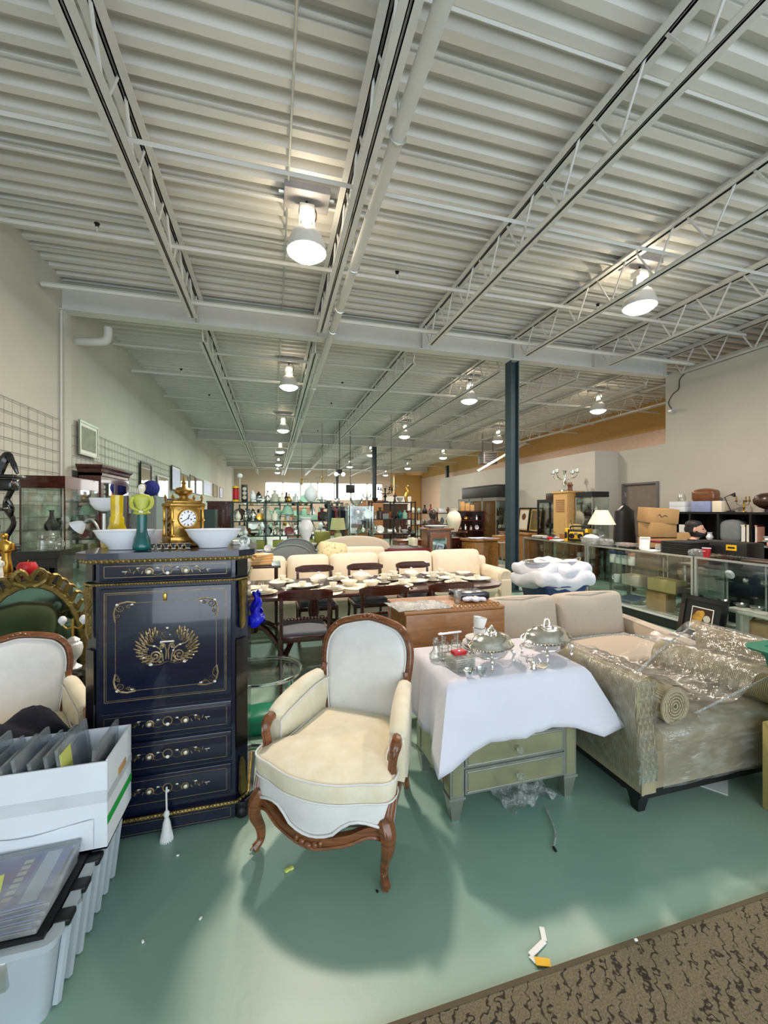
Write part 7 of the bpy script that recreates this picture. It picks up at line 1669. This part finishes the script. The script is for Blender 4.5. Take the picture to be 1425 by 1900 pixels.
e = thing('red_writing_table', 'dark writing table with red leather edge and black top beyond the sofa', 'table', (2.45, 7.7, 0)); G().rbox(0, 0, .78, .95, .8, .05, .008).obj('tabletop', 'dark_red', e); G().box(-.4, .4, -.33, .33, .805, .812).obj('leather_top', 'black', e, smooth=0); G().box(-.43, .43, -.36, .36, .64, .755).obj('apron', 'mahogany', e, smooth=0)
for sx in (-1, 1):
    for sy in (-1, 1): G().lathe([(.014, 0), (.022, .3), (.03, .64)], sx * .4, sy * .33, 0, 8).obj('leg', 'mahogany', e)
carton('cream ledger box standing on the red leather writing table', 2.76, 7.85, .813, .1, .3, .15, 0, 'shade_cream')
# upholstered pieces behind the sofa
e = thing('arched_sofa', 'beige arched back sofa behind the long cream sofa', 'sofa', (1.45, 6.95, 0))
ob = [(-.62, .2), (-.62, .82)] + [(.62 * sin(a), .82 + .17 * cos(a)) for a in [-pi / 2 + pi * k / 14 for k in range(1, 14)]] + [(.62, .82), (.62, .2)]
G().loft([[(x, y, z) for x, z in ob] for y in (.36, .5)]).tube([(x, .43, z) for x, z in ob[1:-1]], .075, 8).obj('arched_back', 'sofa_grey', e, smooth=60)
G().rbox(0, 0, .22, 1.2, .8, .26, .04).obj('base', 'sofa_grey', e); G().rbox(0, -.02, .42, 1.15, .74, .16, .06, 2, 2, soft(.03)).obj('seat_cushion', 'sofa_grey', e); G().rbox(0, .25, .66, 1.05, .18, .42, .08, 2, 2, softy(.05)).obj('back_cushion', 'sofa_cream', e)
pm('floral', S(230, 214, 170), .85, c2=S(150, 120, 90), sc=28)
MT['floral'].node_tree.nodes['Color Ramp'].color_ramp.elements[0].position = .58; MT['floral'].node_tree.nodes['Color Ramp'].color_ramp.elements[1].position = .66
one('floral_pillow', 'cream floral pillow leaning on the arched beige sofa', 'pillow', 'floral', G().rbox(0, 0, 0, .5, .18, .36, .08, 2, 3, softy(.08), M=T(0, 0, .2, 0, radians(-16), radians(8))), (.95, 6.72, .62), .2)
for k, (x, y, h, w_) in enumerate(((.38, 7.35, 1.03, 1.15), (.28, 6.85, .97, 1.3))):
    e = thing('headboard', 'grey arched upholstered headboard behind the cream sofa, %s' % ['farther one', 'nearer one'][k], 'headboard', (x, y, 0), 0, 'grey headboards')
    ob = [(-w_ / 2, .1), (-w_ / 2, h - .22), (-w_ / 2 + .22, h - .22)] + [(.34 * sin(a), h - .2 + .2 * cos(a)) for a in [-1.5 + .3 * j for j in range(11)]] + [(w_ / 2 - .22, h - .22), (w_ / 2, h - .22), (w_ / 2, .1)]
    G().loft([[(a, y_, z) for a, z in ob] for y_ in (0, .07)]).obj('padded_panel', 'grey_cloth', e, smooth=20); G().tube([(a, -.004, z) for a, z in ob], .012, 5).obj('welt', 'grey_cloth', e)
    for s in (-1, 1): G().box(s * (w_ / 2 - .1) - .03, s * (w_ / 2 - .1) + .03, .02, .05, 0, .2).obj('leg', 'dark_wood', e, smooth=0)
def side_table(label, x, y, w_, h, mat='dark_wood'):
    e = thing('side_table', label, 'table', (x, y, 0)); G().rbox(0, 0, h - .015, w_, w_, .03, .006).obj('tabletop', mat, e)
    for sx in (-1, 1):
        for sy in (-1, 1): G().lathe([(.014, 0), (.02, h * .5), (.022, h - .03)], sx * (w_ / 2 - .05), sy * (w_ / 2 - .05), 0, 8).obj('leg', mat, e)
side_table('dark plant table under the tall white vase', .66, 8.5, .42, .82)
vase('tall white porcelain vase on the dark plant table', 'vase', 'white_ceramic', .66, 8.5, .821, .155, .56, 1, 'tall_vase')
one('white_saucer', 'stack of white plates beside the tall white vase', 'plates', 'white_ceramic', G().lathe(plate_prof(.07, .04), n=14), (.80, 8.34, .821))
side_table('dark table under the yellow-green box', 1.05, 9.0, .5, .80)
carton('yellow-green box with dark handle on the dark table', 1.05, 9.0, .801, .32, .26, .26, 0, 'olive')
side_table('dark table under the pale green lamp', 1.40, 8.7, .5, .74, 'mahogany')
table_lamp('table lamp with pale green drum shade beside the yellow-green box', 1.36, 8.75, .741, .09, .62, .17, .25, 'shade_green', 'shade_green', 0, .8)
side_table('dark table under the low silver dishes', 1.70, 8.2, .5, .70, 'mahogany')
shelf_row('on the dark table right of the green lamp', lin(1.5, 1.9, 4), 8.2, .701, .2, ['silver', 'china', 'white_ceramic'], kinds=['bowl', 'plate', 'vase'], group='ware on the dark tables')
side_table('dark table behind the grey headboards', -.15, 7.6, .6, .78, 'mahogany')
shelf_row('on the dark table behind the headboards', lin(-.4, .1, 4), 7.6, .781, .16, ['china', 'white_ceramic'], kinds=['bowl', 'plate', 'box'], group='ware on the dark tables')
for k in range(4): one('book_pile', 'yellowed book lying in the pile right of the secretary, %s' % ['bottom', 'second', 'third', 'top'][k], 'book', 'pine', G().rbox(0, 0, .015, .26 - .01 * k, .2, .03, .004), (-.14, 5.0, .905 + .031 * k), .2 * k, 'yellowed books')
side_table('dark table carrying the yellowed books right of the secretary', -.14, 5.1, .46, .90)
e = thing('glass_etagere', 'mirror-backed glass etagere beside the black rack', 'display case', (1.96, 10.5, 0))
for x in (0, .6):
    for y in (0, .34): G().box(x, x + .014, y, y + .014, 0, 1.64).obj('corner_post', 'chrome', e, smooth=0)
for z in (.1, .5, .9, 1.28, 1.62): G().box(.0, .614, .0, .354, z, z + .01).obj('glass_shelf', 'glass', e, smooth=0)
for a in ((.014, .6, .002, .006), (.002, .006, .014, .34), (.608, .612, .014, .34)): G().box(*a, .1, 1.63).obj('glass_pane', 'glass', e, smooth=0)
G().box(.0, .614, .35, .354, .1, 1.63).obj('back_pane', 'glass', e, smooth=0)
for z, nm in ((.511, 'second'), (.911, 'middle'), (1.291, 'fourth')): shelf_row('on the %s shelf of the glass etagere' % nm, lin(2.0, 2.54, 4), 10.68, z, .28, ['glass_ware', 'silver', 'white_ceramic'], group='ware in the glass etagere')
one('glass_pile', 'cluster of cut glass bowls on top of the glass etagere', 'bowls', 'glass_ware', G().lathe(bowl_prof(.2, .22), n=16), (2.15, 10.65, 1.632))
one('glass_pile', 'tall cut glass centrepiece on top of the glass etagere', 'centrepiece', 'glass_ware', G().lathe([(a * .13, b * .34) for a, b in VASES[3]], n=12), (2.44, 10.66, 1.632))

# racks full of ornaments
def rack(label, x0, x1, y, bays, zs, h, mat, rowname, pal, per, dep=.42, seed=1, tops=True, hm=.9):
    global RI
    RI = random.Random(seed)
    e = thing('shelf_rack', label, 'rack', (x0, y, 0)); W = x1 - x0
    for k in range(bays + 1):
        for yy in (0, dep - .03): G().box(W * k / bays - .02, W * k / bays + .02, yy, yy + .03, 0, h).obj('post', mat, e, smooth=0)
    for z in zs: G().box(0, W, 0, dep, z - .03, z).obj('shelf_board', mat, e, smooth=0)
    zz = list(zs) + [h + .45]
    for j, z in enumerate(zs):
        if j == len(zs) - 1 and not tops: continue
        hmax = (min(zz[j + 1] - z - .06, .5)) * hm
        for r_, yy in enumerate((.12, .3) if per > 8 else (.16,)):
            shelf_row('%son %s of %s' % ('back row ' if r_ else '', ['low shelf', 'second shelf', 'third shelf', 'top shelf', 'top'][j if len(zs) > 4 else (j + (4 - len(zs)))], rowname), lin(x0 + .06, x1 - .06, per - 3 * r_), y + yy, z, hmax, pal, group='ornaments on ' + rowname)
MIX = ['white_ceramic', 'china', 'glass_ware', 'glass_ware', 'brass', 'iron', 'silver', 'silver', 'shade_mint', 'china_spots', 'stone', 'stone', 'iron', 'walnut', 'dark_wood', 'dark_wood', 'grey_cloth', 'teal_glaze', 'dark_red']
AVOID += [(-1.1, -.62, 12, 12.5, 1.76), (XY(577, 12.1) - .27, XY(577, 12.1) + .27, 12, 12.5, 1.76), (.15, .66, 12, 12.5, 1.22), (.62, 1.36, 12, 12.5, 1.22), (-.5, 1.32, 12, 12.5, .42), (3.05, 3.65, 12, 12.5, 1.78), (3.9, 4.25, 12, 12.5, 1.78)]
rack('dark green metal rack full of ornaments behind the headboards', -1.10, 1.62, 12.0, 3, (.42, .80, 1.22, 1.76), 1.78, 'rack_green', 'the green rack', MIX, 13, seed=4)
rack('black metal rack full of ornaments right of the glass etagere', 2.9, 4.3, 12.0, 2, (.36, .80, 1.25, 1.78), 1.8, 'black', 'the black rack', MIX, 8, seed=6)
rack('grey rack of glass and china seen behind the green rack', -.9, 2.6, 15.5, 3, (.8, 1.3, 1.8), 1.82, 'rack_green', 'the rear grey rack', ['glass_ware', 'white_ceramic', 'silver', 'china', 'shade_mint'], 11, seed=8)
rack('dark wooden shelf unit far back on the right', 4.9, 7.0, 15.0, 3, (.5, .95, 1.4), 1.44, 'mahogany', 'the dark shelf unit', MIX, 8, seed=9)
rack('brown shelf unit at the far back in the middle', 2.2, 4.2, 18.5, 2, (.6, 1.1, 1.6), 1.62, 'dark_wood', 'the far brown unit', MIX, 8, seed=10)
rack('far grey rack below the bright back windows', -1.5, 1.8, 20.0, 3, (.8, 1.3, 1.75), 1.78, 'rack_green', 'the far grey rack', ['glass_ware', 'white_ceramic', 'stone', 'iron', 'china', 'brass'], 10, seed=12)
e = thing('green_screen', 'dark green box-like cabinet left of the green rack', 'cabinet', (-1.72, 10.2, 0)); G().box(0, .42, 0, .5, 0, 1.55).obj('body', 'rack_green', e, smooth=0); G().box(.02, .4, -.012, 0, .1, 1.5).obj('door', 'rack_green', e, smooth=0)
# special pieces on the racks
e = thing('regimental_drum', 'red tin drum with yellow bands on the left top end of the green rack', 'drum', (-1.0, 12.1, 1.761)); G().cyl(0, 0, .06, .38, .085, 16).obj('drum_body', 'red', e)
for a, b in ((0, .06), (.38, .44)): G().cyl(0, 0, a, b, .09, 16).obj('band', 'tool_yellow', e)
for a, b in ((.06, .085), (.355, .38)): G().cyl(0, 0, a, b, .088, 16).obj('black_ring', 'black', e)
e = thing('black_tin', 'tall black tin with pale ornament on the top of the green rack beside the drum', 'tin', (-.76, 12.1, 1.761)); G().rbox(0, 0, .24, .17, .17, .48, .01).obj('tin_body', 'black', e)
for z in (.12, .24, .36): G().lathe([(.045, 0), (.055, .002), (.03, .004)], n=12, M=T(0, -.087, z, 0, radians(90))).obj('pale_emblem', 'stone', e)
e = thing('globe_lamp', 'white globe lamp on a stem left of the black tin', 'lamp', (-.9, 12.25, 1.761)); G().cyl(0, 0, 0, .68, .014, 8).obj('stem', 'steel_white', e); G().sph(0, 0, .74, .075).obj('globe', 'white_ceramic', e)
e = thing('balloon_ornament', 'large pale teardrop shaped glass ornament on the top of the green rack', 'ornament', (XY(577, 12.1), 12.1, 1.762)); G().lathe([(0, 0), (.1, .02), (.18, .12), (.2, .24), (.16, .37), (.06, .46), (.03, .52), (.03, .56), (0, .56)], n=18).obj('ornament_body', 'white_ceramic', e)
table_lamp('small lamp with mint green shade on the green rack', .42, 12.2, 1.221, .07, .46, .19, .27, 'shade_mint', 'white_ceramic', 0, .45)
one('mint_box', 'long pale green box beside the mint lamp on the green rack', 'box', 'shade_mint', G().rbox(0, 0, .08, .6, .26, .16, .03), (.98, 12.2, 1.221))
for k, (x, c) in enumerate(((-.3, 'olive'), (.15, 'olive'), (.6, 'shade_green'), (1.1, 'olive'))): carton('olive green basket on the low shelf of the green rack, %s' % ORD[k], x, 12.17, .421, .3, .3, .24, 0, c, group='green baskets on the green rack')
side_table('dark stand under the cream bulbous vase', 4.75, 10.1, .5, .95, 'mahogany')
vase('large cream bulbous vase on the dark stand', 'vase', 'shade_cream', 4.72, 10.1, .951, .20, .62, 0, 'floor_vase')
e = thing('mahogany_bookcase', 'small mahogany bookcase right of the cream bulbous vase', 'bookcase', (5.2, 11.0, 0)); G().box(0, .95, .36, .38, 0, 1.5).box(0, .03, 0, .38, 0, 1.5).box(.92, .95, 0, .38, 0, 1.5).obj('carcass', 'mahogany', e, smooth=0)
for z in (.08, .5, .9, 1.2, 1.47): G().box(0, .95, 0, .38, z, z + .03).obj('shelf_board', 'mahogany', e, smooth=0)
shelf_row('on the middle shelf of the mahogany bookcase', lin(5.3, 6.05, 4), 11.15, .931, .22, MIX, group='ornaments in the bookcase'); shelf_row('on the upper shelf of the mahogany bookcase', lin(5.3, 6.05, 4), 11.15, 1.231, .2, MIX, group='ornaments in the bookcase')
for k in range(3): carton('gilt edged box standing on the mahogany bookcase, %s' % ORD[k], 5.5 + .16 * k, 11.2, 1.501, .12, .1, .28 - .05 * k, 0, 'pine', group='boxes on the bookcase')
statuette('dark bronze seated figure beside the cream bulbous vase', 4.22, 10.3, .0, 1.55, 'dark_wood', name='bronze_figure')
e = thing('brass_bird', 'slender brass bird figure on the top of the black rack', 'figurine', (4.05, 12.1, 1.781)); G().tube(spline([(0, 0, 0), (-.03, 0, .14), (.02, 0, .3), (-.01, 0, .44), (.05, 0, .5), (.1, 0, .44)], 5), [.05] * 5 + [.055] * 5 + [.05, .045, .04, .035, .03] + [.025] * 5 + [.02] * 5 + [.01], 8).obj('bird_body', 'brass', e)
candelabrum('dark branched candelabrum on the top of the black rack', 3.35, 12.1, 1.781, .42, .5, 'iron', 4)
# clothes rail and far furniture
e = thing('clothes_rail', 'clothes rail of dark garments behind the green rack on the right', 'clothes rail', (1.9, 14.2, 0))
for x in (0, 1.6): G().cyl(x, 0, 0, 1.65, .018, 8).box(x - .02, x + .02, -.25, .25, 0, .03).obj('upright', 'aluminium', e, smooth=0)
G().tube([(0, 0, 1.65), (1.6, 0, 1.65)], .014, 6).obj('rail', 'aluminium', e)
for k in range(12):
    c = ['navy_fabric', 'dark_red', 'black', 'navy_fabric', 'grey_cloth', 'black'][k % 6]
    t = thing('garment', '%s hanging garment on the clothes rail, %s' % (['navy', 'dark red', 'black', 'navy', 'grey', 'black'][k % 6], ORD[k]), 'garment', (2.0 + .12 * k, 14.2, 0), 0, 'garments on the rail')
    G().loft([[(-.02, -.06, 1.6), (.02, -.06, 1.6), (.02, .06, 1.6), (-.02, .06, 1.6)], [(-.04, -.22, 1.5), (.04, -.22, 1.5), (.04, .22, 1.5), (-.04, .22, 1.5)], [(-.05, -.24, .8 + .05 * (k % 3)), (.05, -.24, .8 + .05 * (k % 3)), (.05, .24, .8 + .05 * (k % 3)), (-.05, .24, .8 + .05 * (k % 3))]]).obj('cloth', c, t); G().tube(spline([(0, 0, 1.6), (0, .0, 1.64), (0, .02, 1.67), (0, -.01, 1.668)], 3), .004, 4).obj('hook', 'aluminium', t)
for k, (x, y, w_, h, c, lb) in enumerate(((3.4, 16.6, 1.1, 1.9, 'oak', 'tall pale oak wardrobe far back between the racks'), (-2.3, 16, .9, 1.8, 'mahogany', 'dark wardrobe by the left wall beyond the green cabinets'), (5.5, 20.5, 1.4, 1.8, 'dark_wood', 'dark wardrobe far back by the office wall end'), (.8, 23, 1.2, 1.6, 'pink_shade', 'salmon pink cupboard far back below the windows'), (3.2, 24, 1.6, 1.7, 'walnut', 'brown wardrobe at the far end of the hall'))):
    e = thing('wardrobe', lb, 'wardrobe', (x, y, 0)); G().box(0, w_, 0, .5, .05, h).obj('carcass', c, e, smooth=0); G().box(-.03, w_ + .03, -.03, .53, h, h + .05).obj('cornice', c, e, smooth=0); G().box(.02, w_ - .02, .02, .48, 0, .05).obj('plinth', c, e, smooth=0)
    for s in (0, 1): d = G().box(.02 + s * w_ / 2, w_ / 2 - .01 + s * w_ / 2 - .01, -.02, 0, .1, h - .05).obj('door', c, e, smooth=0); G().sph(w_ / 2 + (s - .5) * .1, -.03, h * .5, .014).obj('door_knob', 'brass', d)
e = thing('white_notice_board', 'white display board standing at the far back right', 'board', (6.2, 22.5, 0)); G().box(0, 1.6, 0, .04, .3, 2.3).obj('board_panel', 'paper', e, smooth=0)
for x in (.1, 1.5): G().box(x - .03, x + .03, -.2, .24, 0, .04).box(x - .03, x + .03, 0, .04, .04, .3).obj('foot', 'aluminium', e, smooth=0)
# hanging glass chandeliers and a sign far back
for k, (u, v, y) in enumerate(((560, 892, 14.0), (598, 889, 15.5), (726, 905, 13.5))):
    x = XY(u, y); z = ZA(v, x, y)
    e = thing('chandelier', 'small glass chandelier hanging under the roof far back, %s' % ORD[k], 'chandelier', (x, y, z), 0, 'hanging chandeliers')
    G().tube([(0, 0, .1), (0, 0, 4.85 - z)], .006, 4).obj('chain', 'iron', e); G().lathe([(0, -.16), (.03, -.12), (.02, 0), (.04, .06), (.01, .12)], n=10).obj('stem', 'brass', e)
    for j in range(6): a = 2 * pi * j / 6; A = G().tube(spline([(0, 0, -.08), (.12 * cos(a), .12 * sin(a), -.1), (.22 * cos(a), .22 * sin(a), .02)], 3), .008, 5).obj('arm', 'glass_ware', e); G().lathe([(0, 0), (.04, .01), (.045, .06), (.04, .06)], .22 * cos(a), .22 * sin(a), .02, 8).obj('glass_cup', 'glass_ware', A)
x, y = XY(650, 16.5), 16.5
e = thing('hanging_monitor', 'small dark sign box hanging from the roof far back', 'sign', (x, y, ZA(914, x, y))); G().rbox(0, 0, .15, .36, .1, .34, .02).obj('sign_body', 'iron', e); G().cyl(0, 0, .32, 4.85 - ZA(914, x, y), .012, 6).obj('hanging_pole', 'iron', e)
x, y = XY(630, 15.0), 15.0; z = ZA(884, x, y)
e = thing('twin_spot_lamp', 'dark twin spot emergency lamp hanging far back', 'lamp', (x, y, z)); G().rbox(0, 0, .18, .2, .1, .16, .02).obj('battery_box', 'iron', e); G().cyl(0, 0, .26, 4.85 - z, .012, 6).obj('hanging_pole', 'iron', e)
for s in (-1, 1): G().sph(s * .13, -.03, .08, .07).obj('spot_head', 'lens_pink', e)

# ================================================================ small litter on the floor
e = thing('paper_strip', 'bent white paper strip with a yellow end lying on the floor near the carpet', 'paper', (0, 0, .003))
P = [(.86, 1.43), (.885, 1.36), (.80, 1.265), (.835, 1.235)]
P = [(EYE * 755 / (v - 945), u) for u, v in ((1005, 1722), (1010, 1748), (984, 1775), (996, 1788))]
pts = []
for d_, u in P: l_ = (u - 712.5) / 755 * d_; pts.append(Vector((l_ * cos(TH) + d_ * sin(TH), d_ * cos(TH) - l_ * sin(TH), 0)))
g = G()
for a, b in zip(pts[:-1], pts[1:]):
    n_ = Vector((-(b - a).y, (b - a).x, 0)).normalized() * .009
    g.loft([[a - n_, a + n_, a + n_ + Vector((0, 0, .002)), a - n_ + Vector((0, 0, .002))], [b - n_, b + n_, b + n_ + Vector((0, 0, .004)), b - n_ + Vector((0, 0, .004))]])
g.obj('white_strip', 'paper', e, smooth=0)
q = pts[-1]; G().box(-.005, .045, -.012, .014, .003, .006, T(q.x, q.y, 0, -.4)).obj('yellow_end', 'tool_yellow', e, smooth=0)
def fl(u, v): d_ = EYE * 755 / (v - 945); l_ = (u - 712.5) / 755 * d_; return (l_ * cos(TH) + d_ * sin(TH), d_ * cos(TH) - l_ * sin(TH))
x, y = fl(536, 1615)
one('paper_scrap', 'small crumpled yellow paper scrap on the green floor before the armchair', 'paper', 'note_yellow', G().rbox(-.008, 0, .006, .022, .018, .01, .004).rbox(.010, -.003, .006, .018, .02, .010, .004), (x, y, .001), .5)
for k, (u, v) in enumerate(((330, 1588), (372, 1705), (265, 1748), (1180, 1752), (1160, 1462), (700, 1655))):
    x, y = fl(u, v)
    one('paper_fleck', ['tiny white fleck on the floor in front of the secretary', 'tiny white fleck mid-floor before the secretary', 'tiny white fleck beside the grey tote', 'small pale paper scrap at the carpet edge', 'tiny white fleck beside the mirrored chest foot', 'tiny dark speck by the armchair front leg'][k], 'scrap', 'paper' if k < 5 else 'iron', G().rbox(0, 0, .003, .012, .008, .006, .002), (x, y, .0125 if k == 3 else .0), k)
x, y = fl(975, 1478)
e = thing('bubble_wrap', 'crumpled bubble wrap on the floor under the mirrored chest', 'bubble wrap', (x, y, 0), .2)
def fn(u, v): return (-.16 + .32 * u, -.09 + .2 * v, .012 + .08 * (1 - (2 * u - 1) ** 2) * (.4 + .6 * v) + .018 * sin(13 * u + 4 * v) * sin(9 * v + 2) + .012 * sin(29 * u))
G().grid(fn, 20, 14).obj('wrap_sheet', 'bubble', e, smooth=60)
a = fl(1012, 1500); b = fl(1030, 1545); c = fl(1027, 1574)
e = thing('cable_tie', 'pale bent plastic strap with a dark end on the floor before the chest', 'strap', (0, 0, .006)); G().tube(spline([(a[0], a[1], .0), (b[0], b[1], 0), (c[0], c[1], 0)], 6), .005, 5).obj('strap', 'bubble', e); G().tube([(c[0], c[1], 0), (c[0] - .004, c[1] - .022, 0)], .006, 6).obj('dark_end', 'iron', e)
x, y = fl(1325, 1452)
one('paper_sheet', 'pale paper sheet lying on the floor under the wrapped settee', 'paper', 'paper', G().box(-.09, .09, -.06, .06, .001, .004), (x, y, 0), .6, smooth=0)
